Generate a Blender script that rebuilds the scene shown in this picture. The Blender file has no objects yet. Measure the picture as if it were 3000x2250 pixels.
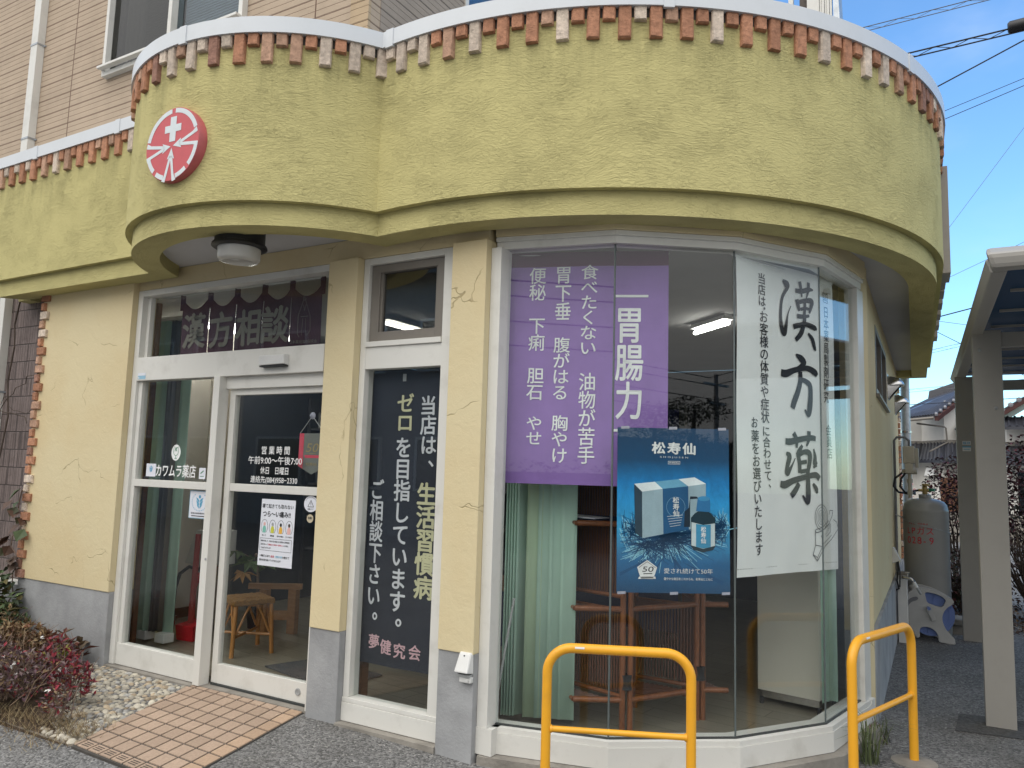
import bpy, bmesh, math, random
from mathutils import Vector, Matrix
R_ = math.radians
random.seed(7)
scene = bpy.context.scene
COL = scene.collection

# ------------------------------------------------------------------ camera
cam_d = bpy.data.cameras.new("camera")
cam_d.sensor_fit = 'HORIZONTAL'; cam_d.sensor_width = 36.0; cam_d.lens = 27.19
cam_d.clip_start = 0.05; cam_d.clip_end = 600
cam = bpy.data.objects.new("camera", cam_d); COL.objects.link(cam)
RX, RY, RZ = (0.866179, -0.030597, -0.498796), (0.498905, 0.110404, 0.859596), (0.028768, -0.993416, 0.110895)
cam.matrix_world = Matrix(((RX[0], -RX[1], -RX[2], 0.0), (RY[0], -RY[1], -RY[2], -3.615),
                           (RZ[0], -RZ[1], -RZ[2], 1.47), (0, 0, 0, 1)))
scene.camera = cam

# ------------------------------------------------------------------ world, sun, exposure
SUN_EL, SUN_AZ = R_(50), R_(192)      # azimuth measured from +Y clockwise: the sun stands behind the camera, a little left
w = bpy.data.worlds.new("World"); scene.world = w; w.use_nodes = True
nt = w.node_tree; nt.nodes.clear()
out = nt.nodes.new('ShaderNodeOutputWorld'); bg = nt.nodes.new('ShaderNodeBackground')
sky = nt.nodes.new('ShaderNodeTexSky'); sky.sky_type = 'NISHITA'; sky.sun_disc = False
sky.sun_elevation = SUN_EL; sky.sun_rotation = SUN_AZ; sky.air_density = 1.25; sky.dust_density = 0.3; sky.ozone_density = 2.2
tc = nt.nodes.new('ShaderNodeTexCoord'); mp = nt.nodes.new('ShaderNodeMapping'); mp.inputs['Scale'].default_value = (1.2, 1.2, 2.6)
mp.inputs['Location'].default_value = (0.35, 0.2, 0.1)
nz = nt.nodes.new('ShaderNodeTexNoise'); nz.inputs['Scale'].default_value = 1.5; nz.inputs['Detail'].default_value = 6; nz.inputs['Roughness'].default_value = .55
sep = nt.nodes.new('ShaderNodeSeparateXYZ')
# cloud cover: thick behind the camera (-Y), thin in front (+Y)
m1 = nt.nodes.new('ShaderNodeMapRange'); m1.inputs['From Min'].default_value = -0.7; m1.inputs['From Max'].default_value = .75
m1.inputs['To Min'].default_value = .50; m1.inputs['To Max'].default_value = -.30
ad = nt.nodes.new('ShaderNodeMath'); ad.operation = 'ADD'
rmp = nt.nodes.new('ShaderNodeMapRange'); rmp.inputs['From Min'].default_value = .22; rmp.inputs['From Max'].default_value = .75; rmp.interpolation_type = 'SMOOTHSTEP'
mxc = nt.nodes.new('ShaderNodeMix'); mxc.data_type = 'RGBA'
# overcast part: about three times brighter overhead than at the horizon, as a real cloud deck is
cz = nt.nodes.new('ShaderNodeMapRange'); cz.inputs['From Min'].default_value = 0.0; cz.inputs['From Max'].default_value = .9; cz.inputs['To Min'].default_value = 3.0; cz.inputs['To Max'].default_value = 9.0
cc_ = nt.nodes.new('ShaderNodeCombineColor')
L = nt.links.new
L(tc.outputs['Generated'], mp.inputs['Vector']); L(mp.outputs['Vector'], nz.inputs['Vector'])
[L(cz.outputs[0], cc_.inputs[i]) for i in range(3)]; L(cc_.outputs[0], mxc.inputs['B'])
L(tc.outputs['Generated'], sep.inputs[0]); L(sep.outputs['Z'], cz.inputs['Value']); L(sep.outputs['Y'], m1.inputs['Value'])
L(nz.outputs['Fac'], ad.inputs[0]); L(m1.outputs['Result'], ad.inputs[1]); L(ad.outputs[0], rmp.inputs['Value'])
tint = nt.nodes.new('ShaderNodeMix'); tint.data_type = 'RGBA'; tint.blend_type = 'MULTIPLY'; tint.inputs['Factor'].default_value = 1
tint.inputs['B'].default_value = (.66, .92, 1.12, 1); L(sky.outputs['Color'], tint.inputs['A'])
L(rmp.outputs['Result'], mxc.inputs['Factor']); L(tint.outputs['Result'], mxc.inputs['A'])
L(mxc.outputs['Result'], bg.inputs['Color']); bg.inputs['Strength'].default_value = 0.15
L(bg.outputs[0], out.inputs['Surface'])
sun_d = bpy.data.lights.new("sun", 'SUN'); sun_d.energy = 0.85; sun_d.angle = R_(60); sun_d.color = (1.0, .95, .87)
sun = bpy.data.objects.new("sun", sun_d); COL.objects.link(sun)
sdir = Vector((math.sin(SUN_AZ) * math.cos(SUN_EL), math.cos(SUN_AZ) * math.cos(SUN_EL), math.sin(SUN_EL)))
sun.rotation_euler = sdir.to_track_quat('Z', 'Y').to_euler(); sun.location = (0, -10, 20)
vs = scene.view_settings
vs.view_transform = 'Standard'; vs.look = 'None'; vs.gamma = 1.0; vs.exposure = 0.62
try: vs.use_curve_mapping = False
except Exception: pass
scene.cycles.use_denoising = True
scene.cycles.max_bounces = 10; scene.cycles.transparent_max_bounces = 24; scene.cycles.glossy_bounces = 5

# ------------------------------------------------------------------ materials
MATS = {}
def _base(name):
    m = bpy.data.materials.new(name); m.use_nodes = True
    n = m.node_tree.nodes; b = n.get('Principled BSDF')
    MATS[name] = m
    return m, m.node_tree, b
def _noise(t, scale, detail=5, rough=.55, vec=None, kind=None, dist=0):
    n = t.nodes.new('ShaderNodeTexNoise'); n.inputs['Scale'].default_value = scale; n.inputs['Detail'].default_value = detail
    n.inputs['Roughness'].default_value = rough; n.inputs['Distortion'].default_value = dist
    if kind: n.noise_type = kind
    if vec is not None: t.links.new(vec, n.inputs['Vector'])
    return n
def _obj(t, scale=(1, 1, 1), rot=(0, 0, 0), src='Object'):
    c = t.nodes.new('ShaderNodeTexCoord'); mp = t.nodes.new('ShaderNodeMapping')
    mp.inputs['Scale'].default_value = scale; mp.inputs['Rotation'].default_value = rot
    t.links.new(c.outputs[src], mp.inputs['Vector']); return mp.outputs['Vector']
def _mix(t, f, a, b, mode='MIX'):
    m = t.nodes.new('ShaderNodeMix'); m.data_type = 'RGBA'; m.blend_type = mode
    for k, v in (('Factor', f), ('A', a), ('B', b)):
        if hasattr(v, 'node'): t.links.new(v, m.inputs[k])
        elif k == 'Factor': m.inputs[k].default_value = v
        else: m.inputs[k].default_value = (*v[:3], 1)
    return m.outputs['Result']
def _mr(t, v, a, b, c=0., d=1., smooth=False):
    m = t.nodes.new('ShaderNodeMapRange'); t.links.new(v, m.inputs['Value'])
    m.inputs['From Min'].default_value = a; m.inputs['From Max'].default_value = b
    m.inputs['To Min'].default_value = c; m.inputs['To Max'].default_value = d
    if smooth: m.interpolation_type = 'SMOOTHSTEP'
    return m.outputs['Result']
def _math(t, op, a, b=0.):
    m = t.nodes.new('ShaderNodeMath'); m.operation = op
    for i, v in enumerate((a, b)):
        if hasattr(v, 'node'): t.links.new(v, m.inputs[i])
        else: m.inputs[i].default_value = v
    return m.outputs[0]
def _bump(t, b, h, strength=.3, dist=.01):
    n = t.nodes.new('ShaderNodeBump'); n.inputs['Strength'].default_value = strength; n.inputs['Distance'].default_value = dist
    t.links.new(h, n.inputs['Height']); t.links.new(n.outputs['Normal'], b.inputs['Normal'])
def simple(name, c, rough=.5, metal=0., var=.12, vscale=9., bump=0., bscale=60., spec=None, dist=.004):
    m, t, b = _base(name)
    v = _obj(t)
    n = _noise(t, vscale, 5, .6, v)
    c2 = tuple(x * (1 - var) for x in c); c1 = tuple(min(1, x * (1 + var)) for x in c)
    t.links.new(_mix(t, _mr(t, n.outputs['Fac'], .3, .7), c2, c1), b.inputs['Base Color'])
    b.inputs['Roughness'].default_value = rough; b.inputs['Metallic'].default_value = metal
    if spec is not None: b.inputs['Specular IOR Level'].default_value = spec
    if bump: _bump(t, b, _noise(t, bscale, 6, .6, v).outputs['Fac'], bump, dist)
    return m
def emit(name, c, s):
    m, t, b = _base(name); b.inputs['Base Color'].default_value = (*c, 1)
    b.inputs['Emission Color'].default_value = (*c, 1); b.inputs['Emission Strength'].default_value = s
    return m
def glass(name, tint=(.975, .99, .985), boost=1.0):
    m, t, b = _base(name); t.nodes.remove(b)
    o = [n for n in t.nodes if n.type == 'OUTPUT_MATERIAL'][0]
    tr = t.nodes.new('ShaderNodeBsdfTransparent'); tr.inputs['Color'].default_value = (*tint, 1)
    gl = t.nodes.new('ShaderNodeBsdfGlossy'); gl.inputs['Roughness'].default_value = 0.0
    lw = t.nodes.new('ShaderNodeLayerWeight'); lw.inputs['Blend'].default_value = .5
    p = _math(t, 'POWER', lw.outputs['Facing'], 5.0)
    f = _math(t, 'ADD', _math(t, 'MULTIPLY', p, .93), .040 * boost)
    # slight waviness of float glass
    _n = t.nodes.new('ShaderNodeBump'); _n.inputs['Strength'].default_value = .02; _n.inputs['Distance'].default_value = .02
    t.links.new(_noise(t, 1.3, 1, .5, _obj(t)).outputs['Fac'], _n.inputs['Height']); t.links.new(_n.outputs['Normal'], gl.inputs['Normal'])
    mx = t.nodes.new('ShaderNodeMixShader')
    t.links.new(f, mx.inputs[0]); t.links.new(tr.outputs[0], mx.inputs[1]); t.links.new(gl.outputs[0], mx.inputs[2])
    t.links.new(mx.outputs[0], o.inputs['Surface'])
    return m
def vcol(name, rough=.8, bump=.5, bscale=70., spec=.3, mott=.25, dist=.006, trans=0.):
    """colour read from the mesh's own 'tint' attribute (each brick, pebble or leaf has its own colour)"""
    m, t, b = _base(name)
    a = t.nodes.new('ShaderNodeAttribute'); a.attribute_name = 'tint'
    v = _obj(t); n = _noise(t, bscale * .5, 5, .65, v)
    k = _mr(t, n.outputs['Fac'], .3, .72, 1 - mott, 1 + mott)
    mm = t.nodes.new('ShaderNodeVectorMath'); mm.operation = 'SCALE'
    t.links.new(a.outputs['Color'], mm.inputs[0]); t.links.new(k, mm.inputs['Scale'])
    t.links.new(mm.outputs[0], b.inputs['Base Color'])
    b.inputs['Roughness'].default_value = rough; b.inputs['Specular IOR Level'].default_value = spec
    if trans: 
        b.inputs['Subsurface Weight'].default_value = 0
    if bump: _bump(t, b, _noise(t, bscale, 6, .7, v).outputs['Fac'], bump, dist)
    return m
def plaster_trowel(name, c, dark):
    """thick trowelled render: horizontally dragged ridges with small torn creases"""
    m, t, b = _base(name)
    uvn = _obj(t, (1, 1, 1), (0, 0, 0), 'UV')
    warp = _noise(t, 2.2, 3, .5, uvn)
    wv = t.nodes.new('ShaderNodeVectorMath'); wv.operation = 'MULTIPLY_ADD'
    t.links.new(warp.outputs['Color'], wv.inputs[0]); wv.inputs[1].default_value = (.22, .20, 0); t.links.new(uvn, wv.inputs[2])
    def dragged(sx, sy, rot, sc, det):
        mp = t.nodes.new('ShaderNodeMapping'); mp.inputs['Scale'].default_value = (sx, sy, 1); mp.inputs['Rotation'].default_value = (0, 0, rot)
        t.links.new(wv.outputs[0], mp.inputs['Vector'])
        return _noise(t, sc, det, .6, mp.outputs['Vector'], None, .8).outputs['Fac']
    d1 = dragged(1.5, 4.6, .12, 19, 8); d2 = dragged(2.0, 4.8, -.55, 19, 8)
    msk = _noise(t, 1.7, 2, .5, uvn).outputs['Fac']
    mskr = _mr(t, msk, .42, .58, 0, 1, True)
    mixn = t.nodes.new('ShaderNodeMix'); t.links.new(mskr, mixn.inputs['Factor']); t.links.new(d1, mixn.inputs['A']); t.links.new(d2, mixn.inputs['B'])
    dd = mixn.outputs['Result']
    crease = _mr(t, _math(t, 'ABSOLUTE', _math(t, 'SUBTRACT', dd, .5)), 0.0, .020, 1, 0, True)
    gate = _mr(t, _noise(t, 3.6, 6, .7, uvn).outputs['Fac'], .44, .62, 0, 1, True)
    crease = _math(t, 'MULTIPLY', crease, gate)
    fine = _noise(t, 60, 6, .7, uvn).outputs['Fac']
    step = _math(t, 'ADD', _mr(t, dd, .485, .515, 0, 1, True), _math(t, 'ADD', _mr(t, dd, .585, .61, 0, .8, True), _mr(t, dd, .39, .415, 0, .8, True)))
    h = _math(t, 'ADD', _math(t, 'MULTIPLY', dd, .45), _math(t, 'MULTIPLY', fine, .10))
    h = _math(t, 'ADD', h, _math(t, 'MULTIPLY', _math(t, 'MULTIPLY', step, _mr(t, gate, 0, 1, .40, 1)), .13))
    h = _math(t, 'SUBTRACT', h, _math(t, 'MULTIPLY', crease, .10))
    lg = t.nodes.new('ShaderNodeMapping'); lg.inputs['Scale'].default_value = (1.2, 15, 1); lg.inputs['Rotation'].default_value = (0, 0, .18); t.links.new(wv.outputs[0], lg.inputs['Vector'])
    ls = _noise(t, 4.5, 3, .5, lg.outputs['Vector'], None, 1.5).outputs['Fac']       # a few long trowel lines
    lsm = _math(t, 'MULTIPLY', _mr(t, _math(t, 'ABSOLUTE', _math(t, 'SUBTRACT', ls, .5)), 0, .03, 1, 0, True), _mr(t, _noise(t, 2.3, 3, .5, uvn).outputs['Fac'], .52, .62, 0, 1, True))
    h = _math(t, 'ADD', h, _math(t, 'MULTIPLY', lsm, .16))
    pit = _mr(t, _noise(t, 30, 3, .6, _obj(t, (1, 2.2, 1), (0, 0, .2), 'UV')).outputs['Fac'], .69, .74, 0, 1, True)
    crease = _math(t, 'MAXIMUM', crease, _math(t, 'MULTIPLY', pit, 2.2))
    _bump(t, b, h, .85, .014)
    stain = _noise(t, .9, 5, .6, uvn).outputs['Fac']
    col = _mix(t, _mr(t, stain, .35, .7), c, tuple(x * .94 for x in c))
    # rain streaks and grime creeping down from the brick course
    suv = t.nodes.new('ShaderNodeSeparateXYZ'); t.links.new(uvn, suv.inputs[0])
    strk = _noise(t, 1.0, 5, .65, _obj(t, (9, .7, 1), (0, 0, 0), 'UV')).outputs['Fac']
    grime = _math(t, 'MULTIPLY', _mr(t, suv.outputs['Y'], 3.35, 3.85, 0, 1, True), _mr(t, strk, .42, .70, .0, .55))
    col = _mix(t, grime, col, (.20, .185, .085))
    col = _mix(t, _math(t, 'MULTIPLY', crease, .16), col, dark)
    t.links.new(col, b.inputs['Base Color']); b.inputs['Roughness'].default_value = .92; b.inputs['Specular IOR Level'].default_value = .15
    return m
def plaster_fine(name, c, crack=(.25, .19, .09)):
    m, t, b = _base(name)
    v = _obj(t)
    w1 = _noise(t, 3, 3, .6, v)
    wv = t.nodes.new('ShaderNodeVectorMath'); wv.operation = 'MULTIPLY_ADD'
    t.links.new(w1.outputs['Color'], wv.inputs[0]); wv.inputs[1].default_value = (.35, .35, .35); t.links.new(v, wv.inputs[2])
    vo = t.nodes.new('ShaderNodeTexVoronoi'); vo.feature = 'DISTANCE_TO_EDGE'; vo.inputs['Scale'].default_value = 1.9
    t.links.new(wv.outputs[0], vo.inputs['Vector'])
    ck = _mr(t, vo.outputs['Distance'], .0015, .007, 1, 0)
    gate = _mr(t, _noise(t, 2.6, 3, .6, v).outputs['Fac'], .52, .60, 0, 1)
    ck = _math(t, 'MULTIPLY', ck, gate)
    fine = _noise(t, 42, 7, .7, v).outputs['Fac']; med = _noise(t, 9, 4, .6, v, None, 1.2).outputs['Fac']
    h = _math(t, 'ADD', _math(t, 'MULTIPLY', fine, .45), _math(t, 'MULTIPLY', med, .6))
    h = _math(t, 'SUBTRACT', h, _math(t, 'MULTIPLY', ck, .5))
    _bump(t, b, h, .55, .009)
    st = _noise(t, 1.4, 5, .6, v).outputs['Fac']
    col = _mix(t, _mr(t, st, .4, .72), c, (c[0] * .95, c[1] * .90, c[2] * .84))
    col = _mix(t, _math(t, 'MULTIPLY', ck, .6), col, crack)
    t.links.new(col, b.inputs['Base Color']); b.inputs['Roughness'].default_value = .9; b.inputs['Specular IOR Level'].default_value = .15
    return m
def asphalt(name):
    m, t, b = _base(name)
    v = _obj(t)
    vo = t.nodes.new('ShaderNodeTexVoronoi'); vo.inputs['Scale'].default_value = 95; t.links.new(v, vo.inputs['Vector'])
    sp = t.nodes.new('ShaderNodeSeparateColor'); t.links.new(vo.outputs['Color'], sp.inputs[0])
    ramp = _mr(t, sp.outputs[0], .05, 1, .075, .27)
    big = _noise(t, 1.1, 5, .6, v).outputs['Fac']
    cm = t.nodes.new('ShaderNodeCombineColor')
    g = _math(t, 'MULTIPLY', ramp, _mr(t, big, .3, .7, .75, 1.2))
    for i, k in enumerate((1.0, .985, .96)): t.links.new(_math(t, 'MULTIPLY', g, k), cm.inputs[i])
    wh = _mr(t, sp.outputs[1], .965, .985, 0, 1)
    col = _mix(t, wh, cm.outputs[0], (.36, .35, .33))
    dirt = _mr(t, _noise(t, .75, 5, .65, v).outputs['Fac'], .50, .72, 0, .55)
    col = _mix(t, dirt, col, (.075, .065, .05))
    t.links.new(col, b.inputs['Base Color']); b.inputs['Roughness'].default_value = .88
    h = _math(t, 'ADD', _math(t, 'MULTIPLY', _mr(t, vo.outputs['Distance'], 0, .7, 1, 0), 1.0), _noise(t, 30, 5, .7, v).outputs['Fac'])
    _bump(t, b, h, .8, .006)
    return m
def siding(name, c, groove, axis, pitch, jx=None):
    """horizontal board siding: groove lines of the given pitch along z, rough face"""
    m, t, b = _base(name)
    v = _obj(t); s = t.nodes.new('ShaderNodeSeparateXYZ'); t.links.new(v, s.inputs[0])
    zz = _math(t, 'DIVIDE', s.outputs['Z'], pitch)
    f = _math(t, 'FRACT', zz); d = _math(t, 'ABSOLUTE', _math(t, 'SUBTRACT', f, .5))
    ln = _mr(t, d, .455, .49, 0, 1)
    f2 = _math(t, 'FRACT', _math(t, 'DIVIDE', s.outputs['Z'], pitch * 3)); d2 = _math(t, 'ABSOLUTE', _math(t, 'SUBTRACT', f2, .62))
    ln2 = _mr(t, d2, .012, .022, 1, 0); ln = _math(t, 'MAXIMUM', ln, ln2)
    if jx is not None:
        fj = _math(t, 'FRACT', _math(t, 'DIVIDE', _math(t, 'SUBTRACT', s.outputs['X' if axis == 'x' else 'Y'], jx), 3.03))
        dj = _math(t, 'ABSOLUTE', _math(t, 'SUBTRACT', fj, .5)); lj = _mr(t, dj, .4975, .499, 0, 1); ln = _math(t, 'MAXIMUM', ln, lj)
    fine = _noise(t, 38, 7, .75, v).outputs['Fac']
    col = _mix(t, _mr(t, _noise(t, 4, 5, .6, v).outputs['Fac'], .3, .7), c, tuple(x * .85 for x in c))
    col = _mix(t, ln, col, groove)
    t.links.new(col, b.inputs['Base Color']); b.inputs['Roughness'].default_value = .85; b.inputs['Specular IOR Level'].default_value = .2
    _bump(t, b, _math(t, 'SUBTRACT', _math(t, 'MULTIPLY', fine, .6), ln), .7, .012)
    return m
def tile_siding(name):
    m, t, b = _base(name)
    v = _obj(t); s = t.nodes.new('ShaderNodeSeparateXYZ'); t.links.new(v, s.inputs[0])
    row = _math(t, 'DIVIDE', s.outputs['Z'], .1525)
    d = _math(t, 'ABSOLUTE', _math(t, 'SUBTRACT', _math(t, 'FRACT', row), .5)); ln = _mr(t, d, .462, .49, 0, 1)
    cv = t.nodes.new('ShaderNodeCombineXYZ')
    t.links.new(_math(t, 'MULTIPLY', s.outputs['X'], 30), cv.inputs[0]); t.links.new(_math(t, 'MULTIPLY', _math(t, 'FLOOR', row), 7.7), cv.inputs[1])
    vo = t.nodes.new('ShaderNodeTexVoronoi'); vo.voronoi_dimensions = '2D'; vo.feature = 'DISTANCE_TO_EDGE'; vo.inputs['Scale'].default_value = 1.0
    t.links.new(cv.outputs[0], vo.inputs['Vector'])
    ck = _mr(t, vo.outputs['Distance'], .02, .10, .8, 0)
    ln = _math(t, 'MAXIMUM', ln, ck)
    n = _noise(t, 16, 6, .7, v).outputs['Fac']
    col = _mix(t, _mr(t, n, .3, .7), (.155, .118, .108), (.225, .178, .165)); col = _mix(t, ln, col, (.055, .042, .04))
    t.links.new(col, b.inputs['Base Color']); b.inputs['Roughness'].default_value = .8
    _bump(t, b, _math(t, 'SUBTRACT', n, ln), .7, .012)
    return m
def wood(name, c1, c2, rough=.45, scale=(2, 2, 22), spec=.5):
    m, t, b = _base(name)
    v = _obj(t, scale); n = _noise(t, 3, 6, .65, v, None, .6).outputs['Fac']
    t.links.new(_mix(t, _mr(t, n, .3, .7), c1, c2), b.inputs['Base Color'])
    b.inputs['Roughness'].default_value = rough; b.inputs['Specular IOR Level'].default_value = spec
    _bump(t, b, n, .25, .003)
    return m
def frame_mat(name, c, dirt=(.42, .40, .35), metal=0., rough=.42):
    m, t, b = _base(name)
    v = _obj(t); n = _noise(t, 5, 6, .65, v).outputs['Fac']; n2 = _noise(t, 55, 4, .7, v).outputs['Fac']
    col = _mix(t, _mr(t, n, .52, .78, 0, .45), c, dirt); col = _mix(t, _mr(t, n2, .66, .74, 0, .35), col, dirt)
    t.links.new(col, b.inputs['Base Color']); b.inputs['Roughness'].default_value = rough; b.inputs['Metallic'].default_value = metal
    _bump(t, b, _noise(t, 180, 3, .6, v).outputs['Fac'], .08, .002)
    return m

green = plaster_trowel('green_plaster', (.590, .530, .245), (.30, .27, .12))
yellow = plaster_fine('yellow_plaster', (.685, .590, .375))
grey_plinth = simple('grey_plinth', (.335, .34, .345), .9, 0, .20, 3.5, .5, 55, .15, .006)
white_al = frame_mat('white_aluminium', (.70, .69, .645))
coping_m = frame_mat('white_coping', (.64, .67, .70), (.55, .57, .58), .0, .35)
bronze = frame_mat('beige_sash', (.20, .18, .155), (.14, .125, .11))
soffit_m = simple('soffit_board', (.50, .50, .51), .8, 0, .06, 2.0)
brick_m = vcol('old_brick', .9, .9, 60, .2, .30, .012)
asph = asphalt('asphalt')
concrete = simple('concrete', (.27, .25, .22), .92, 0, .25, 6, .6, 40, .2, .01)
mortar = simple('dark_grout', (.085, .078, .07), .95, 0, .2, 20, .4, 60, .1)
paver = vcol('paver_tile', .8, .35, 160, .25, .14, .003)
pebble_m = vcol('pebble_stone', .8, .5, 60, .3, .25, .006)
pebble_bed = simple('pebble_mortar', (.20, .175, .14), .95, 0, .3, 14, .8, 45, .1, .012)
soil = simple('soil', (.085, .062, .045), 1, 0, .4, 12, 1, 30, .1, .03)
pink_siding = siding('pink_siding', (.53, .42, .315), (.19, .12, .09), 'x', .0505, -6.46)
beige_siding = siding('beige_siding', (.40, .335, .275), (.15, .12, .10), 'y', .0505, .05)
beige_siding_front = siding('tan_siding', (.54, .41, .27), (.22, .15, .09), 'x', .0505, -3.52)
tile_wall_m = tile_siding('brown_tile_siding')
glass_m = glass('window_glass')
glass_up = glass('upper_glass', (.60, .66, .70), 1.6)
glass_dark = glass('tinted_glass', (.42, .42, .40), 1.4)
seal_and_gap = simple('dark_seal', (.04, .045, .045), .5, 0, .1)
room_wall = simple('room_wall', (.66, .61, .53), .9, 0, .05, 3)
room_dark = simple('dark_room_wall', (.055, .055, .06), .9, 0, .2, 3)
room_ceil = simple('room_ceiling', (.40, .395, .38), .9, 0, .05, 3)
def plank_floor(name):
    m, t, b = _base(name); v = _obj(t, (1, 1, 1), (0, 0, R_(8)))
    br = t.nodes.new('ShaderNodeTexBrick'); br.inputs['Scale'].default_value = 1.0; br.inputs['Brick Width'].default_value = .92; br.inputs['Row Height'].default_value = .155; br.inputs['Mortar Size'].default_value = .0025; br.offset = .37
    br.inputs['Color1'].default_value = (.215, .195, .150, 1); br.inputs['Color2'].default_value = (.265, .240, .188, 1); br.inputs['Mortar'].default_value = (.06, .052, .04, 1); t.links.new(v, br.inputs['Vector'])
    n = _noise(t, 5, 6, .7, _obj(t, (1.5, 14, 1), (0, 0, R_(8)))).outputs['Fac']
    t.links.new(_mix(t, _mr(t, n, .35, .7, 0, .5), br.outputs['Color'], (.16, .14, .105)), b.inputs['Base Color']); b.inputs['Roughness'].default_value = .38
    return m
floor_m = plank_floor('pale_vinyl_floor')
tube_m = emit('fluorescent_tube', (1, .98, .93), 15.0)
sign_red = simple('sign_red', (.56, .085, .10), .45, 0, .05, 20)
sign_side = simple('faded_red', (.47, .10, .105), .45, 0, .15, 10)
sign_white = simple('sign_white', (.66, .72, .74), .45, 0, .06, 20)
black_pl = simple('black_plastic', (.012, .012, .014), .45, 0, .2)
opal = simple('opal_shade', (.50, .49, .46), .25, 0, .04)
white_pl = simple('white_plastic', (.68, .68, .66), .4, 0, .05)
grey_pl = simple('grey_plastic', (.34, .35, .35), .45, 0, .1)
steel = simple('stainless_steel', (.58, .57, .55), .22, 1.0, .1, 30)
galv = simple('galvanised', (.42, .45, .48), .45, .7, .15, 20)
yel_paint = frame_mat('yellow_paint', (.84, .40, .022), (.52, .235, .035), 0, .40)
carport_m = frame_mat('beige_aluminium', (.33, .315, .285), (.275, .262, .235), 0, .45)
poly_m, _t, _b = _base('blue_polycarbonate'); _b.inputs['Base Color'].default_value = (.05, .11, .19, 1); _b.inputs['Roughness'].default_value = .25
_tl = _t.nodes.new('ShaderNodeBsdfTranslucent'); _tl.inputs['Color'].default_value = (.05, .095, .145, 1); _mx = _t.nodes.new('ShaderNodeMixShader'); _mx.inputs[0].default_value = .6
_t.links.new(_b.outputs[0], _mx.inputs[1]); _t.links.new(_tl.outputs[0], _mx.inputs[2]); _t.links.new(_mx.outputs[0], [n for n in _t.nodes if n.type == 'OUTPUT_MATERIAL'][0].inputs['Surface'])
gas_grey = frame_mat('cylinder_grey', (.31, .31, .295), (.24, .24, .23), 0, .35)
red_ink = simple('red_ink', (.55, .03, .05), .6)
meter_m = simple('meter_beige', (.42, .39, .32), .5, 0, .1, 12)
rubber = simple('black_rubber', (.016, .016, .018), .55)
brass = simple('brass_valve', (.40, .29, .12), .4, .7, .2, 30)
reel_grey = simple('reel_grey', (.42, .42, .41), .5, 0, .1, 6)
reel_dkgrey = simple('reel_dark_grey', (.16, .165, .18), .5)
reel_blue = simple('reel_blue', (.13, .19, .42), .35, 0, .1)
ink_black = simple('ink_black', (.018, .019, .024), .8)
ink_white = simple('ink_white', (.80, .81, .80), .7)
ink_silver = simple('ink_silver', (.60, .60, .63), .8)
ink_gold = simple('ink_gold', (.56, .53, .33), .7)
ink_pink = simple('ink_pink', (.58, .37, .40), .7)
ink_blue = simple('ink_blue', (.10, .36, .55), .6)
ink_lblue = simple('ink_light_blue', (.30, .52, .66), .6)
ink_red = simple('ink_red', (.62, .06, .10), .6)
ink_green = simple('ink_green', (.03, .22, .10), .6)
ink_noren = simple('ink_faded', (.22, .20, .165), .8)
ink_orange = simple('ink_orange', (.75, .42, .06), .7)
ink_teal = simple('ink_teal', (.20, .50, .42), .7)
skin_pink = simple('ink_skin', (.75, .45, .42), .7)
purple_c = simple('purple_cloth', (.275, .165, .435), .95, 0, .10, 4, .25, 220, .1)
purple_d = simple('maroon_reflection', (.09, .018, .065), .95, 0, .10, 4)  # purple cloth as darkened by the mirrored soffit
white_c = simple('white_cloth', (.88, .88, .85), .95, 0, .05, 3, .2, 240, .1)
black_c = simple('navy_cloth', (.016, .019, .030), .85, 0, .2, 3)
noren_c = simple('maroon_cloth', (.085, .040, .055), .95, 0, .2, 5)
paper = simple('paper', (.72, .74, .80), .7, 0, .02)
mint = simple('mint_blind', (.52, .74, .62), .7, 0, .06, 4, .15, 200)
mint_l = simple('mint_blind_light', (.58, .76, .54), .7, 0, .06, 4, .15, 200)
bamboo = wood('bamboo', (.16, .055, .022), (.27, .10, .04), .32, (8, 8, 3))
bamboo_slat = wood('bamboo_slat', (.085, .030, .018), (.15, .06, .03), .45, (20, 20, 2))
rattan = wood('rattan', (.36, .155, .04), (.50, .24, .08), .35, (9, 9, 3))
weave = simple('woven_cane', (.27, .135, .035), .5, 0, .35, 70, 1.0, 90, .4, .012)
oak = wood('bench_wood', (.24, .115, .045), (.34, .18, .08), .45, (2, 2, 12))
brown_wood = wood('brown_wood', (.12, .05, .025), (.18, .08, .04), .5)
red_pl = simple('red_metal', (.50, .012, .022), .35, 0, .1)
bar_red = simple('red_bar', (.30, .045, .035), .5)
bag_m = simple('plastic_bag', (.34, .26, .18), .35, 0, .25, 12, .6, 14, .5, .03)
mat_m = simple('grey_doormat', (.075, .078, .085), 1, 0, .4, 90, .8, 120, .1)
cab_m = simple('cabinet_panel', (.62, .60, .52), .5, 0, .03, 3)
navy_m = simple('navy_panel', (.018, .025, .085), .6)
house_wall = simple('house_wall', (.74, .72, .67), .9, 0, .08, 1.2)
kawara = simple('roof_tile', (.045, .047, .058), .35, 0, .25, 3)
maroon_wood = simple('verge_board', (.065, .022, .019), .7)
dark_glass = simple('dark_window', (.02, .022, .026), .08)
bark = simple('bark', (.075, .055, .042), .95, 0, .3, 14, .8, 30)
twig_m = simple('twig', (.21, .15, .115), .95, 0, .3, 14)
leaf_m = vcol('leaf', .6, .0, 40, .35, .2)
petal_m = simple('petal', (.72, .70, .66), .7)
wire_m = simple('wire', (.012, .012, .014), .6)
wire_grey = simple('wire_grey', (.13, .135, .15), .6)
clear_cup = simple('suction_cup', (.42, .42, .50), .15)
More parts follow.
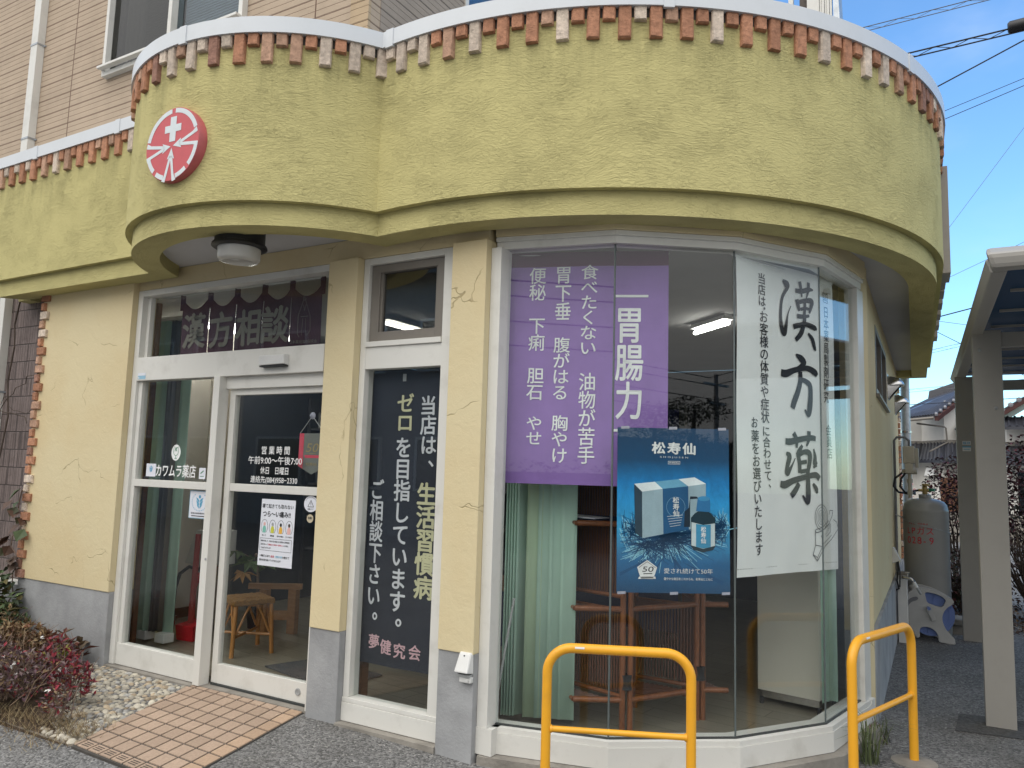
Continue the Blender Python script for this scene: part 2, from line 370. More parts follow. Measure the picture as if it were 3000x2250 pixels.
grey_c = simple('pennant_grey', (.17, .175, .155), .75, 0, .08, 8)
hedge_m = vcol('hedge_leaf', .7, 0, 40, .2, .2)
pole_conc = simple('pole_concrete', (.26, .25, .24), .9)

# ------------------------------------------------------------------ mesh helpers
class MB:
    def __init__(s): s.v = []; s.f = []; s.c = []; s.uv = None
    def add(s, vs, fs, col=None):
        o = len(s.v); s.v += [tuple(p) for p in vs]; s.f += [tuple(i + o for i in f) for f in fs]; s.c += [col] * len(vs); return s
    def box(s, x0, x1, y0, y1, z0, z1, col=None):
        return s.add([(x0,y0,z0),(x1,y0,z0),(x1,y1,z0),(x0,y1,z0),(x0,y0,z1),(x1,y0,z1),(x1,y1,z1),(x0,y1,z1)],
                     [(0,3,2,1),(4,5,6,7),(0,1,5,4),(1,2,6,5),(2,3,7,6),(3,0,4,7)], col)
    def hexa(s, p, col=None):    # 8 points, bottom ring then top ring
        return s.add(p, [(0,3,2,1),(4,5,6,7),(0,1,5,4),(1,2,6,5),(2,3,7,6),(3,0,4,7)], col)
    def wallbox(s, a, b, t0, t1, z0, z1, col=None):   # box along a->b, between offsets t0..t1 to the right-hand outside
        ax, ay = a; bx, by = b; l = math.hypot(bx-ax, by-ay); nx, ny = (by-ay)/l, -(bx-ax)/l
        q = [(ax+nx*t0, ay+ny*t0), (bx+nx*t0, by+ny*t0), (bx+nx*t1, by+ny*t1), (ax+nx*t1, ay+ny*t1)]
        return s.hexa([(x, y, z0) for x, y in q] + [(x, y, z1) for x, y in q], col)
    def prism(s, poly, z0, z1, col=None):
        n = len(poly)
        return s.add([(x, y, z0) for x, y in poly] + [(x, y, z1) for x, y in poly],
                     [tuple(range(n-1, -1, -1)), tuple(range(n, 2*n))] + [(i, (i+1) % n, n+(i+1) % n, n+i) for i in range(n)], col)
    def tube(s, pts, r, n=8, cap=True, col=None):
        P = [Vector(p) for p in pts]; m = len(P); rr = r if isinstance(r, (list, tuple)) else [r]*m
        vs = []; up = None
        for i, p in enumerate(P):
            d = (P[min(i+1, m-1)] - P[max(i-1, 0)]).normalized()
            if up is None:
                up = d.orthogonal().normalized()
            up = (up - d * up.dot(d))
            up = up.normalized() if up.length > 1e-6 else d.orthogonal().normalized()
            q = d.cross(up)
            for k in range(n):
                a = 2*math.pi*k/n; vs.append(p + (up*math.cos(a) + q*math.sin(a))*rr[i])
        fs = [(i*n+k, i*n+(k+1) % n, (i+1)*n+(k+1) % n, (i+1)*n+k) for i in range(m-1) for k in range(n)]
        if cap: fs += [tuple(range(n-1, -1, -1)), tuple(range((m-1)*n, m*n))]
        return s.add(vs, fs, col)
    def lathe(s, prof, c=(0, 0, 0), n=24, axis='z', col=None):
        vs = []; 
        for r, h in prof:
            for k in range(n):
                a = 2*math.pi*k/n; x, y = r*math.cos(a), r*math.sin(a)
                vs.append((c[0]+x, c[1]+y, c[2]+h) if axis == 'z' else ((c[0]+x, c[1]-h, c[2]+y) if axis == 'y' else (c[0]+h, c[1]+x, c[2]+y)))
        m = len(prof)
        fs = [(i*n+k, i*n+(k+1) % n, (i+1)*n+(k+1) % n, (i+1)*n+k) for i in range(m-1) for k in range(n)]
        fs += [tuple(range(n-1, -1, -1)), tuple(range((m-1)*n, m*n))]
        return s.add(vs, fs, col)
    def quad(s, a, b, c, d, col=None): return s.add([a, b, c, d], [(0, 1, 2, 3)], col)
    def build_each(s, name, mat, parent=None, **kw):      # one object per separate piece
        r = list(range(len(s.v)))
        def fd(i):
            while r[i] != i: r[i] = r[r[i]]; i = r[i]
            return i
        for f in s.f:
            for i in f[1:]: r[fd(i)] = fd(f[0])
        G = {}
        for f in s.f: G.setdefault(fd(f[0]), []).append(f)
        out = []
        for fs in G.values():
            ids = sorted({i for f in fs for i in f}); mp = {i: k for k, i in enumerate(ids)}; m = MB()
            m.v = [s.v[i] for i in ids]; m.c = [s.c[i] if s.c else None for i in ids] if len(s.c) == len(s.v) else [None]*len(ids); m.f = [tuple(mp[i] for i in f) for f in fs]
            if s.uv is not None: m.uv = [s.uv[i] for i in ids]
            out.append(m.build(name, mat, parent, **kw))
        return out
    def build(s, name, mat, parent=None, smooth=False, bevel=0., world=True):
        me = bpy.data.meshes.new(name)
        off = Vector((0, 0, 0))
        if parent is not None and world:
            q = parent
            while q is not None: off = off + q.location; q = q.parent
        me.from_pydata([tuple(Vector(p) - off) for p in s.v] if off.length else s.v, [], s.f)
        me.update()
        if any(x is not None for x in s.c):
            a = me.color_attributes.new('tint', 'FLOAT_COLOR', 'POINT')
            a.data.foreach_set('color', [y for x in s.c for y in ((x[0], x[1], x[2], 1.) if x else (1., 1., 1., 1.))])
        if s.uv is not None:
            ul = me.uv_layers.new(name='uv'); 
            for lp in me.loops: ul.data[lp.index].uv = s.uv[lp.vertex_index]
        bm = bmesh.new(); bm.from_mesh(me); bmesh.ops.recalc_face_normals(bm, faces=bm.faces)
        if bevel: bmesh.ops.bevel(bm, geom=[e for e in bm.edges if len(e.link_faces) == 2 and e.calc_face_angle(0) > .5], offset=bevel, segments=2, profile=.6, affect='EDGES')
        if smooth:
            for f in bm.faces: f.smooth = True
            for e in bm.edges:
                if len(e.link_faces) == 2 and e.calc_face_angle(0) > .75: e.smooth = False
        bm.to_mesh(me); bm.free()
        me.materials.append(mat)
        o = bpy.data.objects.new(name, me); COL.objects.link(o)
        if parent is not None: o.parent = parent
        return o
def tag(o, label, cat, group=None, kind=None):
    if label: o['label'] = label
    if cat: o['category'] = cat
    if group: o['group'] = group
    if kind: o['kind'] = kind
    return o
def thing(name, label, cat, loc=(0, 0, 0), group=None, rz=0.):
    o = bpy.data.objects.new(name, None); COL.objects.link(o); o.location = loc; o.rotation_euler = (0, 0, rz); o.empty_display_size = .1
    return tag(o, label, cat, group)
def dup(root, loc, rz=0., label=None):
    r = root.copy(); COL.objects.link(r); r.location = loc; r.rotation_euler = (0, 0, rz)
    if label: r['label'] = label
    for ch in root.children:
        c = ch.copy(); COL.objects.link(c); c.parent = r
        for g in ch.children:
            d = g.copy(); COL.objects.link(d); d.parent = c
    return r
def structure(o): o['kind'] = 'structure'; return o
def clip(poly, a, b):      # keep the part of a convex polygon left of a->b
    o = []
    def side(p): return (b[0]-a[0])*(p[1]-a[1]) - (b[1]-a[1])*(p[0]-a[0])
    for i in range(len(poly)):
        p, q = poly[i], poly[(i+1) % len(poly)]; sp_, sq = side(p), side(q)
        if sp_ >= 0: o.append(p)
        if sp_*sq < 0:
            k = sp_/(sp_-sq); o.append((p[0]+(q[0]-p[0])*k, p[1]+(q[1]-p[1])*k))
    return o

# ------------------------------------------------------------------ lettering
class Surf:
    """a vertical surface: u runs along it, v is the height; disp(u,v) is how far the cloth stands out"""
    def __init__(s, a, b, disp=None):
        s.a = Vector((a[0], a[1], 0)); d = Vector((b[0]-a[0], b[1]-a[1], 0)); s.len = d.length; s.U = d.normalized(); s.N = Vector((s.U.y, -s.U.x, 0)); s.disp = disp
    def pt(s, u, v, off=0.):
        d = s.disp(u, v) if s.disp else 0.
        p = s.a + s.U*u + s.N*(off+d); return (p.x, p.y, v)
_gl = {}
def glyph(txt, bold=0.):
    k = (txt, bold)
    if k not in _gl:
        c = bpy.data.curves.new('g', 'FONT'); c.body = txt; c.size = 1; c.resolution_u = 4; c.offset = bold
        o = bpy.data.objects.new('g', c); COL.objects.link(o)
        bpy.context.view_layer.update()
        me = bpy.data.meshes.new_from_object(o.evaluated_get(bpy.context.evaluated_depsgraph_get()))
        _gl[k] = ([(v.co.x, v.co.y) for v in me.vertices], [tuple(p.vertices) for p in me.polygons])
        bpy.data.objects.remove(o); bpy.data.curves.remove(c); bpy.data.meshes.remove(me)
    return _gl[k]
def strokes(bold):      # a heavier weight: the glyph laid down a few times, slightly shifted (each a hair above the last)
    return ((0, 0, 0),) if bold <= .004 else ((-bold, 0, 0), (bold, 0, .00012), (0, bold*.8, .00024), (0, -bold*.8, .00036))
def put(mb, sf, txt, uc, vc, w, h, bold=.0, off=.003, shear=0.):
    """one character in a w x h cell centred on (uc, vc)"""
    vs, fs = glyph(txt)
    if not vs: return
    cell = [(x - .5, y - .38) for x, y in vs]
    if txt == '、' or txt == '。': cell = [(x + .45, y + .35) for x, y in cell]
    for bx, by, bo in strokes(bold): mb.add([sf.pt(uc + (x+bx)*w + shear*y*h, vc + (y+by)*h, off+bo) for x, y in cell], fs)
WX = 1.13
def vtext(mb, sf, txt, top, bot, w, bold=.012, off=.003):
    n = len(txt); h = (top[1]-bot[1])/n
    for i, ch in enumerate(txt):
        k = (i+.5)/n
        put(mb, sf, ch, top[0]+(bot[0]-top[0])*k, top[1]+(bot[1]-top[1])*k, w*WX, h*1.04, bold, off)
def fit(mb, sf, txt, u0, v0, u1, v1, bold=.01, off=.003, slant=0.):
    """a whole horizontal string fitted into the box"""
    vs, fs = glyph(txt); xs = [p[0] for p in vs]; ys = [p[1] for p in vs]
    x0, x1, y0, y1 = min(xs), max(xs), min(ys), max(ys)
    for bx, by, bo in strokes(bold): mb.add([sf.pt(u0+(x+bx-x0)/(x1-x0)*(u1-u0)+slant*(y-y0)/(y1-y0)*(v1-v0), v0+(y+by-y0)/(y1-y0)*(v1-v0), off+bo) for x, y in vs], fs)
def poly(mb, sf, pts, off=.002): mb.add([sf.pt(u, v, off) for u, v in pts], [tuple(range(len(pts)))])
def line(mb, sf, pts, wd, off=.003, closed=False, wd1=None):
    if closed: pts = list(pts)+[pts[0]]
    n = len(pts)
    for i in range(n-1):
        (a, b), (c, d) = pts[i], pts[i+1]; l = math.hypot(c-a, d-b)
        if l < 1e-7: continue
        w0 = wd if wd1 is None else wd+(wd1-wd)*i/(n-1); w1 = wd if wd1 is None else wd+(wd1-wd)*(i+1)/(n-1)
        px, py = -(d-b)/l, (c-a)/l
        poly(mb, sf, [(a+px*w0/2, b+py*w0/2), (c+px*w1/2, d+py*w1/2), (c-px*w1/2, d-py*w1/2), (a-px*w0/2, b-py*w0/2)], off)
def ell(u, v, a, b, n=24, t0=0., t1=2*math.pi):
    return [(u+a*math.cos(t0+(t1-t0)*i/n), v+b*math.sin(t0+(t1-t0)*i/n)) for i in range(n + (0 if abs(t1-t0-2*math.pi) < 1e-6 else 1))]
def cloth(mb, sf, u0, u1, v0, v1, nu, nv, th=.002):
    vs = []; 
    for o in (0., -th):
        for j in range(nv+1):
            for i in range(nu+1): vs.append(sf.pt(u0+(u1-u0)*i/nu, v0+(v1-v0)*j/nv, o))
    N = (nu+1)*(nv+1); fs = []
    for j in range(nv):
        for i in range(nu):
            a = j*(nu+1)+i; fs.append((a, a+1, a+nu+2, a+nu+1)); fs.append((N+a, N+a+nu+1, N+a+nu+2, N+a+1))
    rim = [j for j in range(nu+1)] + [(nu+1)*j+nu for j in range(1, nv+1)] + [nv*(nu+1)+i for i in range(nu-1, -1, -1)] + [j*(nu+1) for j in range(nv-1, 0, -1)]
    fs += [(rim[i], N+rim[i], N+rim[(i+1) % len(rim)], rim[(i+1) % len(rim)]) for i in range(len(rim))]
    mb.add(vs, fs); return mb

# ================================================================== GROUND
def gz(x, y):
    def ss(t): t = max(0, min(1, t)); return t*t*(3-2*t)
    return -0.012 - .088*ss((x+3.35)/2.75) - .034*min(1., max(0., -y)/1.05)*ss((-x-1.2)/1.8) - .03*ss((-y-1.0)/.25)*ss((-x-3.0)/.6)
g = MB()
xs = [-70, -40, -20, -12] + [-9+.25*i for i in range(53)] + [6, 9, 14, 24, 45, 75]; ys = [-50, -25, -12, -7, -4.5] + [-3+.25*i for i in range(25)] + [3.5+.5*i for i in range(12)] + [12, 18, 26, 40, 70, 120]
for y in ys:
    for x in xs: g.v.append((x, y, gz(x, y))); g.c.append(None)
nx = len(xs)
for j in range(len(ys)-1):
    for i in range(nx-1): a = j*nx+i; g.f.append((a, a+1, a+nx+1, a+nx))
structure(g.build('asphalt_ground', asph, smooth=True))

pt = MB(); pq = [(-.08, 2.28), (.34, 2.34), (.36, 2.78), (-.06, 2.72)]; pt.add([(x, y, gz(x, y)+.004) for x, y in pq], [(0, 1, 2, 3)]); structure(pt.build('asphalt_patch', simple('fresh_asphalt', (.095, .094, .092), .9, 0, .4, 40, .8, 90, .2, .01)))
# tile ramp in front of the door: lattice directions measured from the site
Uv = Vector((.1058, -.0048)); Vv = Vector((-.0262, .1262)); Ro = Vector((-3.281, -.877))      # a lattice corner on the right edge
def rz_(y): return -.004 + .030*min(0, y)
eL0, eL1 = (-4.517, .057), (-4.108, -1.051)
def lat(i, j): p = Ro - Uv*i + Vv*j; return (p.x, p.y)
rampb = [lat(-.12, -1.62), (-3.425, -.03), (-4.50, -.03), (-4.118, -1.06)]
pb = MB(); tl = MB()
slab = clip(clip([lat(-.02, -1.66), lat(-.02, 7.0), lat(12, 7.0), lat(12, -1.66)], (-9, -.035), (9, -.035)) if False else [lat(-.02, -1.66), lat(-.02, 6.72), (-4.50, -.035), (-4.105, -1.075)], (0, 0), (0, 0))
slab = [lat(-.02, -1.64), lat(-.02, 6.70), (-4.485, -.035), (-4.10, -1.062)]
pb.add([(x, y, rz_(y)-.004) for x, y in slab] + [(x, y, -.12) for x, y in slab], [(0, 1, 2, 3), (0, 3, 7, 4), (3, 2, 6, 7), (2, 1, 5, 6), (1, 0, 4, 5)])
structure(pb.build('ramp_bed', mortar))
rnd = random.Random(3)
for i in range(12):
    for j in range(-2, 8):
        gq = .058
        q = [lat(i+gq, j+gq), lat(i+1-gq, j+gq), lat(i+1-gq, j+1-gq), lat(i+gq, j+1-gq)]
        if j == -2: q = [lat(i+gq, -1.62), lat(i+1-gq, -1.62), lat(i+1-gq, -1-gq), lat(i+gq, -1-gq)]
        q = q[::-1] if (q[1][0]-q[0][0])*(q[2][1]-q[0][1])-(q[1][1]-q[0][1])*(q[2][0]-q[0][0]) < 0 else q
        q = clip(q, (-4.108, -1.051), (-4.517, .057)) if False else clip(q, (-4.10, -1.062), (-4.48, -.035))if False else q
        # keep right of the left edge, and in front of the door sill
        ex, ey = -4.100, -1.055; fx, fy = -4.478, -.04
        q = clip(q, (fx, fy), (ex, ey)) if len(q) > 2 else q
        q = clip(q, (0, -.04), (-9, -.04)) if len(q) > 2 else q
        if len(q) < 3: continue
        t = rnd.uniform(.9, 1.1); c = (.40*t, .295*t, .220*t) if i > 0 else (.44*t, .31*t, .215*t)
        n = len(q)
        tl.add([(x, y, rz_(y)+.001) for x, y in q] + [(x, y, rz_(y)-.006) for x, y in q], [tuple(range(n))] + [(k, (k+1) % n, n+(k+1) % n, n+k) for k in range(n)], c)
        if j == -2:       # grooved anti-slip strip at the front edge
            cx = sum(p[0] for p in q)/n; cy = sum(p[1] for p in q)/n
            for k in range(3):
                a = Vector((cx, cy)) - Uv*.30 + Vv*(-.13+.13*k); b2 = Vector((cx, cy)) + Uv*.30 + Vv*(-.13+.13*k)
                if (fx-ex)*(a.y-ey)-(fy-ey)*(a.x-ex) > -.002: continue
                dv = Vv.normalized()*.0035
                tl.quad(*[(p.x, p.y, rz_(p.y)+.0022) for p in (a-dv, b2-dv, b2+dv, a+dv)], (.07, .06, .05))
structure(tl.build('tile_path', paver))

# pebble strip beside the ramp
def in_peb(x, y):
    if not (-5.95 < x and y < -.085): return False
    if x < -5.85+1.14*(-y-.04) and y > -.42: return False
    if y <= -.42 and x < -5.36+1.52*(-y-.42): return False
    if (-4.478+4.10)*(y+1.055)-(-.04+1.055)*(x+4.10) < .012: return False
    return y > -1.02
pbed = MB(); pbed.add([(x, y, rz_(y)-.010) for x, y in [(-6.0, -.02), (-4.49, -.02), (-4.11, -1.05), (-6.0, -1.05)]] + [(x, y, -.2) for x, y in [(-6.0, -.02), (-4.49, -.02), (-4.11, -1.05), (-6.0, -1.05)]],
      [(0, 1, 2, 3), (3, 2, 6, 7), (1, 5, 6, 2), (0, 3, 7, 4)])
structure(pbed.build('pebble_bed', pebble_bed))
rnd = random.Random(11); peb = MB(); pts = []
tries = 0
while len(pts) < 760 and tries < 30000:
    tries += 1
    x, y = rnd.uniform(-5.9, -4.05), rnd.uniform(-1.03, -.085)
    if not in_peb(x, y): continue
    if any((x-a)**2+(y-b)**2 < .00105 for a, b in pts): continue
    pts.append((x, y))
    a = rnd.uniform(0, 3.14); r1 = rnd.uniform(.017, .029); r2 = r1*rnd.uniform(.6, .95); hh = r2*rnd.uniform(.5, 1.0)
    t = rnd.uniform(.65, 1.2); c = (.47*t, .43*t, .35*t) if rnd.random() < .7 else ((.42*t, .34*t, .24*t) if rnd.random() < .6 else (.34*t, .33*t, .31*t))
    vs = []; z = rz_(y)-.012
    for (rr, zz) in ((1, 0.), (.92, .5), (.55, .9)):
        for k in range(8):
            an = 2*math.pi*k/8; jx = rnd.uniform(.85, 1.12)
            px, py = r1*rr*jx*math.cos(an), r2*rr*jx*math.sin(an)
            vs.append((x+px*math.cos(a)-py*math.sin(a), y+px*math.sin(a)+py*math.cos(a), z+hh*zz))
    vs.append((x, y, z+hh))
    peb.add(vs, [(i*8+k, i*8+(k+1) % 8, (i+1)*8+(k+1) % 8, (i+1)*8+k) for i in range(2) for k in range(8)] + [(16+k, 16+(k+1) % 8, 24) for k in range(8)], c)
tag(peb.build('pebbles', pebble_m, smooth=True), 'pale rounded pebbles set in mortar between the garden bed and the tiled ramp', 'pebbles', None, 'stuff')

# ================================================================== THE SHOP BUILDING
shop = thing('pharmacy_building', 'corner pharmacy with an olive green curved fascia, yellow plaster walls and pink upper storey', 'building', (-3.5, 3.0, 0))
PC, BC = Vector((-3.95, .40)), Vector((-2.58, 2.23))
LEFT_X, END_Y = -7.03, 7.55
def fascia_path(o, ns=(24, 56, 84, 20)):
    r1, r2 = 1.226+o, 2.48+o; yl = -.235-o
    d = (BC-PC).length; a = (r1*r1-r2*r2+d*d)/2/d; h = math.sqrt(r1*r1-a*a); e = (BC-PC)/d
    J = PC + e*a + Vector((e.y, -e.x))*h
    xl = PC.x - math.sqrt(r1*r1-(yl-PC.y)**2)
    t0 = math.atan2(yl-PC.y, xl-PC.x) + 2*math.pi; t1 = math.atan2(J.y-PC.y, J.x-PC.x) + 2*math.pi
    s0 = math.atan2(J.y-BC.y, J.x-BC.x); s1 = 0.0
    P = [(LEFT_X-o+(xl-LEFT_X+o)*i/ns[0], yl) for i in range(ns[0])]
    P += [(PC.x+r1*math.cos(t0+(t1-t0)*i/ns[1]), PC.y+r1*math.sin(t0+(t1-t0)*i/ns[1])) for i in range(ns[1])]
    P += [(BC.x+r2*math.cos(s0+(s1-s0)*i/ns[2]), BC.y+r2*math.sin(s0+(s1-s0)*i/ns[2])) for i in range(ns[2])]
    P += [(-.10+o-.24*i/ns[3], BC.y+(END_Y-BC.y)*i/ns[3]) for i in range(ns[3]+1)]
    return P
def cum(P):
    s = [0.]
    for a, b in zip(P, P[1:]): s.append(s[-1]+math.hypot(b[0]-a[0], b[1]-a[1]))
    return s
def ring(mb, Po, Pi, z0, z1):
    n = len(Po); S = cum(Po); o = len(mb.v)
    if mb.uv is None: mb.uv = [(0, 0)]*len(mb.v)
    for P, z, dv in ((Po, z0, 0), (Po, z1, 0), (Pi, z1, .3), (Pi, z0, -.3)):
        for k, (x, y) in enumerate(P): mb.v.append((x, y, z)); mb.c.append(None); mb.uv.append((S[k], z+dv))
    for q in range(4):
        A, B = q*n, ((q+1) % 4)*n
        for k in range(n-1): mb.f.append((o+A+k, o+A+k+1, o+B+k+1, o+B+k))
    mb.f.append((o, o+n, o+2*n, o+3*n)); mb.f.append((o+n-1, o+4*n-1, o+3*n-1, o+2*n-1)); return mb
fa = ring(MB(), fascia_path(.045), fascia_path(-.14), 2.93, 3.925)
FASC = fa.build('fascia', green, shop, smooth=True)
lp = ring(MB(), fascia_path(0), fascia_path(-.17), 2.80, 2.929); LIP = lp.build('fascia_lip', green, shop, smooth=True)
# end returns of the lip and fascia (left end towards the wall, right end)
er = MB(); er.uv = []
def uvbox(mb, *a):
    n = len(mb.v); mb.box(*a)
    for p in mb.v[n:]: mb.uv.append((p[0]+p[1], p[2]))
uvbox(er, LEFT_X, LEFT_X+.17, -.065, .14, 2.80, 2.929); uvbox(er, LEFT_X-.045, LEFT_X+.14, -.095, .14, 2.93, 3.925)
uvbox(er, -.72, -.51, END_Y-.17, END_Y-.002, 2.80, 2.929); uvbox(er, -1.2, -.48, END_Y-.14, END_Y-.002, 2.93, 3.925)
er.build_each('fascia_return', green, shop)
# white metal coping with joint covers
cp = ring(MB(), fascia_path(.083), fascia_path(-.20), 3.905, 4.0); cp.uv = None
Pc = fascia_path(.0865); Sc = cum(Pc)
def at_s(P, S, s):
    s = max(0, min(S[-1]-1e-6, s)); k = 0
    while S[k+1] < s: k += 1
    f = (s-S[k])/(S[k+1]-S[k]); x = P[k][0]+(P[k+1][0]-P[k][0])*f; y = P[k][1]+(P[k+1][1]-P[k][1])*f
    t = Vector((P[k+1][0]-P[k][0], P[k+1][1]-P[k][1])).normalized(); return Vector((x, y)), t, Vector((t.y, -t.x))
cp.box(LEFT_X-.1, LEFT_X+.2, -.03, .14, 3.925, 4.0)
cp.build('coping', coping_m, shop, smooth=True)
cj = MB()
for s in (.62, 1.72, 3.45, 4.72, 6.35, 8.05, 9.6):
    p, t, n = at_s(Pc, Sc, s); a = p-t*.028; b = p+t*.028
    cj.wallbox((a.x, a.y), (b.x, b.y), -.02, .001, 3.893, 4.0025)
cj.build_each('coping_joint', coping_m, shop)
# brick dentils
def jbrick(mb, O, T, N, w, h, d, c, rnd):
    """one worn brick: O is the middle of its top edge on the wall, T along, N outward, hanging down h"""
    vs = []; j = lambda a: rnd.uniform(-a, a)
    for (ins, dep) in ((0, -.004), (.001, d*.62), (.006, d)):
        for (sx, sz) in ((-1, -1), (1, -1), (1, 0), (-1, 0)):
            x = sx*(w/2-ins)+j(.0026); z = (-(h-ins) if sz else -ins*.3)+j(.003)
            dd = dep + (j(.0025) if dep > 0 else 0)
            p = O + T*x + N*dd; vs.append((p.x, p.y, p.z+z))
    p = O + N*(d+j(.002)); vs.append((p.x, p.y, p.z-h/2))
    mb.add(vs, [(i*4+k, i*4+(k+1) % 4, (i+1)*4+(k+1) % 4, (i+1)*4+k) for i in range(2) for k in range(4)] + [(8+k, 8+(k+1) % 4, 12) for k in range(4)], c)
def brick_col(rnd):
    t = rnd.uniform(.80, 1.14); r = rnd.random()
    if r < .55: return (.49*t, .245*t, .15*t)
    if r < .74: return (.53*t, .33*t, .23*t)
    if r < .80: return (.36*t, .20*t, .15*t)
    return (.66*t, .55*t, .45*t)
Pb = fascia_path(.046); Sb = cum(Pb); rnd = random.Random(21)
bk = MB(); gm = ring(MB(), fascia_path(.0475), fascia_path(.02), 3.856, 3.924); gm.uv = None
s = .04; k = 0
while s < Sb[-1]-.05:
    p, t, n = at_s(Pb, Sb, s)
    jbrick(bk, Vector((p.x, p.y, 3.922-rnd.uniform(0, .006))), Vector((t.x, t.y, 0)), Vector((n.x, n.y, 0)), .068, .186 if k % 2 == 0 else .090, .026, brick_col(rnd), rnd)
    s += .0815; k += 1
bk.build('brick_dentils', brick_m, shop); gm.build('dentil_grout', mortar, shop)
# ceiling of the eaves
sf_ = MB(); Pi = fascia_path(-.165); inner = [(x, .05 if False else min(.0, 99)) for x, _ in Pi]
cpoly = Pi[:] + [(-.75, END_Y-.16), (-.75, 2.0), (-2.2, .12), (LEFT_X+.17, .12)]
sf_.prism([p for p in cpoly], 2.885, 2.905); sf_.build('eaves_ceiling', soffit_m, shop)
# roof slab that closes the single-storey part
rs = MB(); rp = fascia_path(-.135); rs.prism(rp[::1] + [(-.9, END_Y-.14), (-7.0, END_Y-.14), (-7.0, .12)], 3.70, 3.78); rs.build('flat_roof', concrete, shop)

# -- plaster walls of the street front
pw = MB()
pw.box(-6.60, -5.392, -.082, .12, .504, 2.884)
pw.box(-5.392, -2.25, -.032, .12, 2.747, 2.884)
pw.box(-3.405, -3.168, -.082, .12, .504, 2.746)
pw.box(-2.465, -2.237, -.082, .12, .504, 2.746)
def off_poly(P, d):
    out = []; n = len(P)
    for i in range(n):
        ns_ = []
        for a, b in ((i-1, i), (i, i+1)):
            if 0 <= a and b < n:
                e = Vector((P[b][0]-P[a][0], P[b][1]-P[a][1])).normalized(); ns_.append(Vector((e.y, -e.x)))
        m = sum(ns_, Vector((0, 0))).normalized(); k = d/m.dot(ns_[0]); out.append((P[i][0]+m.x*k, P[i][1]+m.y*k))
    return out
BAY = [(-2.235, .045), (-1.585, .19), (-1.045, .58), (-.685, 1.11), (-.56, 1.79)]
def bayband(mb, d0, d1, z0, z1):
    A, B = off_poly(BAY, d0), off_poly(BAY, d1)
    for i in range(len(BAY)-1):
        q = [B[i], B[i+1], A[i+1], A[i]]; mb.hexa([(x, y, z0) for x, y in q] + [(x, y, z1) for x, y in q])
bayband(pw, -.06, .062, 2.772, 2.884)
pw.build_each('plaster_wall', yellow, shop, bevel=.004)
# right-hand wall, with its window opening
def W(y, o=0.): return (-.52-.028*(y-1.8)+o, y)
sw = MB()
sw.wallbox(W(1.955), W(3.03), -.16, 0, .504, 2.884); sw.wallbox(W(4.65), W(END_Y), -.16, 0, .504, 2.884)
sw.wallbox(W(3.03), W(4.65), -.16, 0, .504, 2.15); sw.wallbox(W(3.03), W(4.65), -.16, 0, 2.70, 2.884)
sw.wallbox((-.575, 1.865), (-.548, 1.955), -.03, .045, .0, 2.884)
sw.build('side_wall', yellow, shop, bevel=.005)
pl = MB()
pl.box(-6.60, -5.392, -.074, .12, -.25, .5035); pl.box(-3.405, -3.168, -.074, .12, -.25, .5035); pl.box(-2.465, -2.237, -.074, .12, -.25, .5035)
pl.wallbox(W(1.956), W(END_Y), -.16, .022, -.25, .5035)
pl.box(-9.2, -6.601, -.045, .12, -.25, .43)
pl.build_each('plinth', grey_plinth, shop, bevel=.004)
# concrete footing along the windows
ft = MB(); bayband(ft, -.1, .105, -.25, -.003); ft.box(-3.168, -2.466, -.085, .1, -.25, -.003); ft.box(-5.392, -4.45, -.07, .1, -.2, -.003); ft.box(-4.45, -3.406, -.036, .1, -.2, .0)
ft.build_each('footing', concrete, shop)
# brick quoins
qb, qr = MB(), MB(); rnd = random.Random(5)
for k in range(31):
    z = .505+.0748*(k+1)-.008
    lng = k % 2 == 0; wd = .108 if lng else .058
    jbrick(qb, Vector((-6.602+wd/2, -.082, z)), Vector((1, 0, 0)), Vector((0, -1, 0)), wd, .064, .022, brick_col(rnd), rnd)
    x, y = W(END_Y-(.05 if lng else .03)); jbrick(qr, Vector((x, y, z)), Vector((0, 1, 0)), Vector((1, 0, 0)), .10 if lng else .06, .064, .025, brick_col(rnd), rnd)
qb.build('brick_quoins', brick_m, shop); qr.build('brick_quoins', brick_m, shop)
# brown tile-faced wall beyond the corner, white trim, drip ledge
tw = MB(); tw.box(-9.2, -6.625, .03, .12, .455, 2.9); tw.build('tiled_wall', tile_wall_m, shop)
tr = MB(); tr.box(-6.625, -6.603, -.03, .12, .43, 2.80); tr.box(-9.2, -6.64, -.02, .03, .43, .455); tr.box(-9.2, -7.40, .06, .149, 3.66, 3.90); tr.build_each('wall_trim', white_al, shop)

# -- door front: fixed frame
dfm = MB()
dfm.box(-5.390, -5.335, -.035, .06, 0, 2.745); dfm.box(-5.335, -3.45, -.035, .06, 2.70, 2.745); dfm.box(-3.45, -3.406, -.035, .06, 0, 2.745)
dfm.box(-5.335, -3.45, -.04, .055, 2.055, 2.23); dfm.box(-4.447, -4.384, -.055, .028, .0, 2.055); dfm.box(-5.335, -5.30, 0.01, .05, 2.23, 2.70)
DF = dfm.build('door_frame', white_al, shop, bevel=.003)
sl = MB(); sl.box(-5.335, -3.45, .052, .056, 2.224, 2.232); sl.box(-4.36, -3.41, .02, .08, .001, .012); sl.build_each('seal_and_gap', seal_and_gap, DF)  # lower box is a dark strip painting the shaded gap under the door
gp = MB(); gp.box(-5.30, -3.45, .040, .046, 2.23, 2.70); TRG = gp.build('transom_pane', glass_m, DF)
sp_ = MB()
sp_.box(-5.335, -4.4475, -.02, .045, .001, .148); sp_.box(-5.335, -5.292, -.012, .04, .148, 2.0545); sp_.box(-5.292, -4.4475, -.014, .036, 1.275, 1.327)
SP = sp_.build('side_window', white_al, shop, bevel=.003)
